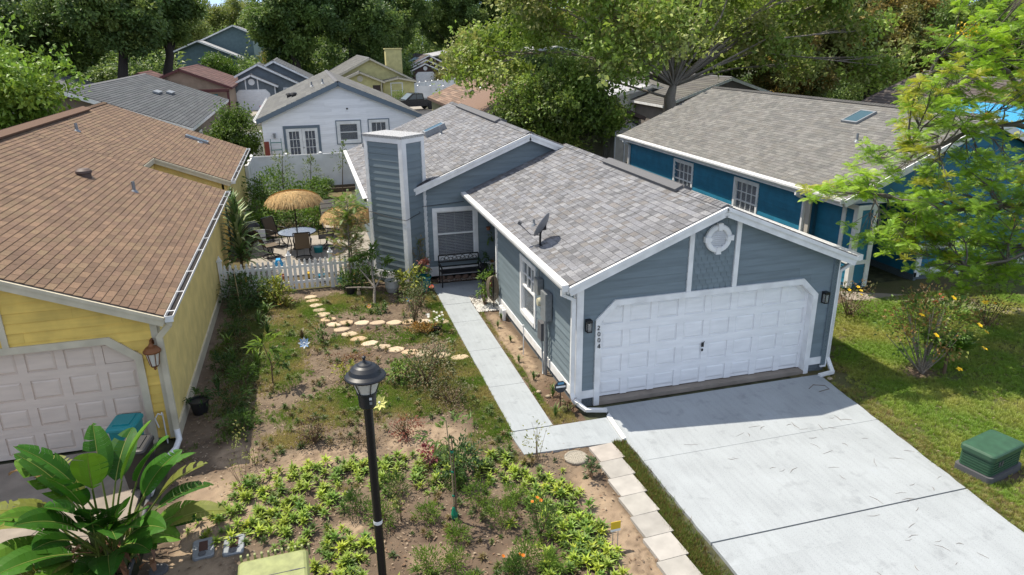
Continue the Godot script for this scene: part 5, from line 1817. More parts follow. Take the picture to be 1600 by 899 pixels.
	s.prism(PackedVector2Array([Vector2(-1.50, -8.45), Vector2(1.5, -8.45), Vector2(1.5, -7.15), Vector2(-.62, -7.15), Vector2(-.69, -6.56), Vector2(-1.50, -6.56)]), Vector3.ZERO, X, Z, Y, -.08, .036)
	s.prism(PackedVector2Array([Vector2(0.0, -7.14), Vector2(1.5, -7.14), Vector2(1.5, -6.1), Vector2(0.0, -6.1)]), Vector3.ZERO, X, Z, Y, -.08, .036)
	part(g, "porch_slab", s, mats.painted_walk)
	s = Shape.new()
	s.prism(PackedVector2Array([Vector2(.43, .60), Vector2(.525, .50), Vector2(.45, 1.46), Vector2(.37, 1.50)]), Vector3.ZERO, X, Z, Y, -.05, .06)
	part(g, "kerb_strip", s, mats.gutter_white)
	# pavers
	g = ground_piece("paver_path", "path of square beige concrete pavers beside the driveway", "paver path")
	for i in 11:
		var z0 := 1.56 + i * .515
		var sh := -.065 * (z0 - 1.5)
		s = Shape.new()
		var b := Basis(Y, .06 + rf(-.01, .01))
		var c := Vector3(-.08 + sh, .03, z0 + .25)
		s.box(c, Vector3(.47, .06, .503), b)
		part(g, "paver", s, mat("paver%d" % (i % 3), [lin(.40, .38, .345), lin(.37, .35, .32), lin(.43, .405, .37)][i % 3], .9, {tex = "soft", scale = .9, bump = "grain", depth = .1}) if i else mat("paver_dull", lin(.42, .38, .34), .9, {tex = "soft", scale = .9}))
	# stepping stones: flat flagstones of uneven outline
	g = ground_piece("stepping_stone_path", "two curving lines of tan flagstones across the front garden", "stepping stone path")
	var st := [[-5.1, -8.4], [-5.05, -8.05], [-4.97, -7.64], [-4.88, -7.22], [-4.80, -6.84], [-4.68, -6.42], [-4.52, -6.0], [-4.36, -5.59], [-4.18, -5.2], [-3.98, -4.82], [-3.74, -4.46], [-3.47, -4.16], [-3.17, -3.90], [-2.86, -3.66], [-2.52, -3.46], [-2.16, -3.25], [-1.78, -3.0], [-4.22, -6.04], [-3.82, -5.9], [-3.41, -5.78], [-3.0, -5.67], [-2.59, -5.58], [-2.18, -5.48], [-1.78, -5.33]]
	for i in st.size():
		var p := PackedVector2Array()
		var r := .19 if i > 3 else .165
		var nn := 9
		var seed_a := rf(0, TAU)
		for k in nn:
			var a := TAU * k / nn + rf(-.16, .16)
			p.append(Vector2(cos(a + seed_a) * r * rf(.88, 1.12) * 1.12, sin(a + seed_a) * r * rf(.8, 1.1) * .92))
		s = Shape.new()
		var c := Vector3(st[i][0], 0, st[i][1])
		s.prism(p, c, X, Z, Y, -.02, .035)
		var ins: PackedVector2Array = Geometry2D.offset_polygon(p, -.018)[0]
		s.prism(ins, c, X, Z, Y, .035, .043)
		part(g, "stepping_stone", s, mat("flagstone%d" % (i % 4), [lin(.72, .56, .38), lin(.66, .48, .30), lin(.76, .61, .43), lin(.62, .48, .33)][i % 4], .85, {tex = "fine", scale = 1.3, bump = "lumps", depth = .8}))
	# yellow house drive
	g = ground_piece("neighbour_driveway", "cracked tan concrete driveway of the yellow house", "driveway")
	s = Shape.new()
	s.prism(PackedVector2Array([Vector2(-14, -.98), Vector2(-8.0, -.98), Vector2(-7.95, 3), Vector2(-7.9, 8), Vector2(-14, 8)]), Vector3.ZERO, X, Z, Y, -.1, .02)
	part(g, "slab", s, mats.concrete_tan)
	s = Shape.new()
	for cr in [[[-9.6, .4], [-9.2, 1.1], [-9.5, 1.6], [-9.1, 2.2], [-9.3, 3.0]], [[-10.6, 2.0], [-10.0, 1.9], [-9.5, 1.62]], [[-9.25, 1.75], [-8.7, 1.6], [-8.3, 1.7]]]:
		for i in cr.size() - 1:
			s.beam(Vector3(cr[i][0], .0205, cr[i][1]), Vector3(cr[i + 1][0], .0205, cr[i + 1][1]), .016, .004, Y)
	part(g, "crack", s, mats.black_plastic)
	s = Shape.new()
	s.tube([Vector3(-7.84, .05, -.2), Vector3(-7.80, .05, 1.2), Vector3(-7.74, .045, 2.4), Vector3(-7.72, .05, 4.5)], [.035, .035, .035, .035], 6)
	single("bed_edging", "dull grey plastic edging along the yellow house driveway", "edging", Vector3.ZERO, s, mats.plastic_grey)
	# backyard
	g = ground_piece("patio", "grey patio of concrete tiles behind the picket fence", "patio")
	for i in 7:
		for k in 8:
			var c := Vector3(-6.75 + i * .6, .0, -15.3 + k * .62)
			if c.x > -3.2 and c.z > -10.6: continue
			s = Shape.new()
			s.box(c + Y * .012, Vector3(.588, .05, .608))
			part(g, "tile", s, mats.patio)
	g = ground_piece("back_garden_ground", "yellowing back garden ground inside the vinyl fence", "garden ground")
	patch(g, "soil", -7.6, -2.9, -25.2, -9.3, .2, -.012, func(x, z):
		var c := Color(.20, .15, .06).lerp(Color(.11, .12, .04), clampf(.5 + nz_b.get_noise_2d(x * 14, z * 14) * 1.5, 0, 1))
		return c.lerp(Color(.33, .25, .12), bump(x, z, -3.6, -21.5, 1.0, 3.0) * .8), .02, mats.soil)
	s = Shape.new()
	s.box(Vector3(-3.5, .12, -24.7), Vector3(2.6, .26, .08)); s.box(Vector3(-3.5, .10, -24.2), Vector3(2.6, .2, .08))
	single("timber_edging", "two low brown timber edging boards by the back vinyl fence", "edging", Vector3.ZERO, s, mats.wood_grey)
	# path and bed by the blue house
	g = ground_piece("side_path", "tan concrete path in front of the blue house", "path")
	s = Shape.new()
	s.prism(PackedVector2Array([Vector2(9.6, -3.6), Vector2(11.4, -2.7), Vector2(13.5, -.9), Vector2(16, 1.4), Vector2(16, .6), Vector2(13.6, -1.7), Vector2(11.6, -3.4), Vector2(9.8, -4.3)]), Vector3.ZERO, X, Z, Y, -.05, .02)
	part(g, "slab", s, mats.concrete_tan)
	# far street and drives
	g = ground_piece("far_street", "grey asphalt street between the white house and the far houses", "street")
	s = Shape.new()
	s.quad(Vector3(-60, 0, -58), Vector3(60, 0, -58), Vector3(60, 0, -66), Vector3(-60, 0, -66), Y)
	part(g, "carriageway", s, mats.asphalt)
	s = Shape.new()
	for z in [-57.9, -66.1]: s.box(Vector3(0, .03, z), Vector3(120, .14, .2))
	part(g, "kerb", s, mats.patio)
	s = Shape.new()
	for r in [[-12.3, -8.0, -74, -66.2], [4.6, 8.4, -78, -66.2], [-7.0, -3.2, -57.8, -47], [13.0, 17.6, -112, -80]]:
		s.quad(Vector3(r[0], .004, r[2]), Vector3(r[1], .004, r[2]), Vector3(r[1], .004, r[3]), Vector3(r[0], .004, r[3]), Y)
	part(g, "drive", s, mats.patio)

func lamp_post() -> void:
	var h := thing("lamp_post", "tall black garden lamp post with domed lantern in the front bed", "lamp post", Vector3(-4.34, 0, 4.57))
	var s := Shape.new()
	s.lathe([Vector2(.075, 0), Vector2(.075, .1), Vector2(.052, .14), Vector2(.052, 3.12), Vector2(0, 3.12)], 20)
	local(h, "pole", s, mats.black_metal)
	s = Shape.new()
	s.lathe([Vector2(.054, 1.50), Vector2(.056, 1.505), Vector2(.056, 1.545), Vector2(.054, 1.55)], 20)
	local(h, "band", s, mats.gutter_white)
	s = Shape.new()
	s.lathe([Vector2(.0, 3.10), Vector2(.075, 3.10), Vector2(.10, 3.13), Vector2(.105, 3.27), Vector2(.118, 3.285), Vector2(.118, 3.31), Vector2(0, 3.31)], 28)
	var c := local(h, "collar", s, mats.dark_iron)
	s = Shape.new()
	s.box(Vector3(.03, 3.255, .105), Vector3(.028, .028, .012))
	local(c, "sensor", s, mats.gutter_white)
	s = Shape.new()
	s.box(Vector3(.03, 3.2, .105), Vector3(.03, .035, .008))
	local(c, "label_plate", s, mats.grey_metal)
	s = Shape.new()
	s.lathe([Vector2(.108, 3.31), Vector2(.165, 3.485), Vector2(0, 3.485)], 28)
	local(h, "lantern_glass", s, mats.frosted)
	s = Shape.new()
	for k in 6:
		var a := TAU * k / 6 + 1.3
		var d := Vector3(cos(a), 0, sin(a))
		s.tube([d * .115 + Y * 3.305, d * .132 + Y * 3.36, d * .17 + Y * 3.45, d * .172 + Y * 3.49], [.007, .006, .006, .007], 6)
	local(h, "cage", s, mats.dark_iron)
	s = Shape.new()
	s.lathe([Vector2(.20, 3.478), Vector2(.232, 3.49), Vector2(.236, 3.505), Vector2(.225, 3.52), Vector2(.185, 3.545), Vector2(.178, 3.56), Vector2(.165, 3.59), Vector2(.125, 3.625), Vector2(.09, 3.64), Vector2(.075, 3.655), Vector2(.03, 3.668), Vector2(.018, 3.68), Vector2(.012, 3.69)], 36)
	s.lathe([Vector2(0, 3.484), Vector2(.20, 3.478)], 36)
	var cap := local(h, "lantern_cap", s, mats.dark_iron)
	s = Shape.new()
	s.lathe([Vector2(.012, 3.69), Vector2(.022, 3.695), Vector2(.012, 3.705), Vector2(.024, 3.725), Vector2(.02, 3.74), Vector2(.008, 3.748), Vector2(0, 3.76)], 14)
	local(cap, "finial", s, mats.dark_iron)

func rounded(w: float, l: float, r: float) -> PackedVector2Array:
	var p := PackedVector2Array()
	for q in [[1, 1, 0.0], [-1, 1, PI / 2], [-1, -1, PI], [1, -1, 3 * PI / 2]]:
		for i in 6:
			var a: float = q[2] + PI / 2 * i / 5
			p.append(Vector2(q[0] * (w / 2 - r) + cos(a) * r, q[1] * (l / 2 - r) + sin(a) * r))
	return p

func soft_box(s: Shape, c: Vector3, w: float, h: float, l: float, r: float, b := Basis(), edge := .02) -> void:
	# upright box with rounded corners and a softened top rim
	s.prism(rounded(w, l, r), c, b.x, b.z, b.y, 0, h - edge)
	var p := rounded(w, l, r)
	var q := rounded(w - edge, l - edge, r)
	var o := rounded(w - edge * 2.4, l - edge * 2.4, r * .9)
	for i in p.size():
		var j := (i + 1) % p.size()
		var f := func(e: Vector2, y: float) -> Vector3: return c + b.x * e.x + b.z * e.y + b.y * y
		s.quad((f as Callable).call(p[i], h - edge), (f as Callable).call(p[j], h - edge), (f as Callable).call(q[j], h - edge * .3), (f as Callable).call(q[i], h - edge * .3), (b.x * p[i].x + b.z * p[i].y))
		s.quad((f as Callable).call(q[i], h - edge * .3), (f as Callable).call(q[j], h - edge * .3), (f as Callable).call(o[j], h), (f as Callable).call(o[i], h), b.y + (b.x * p[i].x + b.z * p[i].y) * .3)
	s.prism(o, c + b.y * (h - edge), b.x, b.z, b.y, 0, edge)

func utilities() -> void:
	# dark green ribbed box on the lawn
	var h := thing("utility_box", "dark green ribbed utility box on the lawn by the driveway", "utility box", Vector3(6.02, 0, 4.12), "", deg_to_rad(0))
	var b := Basis(Y, deg_to_rad(13))
	var s := Shape.new()
	s.prism(rounded(.98, .62, .07), Vector3.ZERO, b.x, b.z, Y, 0, .13)
	local(h, "base", s, mats.plastic_grey)
	s = Shape.new()
	s.prism(rounded(.88, .52, .06), Vector3.ZERO, b.x, b.z, Y, .12, .44)
	var body := local(h, "body", s, mats.green_box)
	for i in 6:
		s = Shape.new()
		s.prism(rounded(.905, .545, .07), Vector3.ZERO, b.x, b.z, Y, .145 + i * .05, .17 + i * .05)
		local(body, "rib", s, mats.green_box)
	s = Shape.new()
	soft_box(s, Vector3(0, .43, 0), .95, .1, .58, .08, b, .03)
	local(h, "lid", s, mats.green_box)
	s = Shape.new()
	s.box(b * Vector3(-.25, .33, .28), Vector3(.03, .09, .012), b); s.box(b * Vector3(-.17, .33, .28), Vector3(.03, .09, .012), b)
	local(h, "latch", s, mats.plastic_grey)
	# pale green cabinet at the front edge
	h = thing("utility_cabinet", "faded pale green transformer cabinet at the front of the bed", "utility cabinet", Vector3(-5.66, 0, 4.35))
	b = Basis(Y, deg_to_rad(2))
	s = Shape.new()
	s.prism(rounded(.80, .98, .04), Vector3.ZERO, b.x, b.z, Y, 0, .66)
	local(h, "body", s, mats.pale_green)
	s = Shape.new()
	soft_box(s, Vector3(0, .655, 0), .87, .11, 1.05, .05, b, .05)
	var lid := local(h, "lid", s, mats.pale_green)
	s = Shape.new()
	s.box(b * Vector3(0, .768, -.12), Vector3(.78, .004, .008), b); s.box(b * Vector3(.26, .769, -.12), Vector3(.12, .006, .014), b); s.box(b * Vector3(-.28, .769, -.12), Vector3(.12, .006, .014), b)
	local(lid, "seam", s, mats.plastic_grey)
	for i in 11:
		s = Shape.new()
		s.box(Vector3(-.42 + i * .085, .70, -.57), Vector3(.025, .16, .04))
		local(h, "fin", s, mats.pale_green)
	# two valve boxes in the sand
	for i in 2:
		h = thing("valve_box", ["grey valve box lid with rusty plate, nearest the yellow house", "grey valve box lid with rusty plate beside the pale green cabinet"][i], "valve box", Vector3(-6.79 + i * .43, 0, 2.46 + i * .05), "valve boxes in the sand")
		b = Basis(Y, .1 - i * .1)
		s = Shape.new()
		soft_box(s, Vector3.ZERO, .30, .05, .44, .05, b, .012)
		local(h, "lid", s, mats.grey_metal)
		s = Shape.new()
		s.box(Vector3(0, .052, -.03), Vector3(.12, .008, .22), b)
		local(h, "plate", s, mat("rust", lin(.10, .045, .03), .9, {tex = "fine", scale = 6.0}))
		s = Shape.new()
		s.lathe([Vector2(.055, .05), Vector2(.055, .058), Vector2(0, .06)], 16, Vector3(0, 0, .14))
		local(h, "cap", s, mats.plastic_grey)
	# a small meter cover further along
	s = Shape.new()
	s.lathe([Vector2(.13, 0), Vector2(.13, .03), Vector2(.11, .04), Vector2(0, .045)], 20)
	single("meter_cover", "small round grey meter cover half sunk in sand", "meter cover", Vector3(-7.35, 0, 2.75), s, mats.plastic_grey)
	# round stepping disc
	s = Shape.new()
	s.lathe([Vector2(.0, 0), Vector2(.21, 0), Vector2(.215, .04), Vector2(.20, .055), Vector2(.17, .06), Vector2(.16, .052), Vector2(0, .056)], 32)
	single("stone_disc", "round cream stepping disc beside the first paver", "stepping disc", Vector3(-.66, 0, 1.78), s, mat("cream_stone", lin(.60, .54, .44), .85, {tex = "worn", scale = 2.0, bump = "lumps", depth = .5}))
	# security sign
	h = thing("security_sign", "small dark octagonal security sign by the garage downspout", "sign", Vector3(-.33, 0, .0))
	s = Shape.new()
	s.box(Vector3(0, .25, 0), Vector3(.018, .5, .018))
	local(h, "stake", s, mats.black_metal)
	s = Shape.new()
	var oc := PackedVector2Array()
	for k in 8: oc.append(Vector2(cos(TAU * (k + .5) / 8), sin(TAU * (k + .5) / 8)) * .135)
	s.prism(oc, Vector3(0, .52, .01), X, Y, Z, 0, .012)
	var pl := local(h, "plate", s, mat("sign_navy", lin(.015, .02, .03), .4))
	s = Shape.new()
	s.box(Vector3(0, .525, .024), Vector3(.2, .04, .002))
	local(pl, "white_band", s, mats.gutter_white)
	s = Shape.new()
	s.box(Vector3(0, .60, .024), Vector3(.13, .05, .002))
	local(pl, "blue_band", s, mat("sign_blue", lin(.08, .25, .40), .5))
	# small yellow sign in the bed
	h = thing("garden_sign", "little yellow and white sign on a wire stake beside the pavers", "sign", Vector3(-.95, 0, 4.15))
	s = Shape.new()
	s.box(Vector3(-.04, .17, 0), Vector3(.008, .34, .008)); s.box(Vector3(.04, .17, 0), Vector3(.008, .34, .008))
	local(h, "stake", s, mats.grey_metal)
	s = Shape.new()
	s.box(Vector3(0, .40, .0), Vector3(.15, .13, .008))
	pl = local(h, "plate", s, mat("sign_yellow", lin(.62, .42, .02), .5))
	s = Shape.new()
	s.box(Vector3(0, .32, .001), Vector3(.15, .04, .01))
	local(pl, "white_band", s, mats.gutter_white)
	# electricity meter group on the garage side
	h = thing("electric_meter", "grey electricity meter boxes and conduit on the garage side wall", "electric meter", Vector3(-.02, 0, -1.9))
	s = Shape.new()
	s.box(Vector3(-.09, 1.66, .32), Vector3(.15, .62, .34))
	local(h, "meter_box", s, mats.grey_metal)
	s = Shape.new()
	s.box(Vector3(-.08, 1.92, -.25), Vector3(.13, .36, .26))
	local(h, "breaker_box", s, mats.grey_metal)
	s = Shape.new()
	s.box(Vector3(-.07, .93, -.05), Vector3(.11, .42, .26))
	local(h, "junction_box", s, mats.plastic_grey)
	s = Shape.new()
	s.lathe([Vector2(.1, -.02), Vector2(.1, .07), Vector2(.085, .12), Vector2(0, .13)], 18, Vector3(-.09, 1.66, .06), Basis(Z, Y, -X) * Basis(X, PI / 2))
	local(h, "meter_dial", s, mat("meter_glass", lin(.45, .42, .30), .15))
	s = Shape.new()
	s.tube([Vector3(-.09, 1.36, .32), Vector3(-.09, .0, .32)], [.035, .035], 8); s.tube([Vector3(-.08, 1.36, .2), Vector3(-.08, .05, .2)], [.018, .018], 6)
	s.tube([Vector3(-.08, 2.1, -.25), Vector3(-.08, 2.6, -.25)], [.02, .02], 6); s.tube([Vector3(-.07, .75, -.05), Vector3(-.08, .1, .1), Vector3(-.15, .0, .3)], [.02, .02, .02], 6)
	local(h, "conduit", s, mats.grey_metal)
	# satellite dish
	h = thing("satellite_dish", "grey satellite dish on the lower left edge of the garage roof", "satellite dish", Vector3(-.06, 2.80, -2.3))
	var d := Vector3(-.68, .46, -.52).normalized()
	var ax := d.cross(Y).normalized()
	var ay := ax.cross(d).normalized()
	var db := Basis(ax, d, ax.cross(d))
	s = Shape.new()
	var pr := []
	for i in 9: pr.append(Vector2(.30 * i / 8.0, .085 * pow(i / 8.0, 2)))
	for i in 9: pr.append(Vector2(.30 * (8 - i) / 8.0, .085 * pow((8 - i) / 8.0, 2) - .012))
	s.lathe(pr, 32, Vector3(.10, .46, 0) - d * .05, db)
	local(h, "dish", s, mats.dish_grey)
	s = Shape.new()
	s.tube([Vector3(.04, .02, 0), Vector3(.05, .28, 0), Vector3(.10, .42, 0)], [.025, .025, .025], 8)
	s.box(Vector3(.04, .02, 0), Vector3(.22, .02, .16), Basis(Z, .385)); s.box(Vector3(.12, .43, 0), Vector3(.1, .14, .1))
	local(h, "mount", s, mats.black_metal)
	s = Shape.new()
	var tip := Vector3(.10, .40, 0) + d * .50 - ay * .22
	s.tube([Vector3(.10, .34, 0) - ay * .12, Vector3(.1, .30, 0) + d * .2 - ay * .2, tip], [.014, .012, .012], 6)
	s.box(tip + ay * .03, Vector3(.09, .07, .07), db)
	local(h, "feed_arm", s, mats.plastic_grey)
	# rubbish bins by the yellow garage
	for i in 2:
		h = thing("wheelie_bin", ["teal-lidded wheelie bin against the beige garage door", "black-lidded wheelie bin in front of the teal-lidded one"][i], "bin", Vector3(-8.30 + i * .33, .02, -.45 + i * .88), "", -.12)
		s = Shape.new()
		var w := .25
		s.hexa([Vector3(-.21, .06, -.25), Vector3(.21, .06, -.25), Vector3(.21, .06, .22), Vector3(-.21, .06, .22), Vector3(-w, .95, -.33), Vector3(w, .95, -.33), Vector3(w, .95, .33), Vector3(-w, .95, .33)])
		local(h, "body", s, mats.black_plastic if i else mats.teal_plastic)
		s = Shape.new()
		soft_box(s, Vector3(0, .95, .02), .60, .10, .74, .08, Basis(), .05)
		s.box(Vector3(0, 1.055, .0), Vector3(.34, .03, .5))
		local(h, "lid", s, mats.black_plastic if i else mats.teal_plastic)
		for x in [-.24, .24]:
			s = Shape.new()
			s.lathe([Vector2(0, -.03), Vector2(.12, -.03), Vector2(.12, .03), Vector2(0, .03)], 16, Vector3(x, .12, -.28), Basis(Y, -X, Z))
			local(h, "wheel", s, mats.black_plastic)
		s = Shape.new()
		s.tube([Vector3(-.22, .98, -.36), Vector3(-.2, .98, -.42), Vector3(.2, .98, -.42), Vector3(.22, .98, -.36)], [.016, .016, .016, .016], 6)
		local(h, "handle", s, mats.black_plastic)
		h.scale = Vector3.ONE * .78
	# three white vent pipes and a thin stake by the garage wall
	for i in 3:
		s = Shape.new()
		s.lathe([Vector2(.05, 0), Vector2(.05, .22), Vector2(.062, .23), Vector2(.062, .30), Vector2(.05, .31), Vector2(0, .31)], 14)
		single("cleanout_pipe", ["white capped pipe nearest the porch at the garage wall", "middle one of three white capped pipes at the garage wall", "white capped pipe nearest the driveway of the three"][i], "pipe", Vector3(-.13, 0, -5.35 + i * .16), s, mats.gutter_white, "white capped pipes")
	s = Shape.new()
	s.tube([Vector3.ZERO, Vector3(.01, .75, 0)], [.012, .012], 6)
	s.lathe([Vector2(.025, .73), Vector2(.025, .77), Vector2(0, .78)], 8)
	single("marker_stake", "thin white marker stake in the bed below the garage window", "stake", Vector3(-.28, 0, -2.75), s, mats.gutter_white)

func bench_and_porch() -> void:
	var h := thing("bench", "black iron bench with scrolled back under the front window", "bench", Vector3(-.62, .036, -8.28))
	var m: Material = mats.black_metal
	var w := 1.24
	for k in [-1, 1]:
		var x: float = k * w / 2
		var s := Shape.new()
		s.tube([Vector3(x, 0, .24), Vector3(x, .42, .22), Vector3(x, .62, .23)], [.02, .02, .02], 6)
		local(h, "leg", s, m)
		s = Shape.new()
		s.tube([Vector3(x, 0, -.22), Vector3(x, .42, -.18), Vector3(x, .86, -.27)], [.02, .02, .02], 6)
		local(h, "leg", s, m)
		s = Shape.new()
		s.tube([Vector3(x, .63, -.22), Vector3(x, .65, 0), Vector3(x, .62, .25), Vector3(x, .55, .28)], [.022, .024, .024, .02], 6)
		local(h, "armrest", s, m)
	for i in 6:
		var s := Shape.new()
		s.box(Vector3(0, .43, -.17 + i * .078), Vector3(w, .018, .06))
		local(h, "slat", s, m)
	var s := Shape.new()
	for y in [.52, .66, .86]: s.beam(Vector3(-w / 2, y, -.20 - (y - .43) * .16), Vector3(w / 2, y, -.20 - (y - .43) * .16), .025, .04, Y)
	local(h, "rail", s, m)
	s = Shape.new()
	for i in 9:
		var c := Vector3(-.5 + i * .125, .76 + (.02 if i % 2 else -.02), -.25)
		s.lathe([Vector2(.045, -.008), Vector2(.062, -.008), Vector2(.062, .008), Vector2(.045, .008), Vector2(.045, -.008)], 12, c, Basis(X, Z, -Y))
		s.beam(c + Vector3(.05, .05, 0), c + Vector3(.09, -.06, 0), .014, .02, Z)
	local(h, "scrollwork", s, mat("iron_pewter", lin(.10, .10, .10), .45, {metal = .5}))
	# pink stones and pebbles under the bench
	for i in 5:
		s = Shape.new()
		s.blob(Vector3.ZERO, Vector3(rf(.10, .14), rf(.07, .10), .08), 6, 9, .5, i + 3)
		single("rock", ["pinkish rock under the left end of the bench", "second pinkish rock from the left under the bench", "pinkish rock under the middle of the bench", "fourth pinkish rock from the left under the bench", "pinkish rock under the right end of the bench"][i], "rock", Vector3(-1.12 + i * .25, .09, -8.72 + rf(-.02, .02)), s, mat("pink_rock", lin(.42, .27, .20), .9, {tex = "worn", scale = 3.0}), "pink rocks under the bench")
	var peb := Shape.new()
	peb.blob(Vector3.ZERO, Vector3(.028, .016, .022), 4, 6, .3, 2)
	var xf := []
	var cs := PackedColorArray()
	for i in 700:
		xf.append(Transform3D(Basis(Y, rf(0, 6)).scaled(Vector3.ONE * rf(.6, 1.3)), Vector3(rf(-1.25, .05), .045 + rf(0, .01), rf(-8.88, -8.55))))
		cs.append(vary([Color(.5, .38, .30), Color(.55, .50, .45), Color(.3, .22, .18)][rng.randi() % 3], .2))
	var o := many(self, "gravel", peb.mesh(), mats.petal, xf, cs, "stuff")
	o.set_meta("label", "pinkish gravel strip under the bench"); o.set_meta("category", "gravel")
	xf = []; cs = PackedColorArray()
	for i in 1500:
		var z := rf(-7.12, -5.75)
		xf.append(Transform3D(Basis(Y, rf(0, 6)).scaled(Vector3.ONE * rf(.6, 1.4)), Vector3(rf(-.66, -.03), .02 + rf(0, .015), z)))
		cs.append(vary(Color(.62, .60, .56) if z > -6.35 else [Color(.5, .46, .40), Color(.28, .25, .22), Color(.62, .6, .55)][rng.randi() % 3], .15))
	o = many(self, "gravel", peb.mesh(), mats.petal, xf, cs, "stuff")
	o.set_meta("label", "white and grey pebbles beside the walk at the porch corner"); o.set_meta("category", "gravel")

func sling_chair(label: String, at: Vector3, turn: float, cloth: Material) -> void:
	var h := thing("patio_chair", label, "chair", at, "sling chairs round the patio table", turn)
	var m: Material = mats.black_metal
	var s := Shape.new()
	s.hexa([Vector3(-.24, .40, -.22), Vector3(.24, .40, -.22), Vector3(.24, .43, .24), Vector3(-.24, .43, .24), Vector3(-.24, .415, -.22), Vector3(.24, .415, -.22), Vector3(.24, .445, .24), Vector3(-.24, .445, .24)])
	local(h, "seat", s, cloth)
	s = Shape.new()
	s.hexa([Vector3(-.24, .42, -.24), Vector3(.24, .42, -.24), Vector3(.24, .42, -.22), Vector3(-.24, .42, -.22), Vector3(-.24, 1.0, -.44), Vector3(.24, 1.0, -.44), Vector3(.24, 1.0, -.425), Vector3(-.24, 1.0, -.425)])
	local(h, "backrest", s, cloth)
	s = Shape.new()
	for k in [-1, 1]:
		s.tube([Vector3(k * .27, 1.02, -.45), Vector3(k * .27, .42, -.235), Vector3(k * .27, .42, .26)], [.018, .018, .018], 6)
		s.tube([Vector3(k * .28, .64, -.30), Vector3(k * .30, .65, .0), Vector3(k * .30, .62, .24), Vector3(k * .27, .42, .24)], [.018, .02, .02, .018], 6)
		s.tube([Vector3(k * .2, .40, -.05), Vector3(k * .22, .12, 0), Vector3(k * .25, .03, .1)], [.018, .018, .018], 6)
	s.beam(Vector3(-.27, 1.02, -.45), Vector3(.27, 1.02, -.45), .03, .03, Y)
	local(h, "frame", s, m)
	s = Shape.new()
	var ring := []
	var rr := []
	for i in 21:
		var a := TAU * i / 20
		ring.append(Vector3(cos(a) * .28, .025, sin(a) * .28))
		rr.append(.016)
	s.tube(ring, rr, 6, false)
	local(h, "base", s, m)

func umbrella(label: String, at: Vector3, hh: float, r: float, sd: int) -> void:
	var h := thing("thatched_umbrella", label, "parasol", at, "thatched parasols on the patio")
	var s := Shape.new()
	s.lathe([Vector2(.22, 0), Vector2(.22, .05), Vector2(.05, .09), Vector2(.022, .12), Vector2(.022, hh - .05), Vector2(0, hh - .05)], 12)
	local(h, "pole", s, mats.bark_dark)
	s = Shape.new()
	for k in 8:
		var a := TAU * k / 8
		s.tube([Vector3(0, hh - .1, 0), Vector3(cos(a) * r * .9, hh - .48, sin(a) * r * .9)], [.01, .01], 4)
	local(h, "ribs", s, mats.bark_dark)
	# layers of straw over a domed core
	s = Shape.new()
	s.col = Color(.36, .24, .11)
	var pr := [Vector2(r * .97, hh - .50)]
	for i in 7:
		var t := i / 6.0
		pr.append(Vector2(r * cos(t * PI / 2) * .97, hh - .42 + .36 * sin(t * PI / 2)))
	s.lathe(pr, 24)
	for i in 3800:
		var t := sqrt(rng.randf())
		var a := rf(0, TAU)
		var rr := r * t
		var th := acos(clampf(t, 0, 1))
		var y := hh - .42 + .37 * sin(th)
		var out := Vector3(cos(a), 0, sin(a))
		var d := (out * (.55 + t * .1) - Y * (.25 + t * .85) + rdir() * .22).normalized()
		var tp := d.cross(out.cross(Y)).normalized()
		var sd2 := out.cross(Y).normalized() * rf(.006, .014)
		var p := out * rr + Y * (y + rf(0, .035))
		var L := rf(.10, .24)
		s.col = vary(Color(.52, .35, .155), .28, .06)
		s.quad(p - sd2, p + sd2, p + d * L + sd2 * .4, p + d * L - sd2 * .4, out + Y)
	local(h, "thatch", s, mats.thatch)

func pot(par: Node3D, r: float, hh: float, m: Material, bulge := 0.0, c := Vector3.ZERO) -> MeshInstance3D:
	var s := Shape.new()
	s.lathe([Vector2(0, 0), Vector2(r * .72, 0), Vector2(r * (.86 + bulge), hh * .45), Vector2(r * (.95 + bulge * .4), hh * .88), Vector2(r * 1.06, hh * .9), Vector2(r * 1.06, hh), Vector2(r * .92, hh), Vector2(r * .9, hh * .86), Vector2(0, hh * .86)], 22, c)
	return local(par, "pot", s, m)

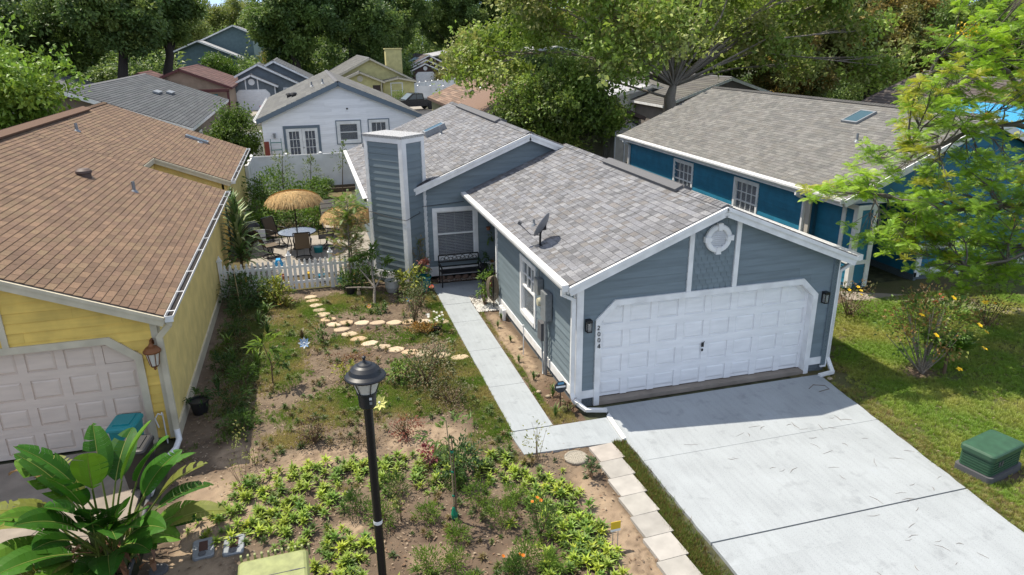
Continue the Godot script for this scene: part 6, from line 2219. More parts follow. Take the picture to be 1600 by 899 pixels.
func backyard() -> void:
	umbrella("thatched straw parasol over the patio table, the one nearer the back fence", Vector3(-5.42, 0, -13.9), 2.18, .95, 1)
	umbrella("thatched straw parasol close to the chimney, half hidden by the slender tree", Vector3(-3.70, 0, -11.2), 2.08, .86, 2)
	var h := thing("patio_table", "round glass patio table with black frame under the thatched parasol", "table", Vector3(-5.42, 0, -13.7))
	var s := Shape.new()
	s.lathe([Vector2(0, .70), Vector2(.66, .70), Vector2(.66, .715), Vector2(0, .715)], 32)
	local(h, "table_top", s, mat("table_glass", lin(.25, .32, .33), .06, {alpha = .45}))
	s = Shape.new()
	var ring := []
	var rr := []
	for i in 33:
		var a := TAU * i / 32
		ring.append(Vector3(cos(a) * .66, .705, sin(a) * .66)); rr.append(.02)
	s.tube(ring, rr, 6, false)
	local(h, "rim", s, mats.black_metal)
	for k in 4:
		s = Shape.new()
		var d := Vector3(cos(k * PI / 2 + .6), 0, sin(k * PI / 2 + .6))
		s.tube([d * .5 + Y * .7, d * .4 + Y * .35, d * .52], [.018, .018, .018], 6)
		local(h, "leg", s, mats.black_metal)
	sling_chair("brown sling chair with its back to the picket gate", Vector3(-5.25, .035, -12.55), PI, mats.sling)
	sling_chair("brown sling chair left of the patio table", Vector3(-6.35, .035, -13.1), PI * .62, mats.sling)
	sling_chair("brown sling chair right of the patio table", Vector3(-4.45, .035, -13.7), -PI * .5, mats.sling)
	sling_chair("brown sling chair behind the patio table at left", Vector3(-6.15, .035, -14.5), PI * .25, mats.sling)
	# padded recliner
	h = thing("recliner", "beige padded recliner behind the patio table", "recliner", Vector3(-4.15, .035, -15.2), "", .15)
	for i in 6:
		s = Shape.new()
		s.beam(Vector3(-.27, .45 + i * .15, -.35 - i * .085), Vector3(.27, .45 + i * .15, -.35 - i * .085), .14, .15, Vector3(0, 1, -.55))
		local(h, "cushion", s, mats.beige_cloth)
	s = Shape.new()
	s.box(Vector3(0, .40, .0), Vector3(.54, .1, .7))
	local(h, "seat", s, mats.beige_cloth)
	s = Shape.new()
	for k in [-1, 1]: s.tube([Vector3(k * .3, 1.2, -.85), Vector3(k * .3, .4, -.35), Vector3(k * .3, .36, .4), Vector3(k * .3, .0, .5)], [.018, .018, .018, .018], 6); s.tube([Vector3(k * .3, .4, -.3), Vector3(k * .3, .0, -.5)], [.018, .018], 6)
	local(h, "frame", s, mats.black_metal)
	# grill
	h = thing("grill", "black covered kettle grill with a white cloth on its handle", "grill", Vector3(-6.95, .035, -13.9))
	s = Shape.new()
	s.lathe([Vector2(0, .62), Vector2(.2, .64), Vector2(.3, .78), Vector2(.31, .86), Vector2(.28, .98), Vector2(.16, 1.1), Vector2(0, 1.13)], 20)
	local(h, "kettle", s, mats.black_plastic)
	for k in 3:
		s = Shape.new()
		var d := Vector3(cos(k * TAU / 3), 0, sin(k * TAU / 3))
		s.tube([d * .2 + Y * .68, d * .34], [.016, .016], 6)
		local(h, "leg", s, mats.black_metal)
	s = Shape.new()
	s.box(Vector3(-.42, .84, 0), Vector3(.4, .03, .4)); s.box(Vector3(-.42, .42, 0), Vector3(.36, .8, .36))
	local(h, "side_table", s, mats.black_plastic)
	s = Shape.new()
	for i in 7:
		var x := .18 + i * .04
		s.hexa([Vector3(x, .30 + .03 * (i % 2), .26 + .02 * (i % 3)), Vector3(x + .04, .32, .28), Vector3(x + .04, .32, .30), Vector3(x, .30 + .03 * (i % 2), .29), Vector3(x, .86, .24), Vector3(x + .04, .86, .24), Vector3(x + .04, .86, .26), Vector3(x, .86, .26)])
	single("cloth", "white cloth hanging from the black grill", "cloth", Vector3(-6.95, .035, -13.9), s, mat("white_cloth", lin(.62, .64, .66), .9))
	# odds and ends along the inside of the fence
	var toys := [[-7.0, -10.3, .11, .16, lin(.62, .40, .03), "yellow flower pot inside the fence by the palm-like plant"], [-6.55, -10.0, .15, .18, lin(.60, .60, .62), "white pot inside the picket fence near the yellow house"], [-5.9, -10.2, .13, .2, lin(.36, .14, .07), "terracotta pot inside the fence left of the gate"], [-5.1, -10.35, .12, .16, lin(.55, .36, .03), "yellow pot just behind the picket gate"], [-4.75, -9.9, .13, .2, lin(.02, .2, .32), "blue pot behind the gate's right post"], [-4.1, -9.8, .14, .22, lin(.62, .58, .50), "cream pot behind the right fence section"], [-3.65, -9.75, .12, .18, lin(.42, .20, .08), "orange clay pot by the chimney behind the fence"]]
	for q in toys:
		h = thing("flower_pot", q[5], "pot", Vector3(q[0], .03, q[1]), "pots lined up inside the picket fence")
		pot(h, q[2], q[3], mat("pot_%d" % int(q[0] * -100), q[4], .4))
		leafy(h, "foliage", Vector3(0, q[3] + .05, 0), Vector3(.14, .12, .14), 26, .09, .03, [Color(.10, .18, .03), Color(.16, .24, .04)])
	s = Shape.new()
	s.prism(PackedVector2Array([Vector2(-.17, 0), Vector2(.17, 0), Vector2(.06, .26), Vector2(-.06, .26)]), Vector3.ZERO, X, Y, Z, -.12, .12)
	single("birdhouse", "bright blue peaked ornament showing above the picket fence", "ornament", Vector3(-5.95, .62, -9.75), s, mat("bright_blue", lin(.02, .27, .55), .45))
	s = Shape.new()
	s.box(Vector3(0, .3, 0), Vector3(.05, .6, .05))
	single("ornament_post", "short post carrying the blue peaked ornament", "post", Vector3(-5.95, .0, -9.75), s, mats.wood_grey)
	s = Shape.new()
	s.lathe([Vector2(0, 0), Vector2(.14, 0), Vector2(.16, .18), Vector2(.15, .2), Vector2(0, .19)], 18)
	single("bucket", "turquoise bucket on the patio by the table", "bucket", Vector3(-4.75, .035, -13.2), s, mats.teal_plastic)
	s = Shape.new()
	s.box(Vector3(0, .09, .01), Vector3(.26, .16, .02)); s.box(Vector3(0, .0, 0), Vector3(.02, .2, .02))
	single("gate_plaque", "pale blue hanging plaque low on the fence right of the gate", "plaque", Vector3(-4.15, .12, -9.2), s, mat("plaque_blue", lin(.20, .42, .50), .6))

func pickup(at: Vector3) -> void:
	var h := thing("pickup_truck", "black pickup truck parked beside the pale yellow house", "pickup truck", at, "", PI * .5 + .25)
	var s := Shape.new()   # length along z, nose at -z
	var low := PackedVector2Array([Vector2(-2.75, .45), Vector2(2.7, .45), Vector2(2.75, .95), Vector2(2.7, 1.15), Vector2(.9, 1.15), Vector2(-1.0, 1.15), Vector2(-2.5, 1.05), Vector2(-2.75, .9)])
	s.prism(low, Vector3.ZERO, Z, Y, X, -.95, .95)
	local(h, "body", s, mats.car_black)
	s = Shape.new()
	s.prism(PackedVector2Array([Vector2(-1.1, 1.14), Vector2(1.05, 1.14), Vector2(.9, 1.78), Vector2(-.25, 1.82)]), Vector3.ZERO, Z, Y, X, -.82, .82)
	var c := local(h, "cab", s, mats.car_black)
	s = Shape.new()
	for k in [-1, 1]:
		s.prism(PackedVector2Array([Vector2(-.75, 1.2), Vector2(.1, 1.2), Vector2(.1, 1.7), Vector2(-.2, 1.7)]), Vector3.ZERO, Z, Y, X, k * .825 - .005, k * .825 + .005)
		s.prism(PackedVector2Array([Vector2(.16, 1.2), Vector2(.9, 1.2), Vector2(.8, 1.7), Vector2(.16, 1.7)]), Vector3.ZERO, Z, Y, X, k * .825 - .005, k * .825 + .005)
	s.hexa([Vector3(-.75, 1.2, -1.06), Vector3(.75, 1.2, -1.06), Vector3(.75, 1.2, -1.04), Vector3(-.75, 1.2, -1.04), Vector3(-.7, 1.78, -.32), Vector3(.7, 1.78, -.32), Vector3(.7, 1.78, -.3), Vector3(-.7, 1.78, -.3)])
	local(c, "window", s, mat("car_glass", lin(.10, .13, .14), .08))
	for q in [[-.9, -1.75], [.9, -1.75], [-.9, 1.75], [.9, 1.75]]:
		s = Shape.new()
		s.lathe([Vector2(.0, -.13), Vector2(.36, -.12), Vector2(.38, 0), Vector2(.36, .12), Vector2(0, .13)], 20, Vector3(q[0], .38, q[1]), Basis(Y, -X, Z))
		local(h, "wheel", s, mats.black_plastic)
	for x in [-.75, .75]:
		s = Shape.new()
		s.box(Vector3(x, .92, -2.72), Vector3(.35, .18, .1))
		local(h, "headlight", s, mats.frosted)

func red_car(at: Vector3) -> void:
	var h := thing("red_car", "dark red car half hidden by the white house gutter", "car", at, "", 0.1)
	var s := Shape.new()
	s.prism(PackedVector2Array([Vector2(-2.2, .35), Vector2(2.2, .35), Vector2(2.2, .85), Vector2(1.7, 1.0), Vector2(-1.2, .98), Vector2(-2.2, .8)]), Vector3.ZERO, Z, Y, X, -.88, .88)
	local(h, "body", s, mats.car_red)
	s = Shape.new()
	s.prism(PackedVector2Array([Vector2(-1.1, .97), Vector2(1.7, .99), Vector2(1.0, 1.5), Vector2(-.3, 1.5)]), Vector3.ZERO, Z, Y, X, -.74, .74)
	var c := local(h, "cabin", s, mats.car_red)
	s = Shape.new()
	for k in [-1, 1]: s.prism(PackedVector2Array([Vector2(-.85, 1.0), Vector2(1.4, 1.0), Vector2(.9, 1.43), Vector2(-.25, 1.43)]), Vector3.ZERO, Z, Y, X, k * .745 - .005, k * .745 + .005)
	s.hexa([Vector3(-.66, 1.02, 1.68), Vector3(.66, 1.02, 1.68), Vector3(.66, 1.02, 1.7), Vector3(-.66, 1.02, 1.7), Vector3(-.6, 1.46, 1.06), Vector3(.6, 1.46, 1.06), Vector3(.6, 1.46, 1.08), Vector3(-.6, 1.46, 1.08)])
	local(c, "window", s, mat("car_glass", lin(.10, .13, .14), .08))
	for q in [[-.82, -1.35], [.82, -1.35], [-.82, 1.35], [.82, 1.35]]:
		s = Shape.new()
		s.lathe([Vector2(.0, -.11), Vector2(.31, -.1), Vector2(.33, 0), Vector2(.31, .1), Vector2(0, .11)], 18, Vector3(q[0], .33, q[1]), Basis(Y, -X, Z))
		local(h, "wheel", s, mats.black_plastic)
	for x in [-.65, .65]:
		s = Shape.new()
		s.box(Vector3(x, .78, 2.18), Vector3(.3, .14, .08))
		local(h, "tail_light", s, mat("tail_red", lin(.4, .01, .01), .3))

var unit_leaf: ArrayMesh
var unit_blade: ArrayMesh
var clusters := []
var frond_mesh: ArrayMesh
var rosette_mesh := []

func plant_meshes() -> void:
	var s := Shape.new()
	s.leaf(Vector3.ZERO, Z, Y, 1.0, 1.0, .25, .12)
	unit_leaf = s.mesh()
	s = Shape.new()
	# a strap leaf that arches over
	var pts := [Vector3(0, 0, 0), Vector3(0, .22, .3), Vector3(0, .30, .62), Vector3(0, .18, .95)]
	var ws := [.35, .5, .42, 0.0]
	for i in 3:
		s.quad(pts[i] - X * ws[i], pts[i] + X * ws[i], pts[i + 1] + X * ws[i + 1], pts[i + 1] - X * ws[i + 1], Y)
	unit_blade = s.mesh()
	for k in 3:
		s = Shape.new()
		for i in [14, 9, 20][k]:
			var d := rdir()
			var o := d * pow(rng.randf(), .5) * .55
			var dir := (d + rdir() * .7 + Y * .15).normalized()
			s.col = Color(1, 1, 1) * rf(.8, 1.15)
			s.leaf(o, dir, (Y + rdir() * .6).normalized(), rf(.26, .42), rf(.15, .24), .2, .1)
		clusters.append(s.mesh())
	# a feathery compound leaf, one unit long
	s = Shape.new()
	for i in 13:
		var t := .12 + .88 * i / 13.0
		var o := Vector3(0, .18 * sin(t * 2.2), t * (1.0 - .06 * t))
		var L := .26 * sin(.35 + t * 2.4)
		for k in [-1, 1]:
			var d := Vector3(k, .15 - .25 * t, .55).normalized()
			var w := Vector3(0, 0, .026)
			s.quad(o - w * .4, o + w, o + d * L + w * .6, o + d * L - w * .5 - Y * .02, Y)
	frond_mesh = s.mesh()
	for k in 3:
		s = Shape.new()
		for i in 15:
			var a := i * 2.4 + rf(-.3, .3)
			var el := lerpf(.25, 1.25, i / 15.0)
			var d := Vector3(cos(a) * cos(el), sin(el), sin(a) * cos(el))
			s.col = Color(1, 1, 1) * lerpf(.75, 1.15, i / 15.0)
			s.leaf(Vector3(0, .15 + i * .02, 0), d, (Y + d * -.3).normalized(), rf(.55, .8), rf(.16, .22), .22, .18)
		rosette_mesh.append(s.mesh())

func aim(d: Vector3, up: Vector3, sc: Vector3, at: Vector3) -> Transform3D:
	var z := d.normalized()
	var x := up.cross(z)
	if x.length() < .01: x = X.cross(z)
	x = x.normalized()
	var y := z.cross(x)
	return Transform3D(Basis(x * sc.x, y * sc.y, z * sc.z), at)

# n single leaves spread through an ellipsoid, in clumps, each pointing outwards
func leafy(par: Node3D, nm: String, c: Vector3, r: Vector3, n: int, L: float, W: float, cols: Array, o := {}) -> void:
	var xf := []
	var cs := PackedColorArray()
	var nc: int = maxi(3, n / int(o.get("per", 9)))
	var cen := []
	for i in nc:
		var d := rdir()
		if o.get("top", false): d.y = absf(d.y)
		cen.append([d * pow(rng.randf(), .4), cols[rng.randi() % cols.size()]])
	for i in n:
		var q = cen[rng.randi() % nc]
		var p: Vector3 = q[0] + Vector3(rng.randfn(), rng.randfn(), rng.randfn()) * o.get("tight", .16)
		var d: Vector3 = (p + Y * o.get("rise", .35) + rdir() * .55).normalized()
		xf.append(aim(d, (Y + rdir() * .5).normalized(), Vector3(W, L, L) * rf(.65, 1.15), c + p * r))
		cs.append(vary(q[1], .18, .06))
	many(par, nm, o.get("mesh", unit_leaf), o.get("mat", mats.leaf), xf, cs)

func stems(par: Node3D, c: Vector3, r: Vector3, n: int, w: float, m: Material, base := Vector3.ZERO) -> void:
	var s := Shape.new()
	for i in n:
		var d := rdir()
		d.y = absf(d.y)
		var t := c + d * r * rf(.4, .95)
		var b := base + Vector3(rf(-.04, .04), -.02, rf(-.04, .04))
		s.tube([b, b.lerp(t, .5) + rdir() * .06 * r.y, t], [w, w * .7, w * .3], 5, false)
	par.add_child(_mesh_node("stems", s, m), true)

func _mesh_node(nm: String, s: Shape, m: Material) -> MeshInstance3D:
	var o := MeshInstance3D.new()
	o.name = nm
	o.mesh = s.mesh()
	o.material_override = m
	return o

func flowers(par: Node3D, pts: Array, r: float, col: Color, petals := 5) -> void:
	for p in pts:
		var s := Shape.new()
		var n := (Vector3(rf(-.4, .4), 1.0, rf(.1, .9))).normalized()
		var x := n.cross(Z).normalized()
		var y := n.cross(x)
		for k in petals:
			var a := TAU * k / petals
			s.col = vary(col, .1)
			s.leaf(p, (x * cos(a) + y * sin(a) + n * .35).normalized(), n, r, r * .85, .1, .1)
		s.col = col * .6
		s.blob(p + n * r * .12, Vector3.ONE * r * .16, 3, 5)
		par.add_child(_mesh_node("flower", s, mats.petal), true)

func shrub(nm: String, label: String, at: Vector3, r: Vector3, n: int, L: float, W: float, cols: Array, o := {}) -> Node3D:
	var h := thing(nm, label, o.get("cat", "shrub"), at, o.get("group", ""))
	var c := Vector3(0, o.get("lift", r.y * .95), 0)
	stems(h, c, r, o.get("nstem", 8), o.get("wstem", .012), o.get("smat", mats.stem_brown))
	leafy(h, "foliage", c, r, n, L, W, cols, o)
	return h

# trunk, limbs to every blob of the crown, leaves in clumps through the blobs
func tree(nm: String, label: String, at: Vector3, trunk: Array, radii: Array, blobs: Array, n: int, size: float, cols: Array, o := {}) -> void:
	var h := thing(nm, label, "tree", at, o.get("group", ""))
	var s := Shape.new()
	s.tube(trunk, radii, 9)
	var limb: float = o.get("limb", radii[radii.size() - 1] * .55)
	for b in blobs:
		var t: Vector3 = b[0]
		var k := trunk.size() - 1
		for j in trunk.size():
			if trunk[j].y < t.y - b[1] * .5: k = j
		k = maxi(k, o.get("fork", 1))
		var f: Vector3 = trunk[k]
		var mid := f.lerp(t, .5) + Vector3(rf(-.1, .1), rf(.0, .12), rf(-.1, .1)) * f.distance_to(t)
		s.tube([f, f.lerp(mid, .5) + rdir() * .1, mid, t + rdir() * b[1] * .2], [limb, limb * .8, limb * .6, limb * .25], 6, false)
		for j in o.get("twigs", 3):
			var e: Vector3 = t + rdir() * b[1] * .85
			s.tube([mid.lerp(t, rf(.2, .9)), t.lerp(e, .5) + rdir() * .2, e], [limb * .3, limb * .2, limb * .08], 4, false)
	local(h, "trunk", s, o.get("bark", mats.bark))
	var xf := []
	var cs := PackedColorArray()
	var tot := 0.0
	for b in blobs: tot += b[1] * b[1]
	for b in blobs:
		var m := int(n * b[1] * b[1] / tot)
		var nc := maxi(4, m / 14)
		for i in nc:
			var d := rdir()
			var c: Vector3 = b[0] + d * b[1] * pow(rng.randf(), .35) * Vector3(1, o.get("flat", .8), 1)
			var col := vary(cols[rng.randi() % cols.size()], .15, .05)
			for j in 14:
				var p = c + Vector3(rng.randfn(), rng.randfn() * .7, rng.randfn()) * b[1] * o.get("tight", .16)
				xf.append(Transform3D(Basis(rdir(), rf(0, TAU)).scaled(Vector3.ONE * size * rf(.7, 1.25)), p))
				cs.append(vary(col, .14, .04))
	many(h, "crown", clusters[o.get("cluster", 0)], mats.leaf, xf, cs)

func blobs_in(c: Vector3, r: Vector3, n: int, b0: float, b1: float) -> Array:
	var a := []
	for i in n:
		var d := rdir()
		a.append([c + d * r * pow(rng.randf(), .45), rf(b0, b1)])
	return a

func oak(label: String, x: float, z: float, hh: float, r: float, cols: Array, n := 2600, low := .32, size := 1.5) -> void:
	var c := Vector3(rf(-1, 1), hh * .62, rf(-1, 1))
	var tr := [Vector3.ZERO, Vector3(rf(-.3, .3), hh * .15, 0), Vector3(rf(-.6, .6), hh * .3, rf(-.5, .5)), c]
	tree("oak_tree", label, Vector3(x, 0, z), tr, [.75, .6, .5, .2], blobs_in(c, Vector3(r * .78, hh * low, r * .7), 17, r * .26, r * .42), n, size, cols, {group = "trees behind the far houses", bark = mats.bark_dark, fork = 2, twigs = 1})

func big_plants() -> void:
	rng.seed = 955
	var dark := [Color(.13, .21, .05), Color(.165, .25, .055), Color(.105, .175, .045), Color(.21, .29, .07)]
	var mid := [Color(.17, .26, .05), Color(.21, .30, .06), Color(.14, .22, .045)]
	var lite := [Color(.22, .27, .06), Color(.26, .30, .065), Color(.18, .23, .05)]
	var rust := [Color(.24, .21, .05), Color(.19, .20, .045), Color(.30, .22, .055), Color(.15, .19, .045)]
	oak("large dark oak at the far left whose trunk rises behind the slate roof", -25.0, -84, 20, 7.5, dark, 3800, .27)
	oak("dark slim-trunked oak just right of the large far left oak", -21.0, -90, 19, 5.0, dark, 2200, .24)
	oak("dark oak at the left frame edge behind the light green tree", -38, -86, 17, 8.5, dark, 3200)
	oak("mid-green tree between the two dark oaks at far left", -32.5, -90, 11, 5.0, mid, 2200)
	oak("olive tree seen under the dark oak, left of the tall blue-grey house", -29, -150, 15, 8, lite, 2200)
	oak("bright tree behind the pale roof of the tall blue-grey house", -21, -185, 17, 10, lite, 2400)
	oak("small sunlit tree right of the pale metal roof chimneys", -9.5, -150, 16, 7.5, mid, 2200)
	oak("dense dark oak above the far grey-blue house", -5.0, -106, 17, 7.5, dark, 3400)
	oak("very dark broad oak above the pale yellow house roof", 3.0, -112, 18, 9.0, dark, 4200, .36)
	oak("dark oak right of the broad one, behind the yellow chimney", 12.0, -128, 18, 8.5, dark, 3600, .34)
	oak("dark oak standing before the long white roof", 25.5, -140, 21, 9.5, dark, 3600, .34)
	oak("dark tree over the pale-roofed house, left of the big pale-limbed tree", 34.5, -136, 21, 8.5, mid, 3400)
	oak("tall dark tree far behind the pale-limbed tree", 50, -120, 20, 10.0, mid, 2600)
	oak("green tree behind the pale-limbed tree at right", 52, -80, 13.5, 8.0, mid, 3000)
	oak("green tree far behind the rust-tinged trees", 70, -85, 15, 9.0, dark, 2600)
	oak("rust-tinged tree just beyond the blue house ridge", 34.0, -38, 11.5, 5.2, rust, 7000, .40, .8)
	oak("second rust-tinged tree, right of the first beyond the blue house", 42.5, -40, 12, 5.5, rust, 7000, .40, .8)
	oak("dark rusty tree behind the blue tarp", 52, -44, 12.5, 6.5, rust, 6000, .40, .9)
	oak("olive tree between the pale-limbed tree and the rust-tinged trees", 29.5, -45, 12.5, 5.5, lite, 6500, .36, .8)
	oak("green tree at the right edge behind the feathery tree", 40, -22, 12, 6.0, mid, 7000, .38, .7)
	for i in 9:
		oak("distant tree on the horizon, %s from the left" % ["first", "second", "third", "fourth", "fifth", "sixth", "seventh", "eighth", "ninth"][i], -75 + i * 26, -235 - (i % 3) * 15, 22 + (i % 2) * 3, 15, dark if i % 2 else mid, 1500)
	# undergrowth and woods that close the view between the far houses
	for q in [["woods", "dark woods closing the horizon behind all the houses", -130, 170, -205, -175, 15.0, 9000, 2.6, mid], ["undergrowth", "dark undergrowth between the far left houses and the oaks", -70, -22, -108, -96, 5.0, 2600, 1.5, dark], ["undergrowth", "undergrowth behind the far grey and yellow houses", -14, 13, -132, -108, 6.0, 2600, 1.6, dark], ["undergrowth", "undergrowth under the trees behind the pale-roofed houses", 30, 75, -148, -126, 6.0, 2600, 1.6, dark], ["undergrowth", "undergrowth beyond the blue house under the rust-tinged trees", 31, 62, -54, -44, 4.5, 3400, .8, dark]]:
		var wx := []
		var wc := PackedColorArray()
		for i in q[7]:
			var x := rf(q[2], q[3])
			wx.append(Transform3D(Basis(rdir(), rf(0, TAU)).scaled(Vector3.ONE * q[8] * rf(.7, 1.3)), Vector3(x, pow(rng.randf(), .8) * q[6] * (.75 + .35 * nz_c.get_noise_2d(x * 4, q[4])), rf(q[4], q[5]))))
			wc.append(vary(q[9][rng.randi() % q[9].size()], .25, .05))
		var wo := many(self, q[0], clusters[0], mats.leaf, wx, wc, "stuff")
		wo.set_meta("label", q[1]); wo.set_meta("category", "woods")
	# big pale-limbed tree behind the blue house
	var syc := [Color(.25, .36, .05), Color(.31, .42, .065), Color(.20, .29, .045), Color(.40, .47, .13), Color(.30, .32, .09)]
	rng.seed = 77
	var bl := []
	for i in 40:
		var x := lerpf(-11.0, 12.5, fmod(i * .381966, 1.0))
		var low := 4.7 if absf(x) > 4.0 else 6.6
		bl.append([Vector3(x, low + rf(0, 1) * (7.0 - absf(x) * .12), rf(-5.0, 5.5)), rf(1.2, 1.9)])
	tree("sycamore_tree", "large spreading tree with pale forked limbs behind the blue house", Vector3(16.7, 0, -28), [Vector3.ZERO, Vector3(.05, 1.8, 0), Vector3(0, 3.0, 0), Vector3(-.15, 3.7, .1), Vector3(.1, 4.4, 0)], [.58, .46, .42, .34, .22], bl, 6200, .92, syc, {bark = mats.bark_pale, fork = 2, limb = .09, twigs = 7, tight = .36, cluster = 1})
	tree("garden_tree", "dense leafy tree behind the board fence, left of the grey shed", Vector3(10.0, 0, -26.6), [Vector3.ZERO, Vector3(.3, 1.2, 0), Vector3(.2, 2.6, 0), Vector3(-.1, 4.2, 0)], [.24, .2, .15, .08], blobs_in(Vector3(-.6, 3.5, 0), Vector3(3.0, 2.4, 1.6), 22, .55, 1.15), 3600, .70, [Color(.20, .30, .045), Color(.15, .23, .04), Color(.26, .36, .06), Color(.14, .18, .045)], {twigs = 4, tight = .42, cluster = 1})
	tree("light_green_tree", "airy light green tree at the left edge behind the yellow house", Vector3(-16.3, 0, -22.5), [Vector3.ZERO, Vector3(.1, 2, 0), Vector3(.3, 4.2, 0), Vector3(0, 6.2, 0)], [.2, .16, .12, .06], blobs_in(Vector3(-.1, 5.0, 0), Vector3(2.3, 2.6, 2.0), 16, .8, 1.25), 1500, .72, [Color(.22, .35, .04), Color(.28, .42, .05), Color(.17, .27, .035)], {bark = mats.bark_pale, fork = 1, limb = .06, twigs = 4, tight = .30, cluster = 1})
	tree("light_green_tree", "small light green tree by the white house's left gutter", Vector3(-8.9, 0, -32.5), [Vector3.ZERO, Vector3(.1, 1, 0), Vector3(.1, 2.4, 0)], [.1, .08, .05], [[Vector3(.2, 2.9, 0), .9], [Vector3(-.5, 2.0, .2), .8], [Vector3(.6, 1.6, .3), .8], [Vector3(0, 1.0, .4), .8]], 1100, .45, [Color(.12, .20, .03), Color(.15, .24, .035), Color(.09, .15, .02)], {limb = .03, cluster = 1, tight = .30})
	tree("round_tree", "rounded bright green tree between the tan and grey far houses", Vector3(-14.5, 0, -95), [Vector3.ZERO, Vector3(0, 2, 0), Vector3(0, 4, 0)], [.3, .25, .15], blobs_in(Vector3(0, 4.0, 0), Vector3(2.2, 1.5, 2.0), 9, 1.2, 1.7), 1500, .9, [Color(.10, .19, .02), Color(.13, .22, .03)], {tight = .2})
	tree("yellowish_tree", "yellowish small tree left of the dark oak trunk by the grey house", Vector3(-8.3, 0, -112), [Vector3.ZERO, Vector3(0, 2, 0), Vector3(0, 4, 0)], [.3, .25, .15], blobs_in(Vector3(0, 4.6, 0), Vector3(3.0, 1.8, 2.0), 9, 1.3, 1.9), 1500, .9, [Color(.26, .22, .05), Color(.20, .20, .05), Color(.15, .19, .04)], {tight = .2})
	for q in [[-21.0, -55, 1.6, "pale silvery palm-like shrub behind the slate roof ridge", [Color(.26, .28, .18), Color(.20, .24, .12)]], [-26, -100, 4.0, "dark shrub mass under the far left oaks", dark], [17.8, -110, 1.3, "yellow-green shrub beside the far brown house's white door", [Color(.26, .24, .05), Color(.18, .2, .04)]], [19.9, -104, 1.3, "round green shrub right of the far brown house", mid], [22.0, -103, 1.4, "second round green shrub right of the far brown house", mid], [-11.0, -42, .8, "low bright hedge beside the white fence behind the slate-roofed house", lite], [6.2, -76.5, .8, "low shrubs under the far yellow house window", mid], [8.6, -25.5, 1.5, "weedy shrub behind the board fence near the olive wall", lite]]:
		shrub("shrub", q[3], Vector3(q[0], 0, q[1]), Vector3(q[2] * 1.3, q[2], q[2]), 700, q[2] * .22, q[2] * .12, q[4])

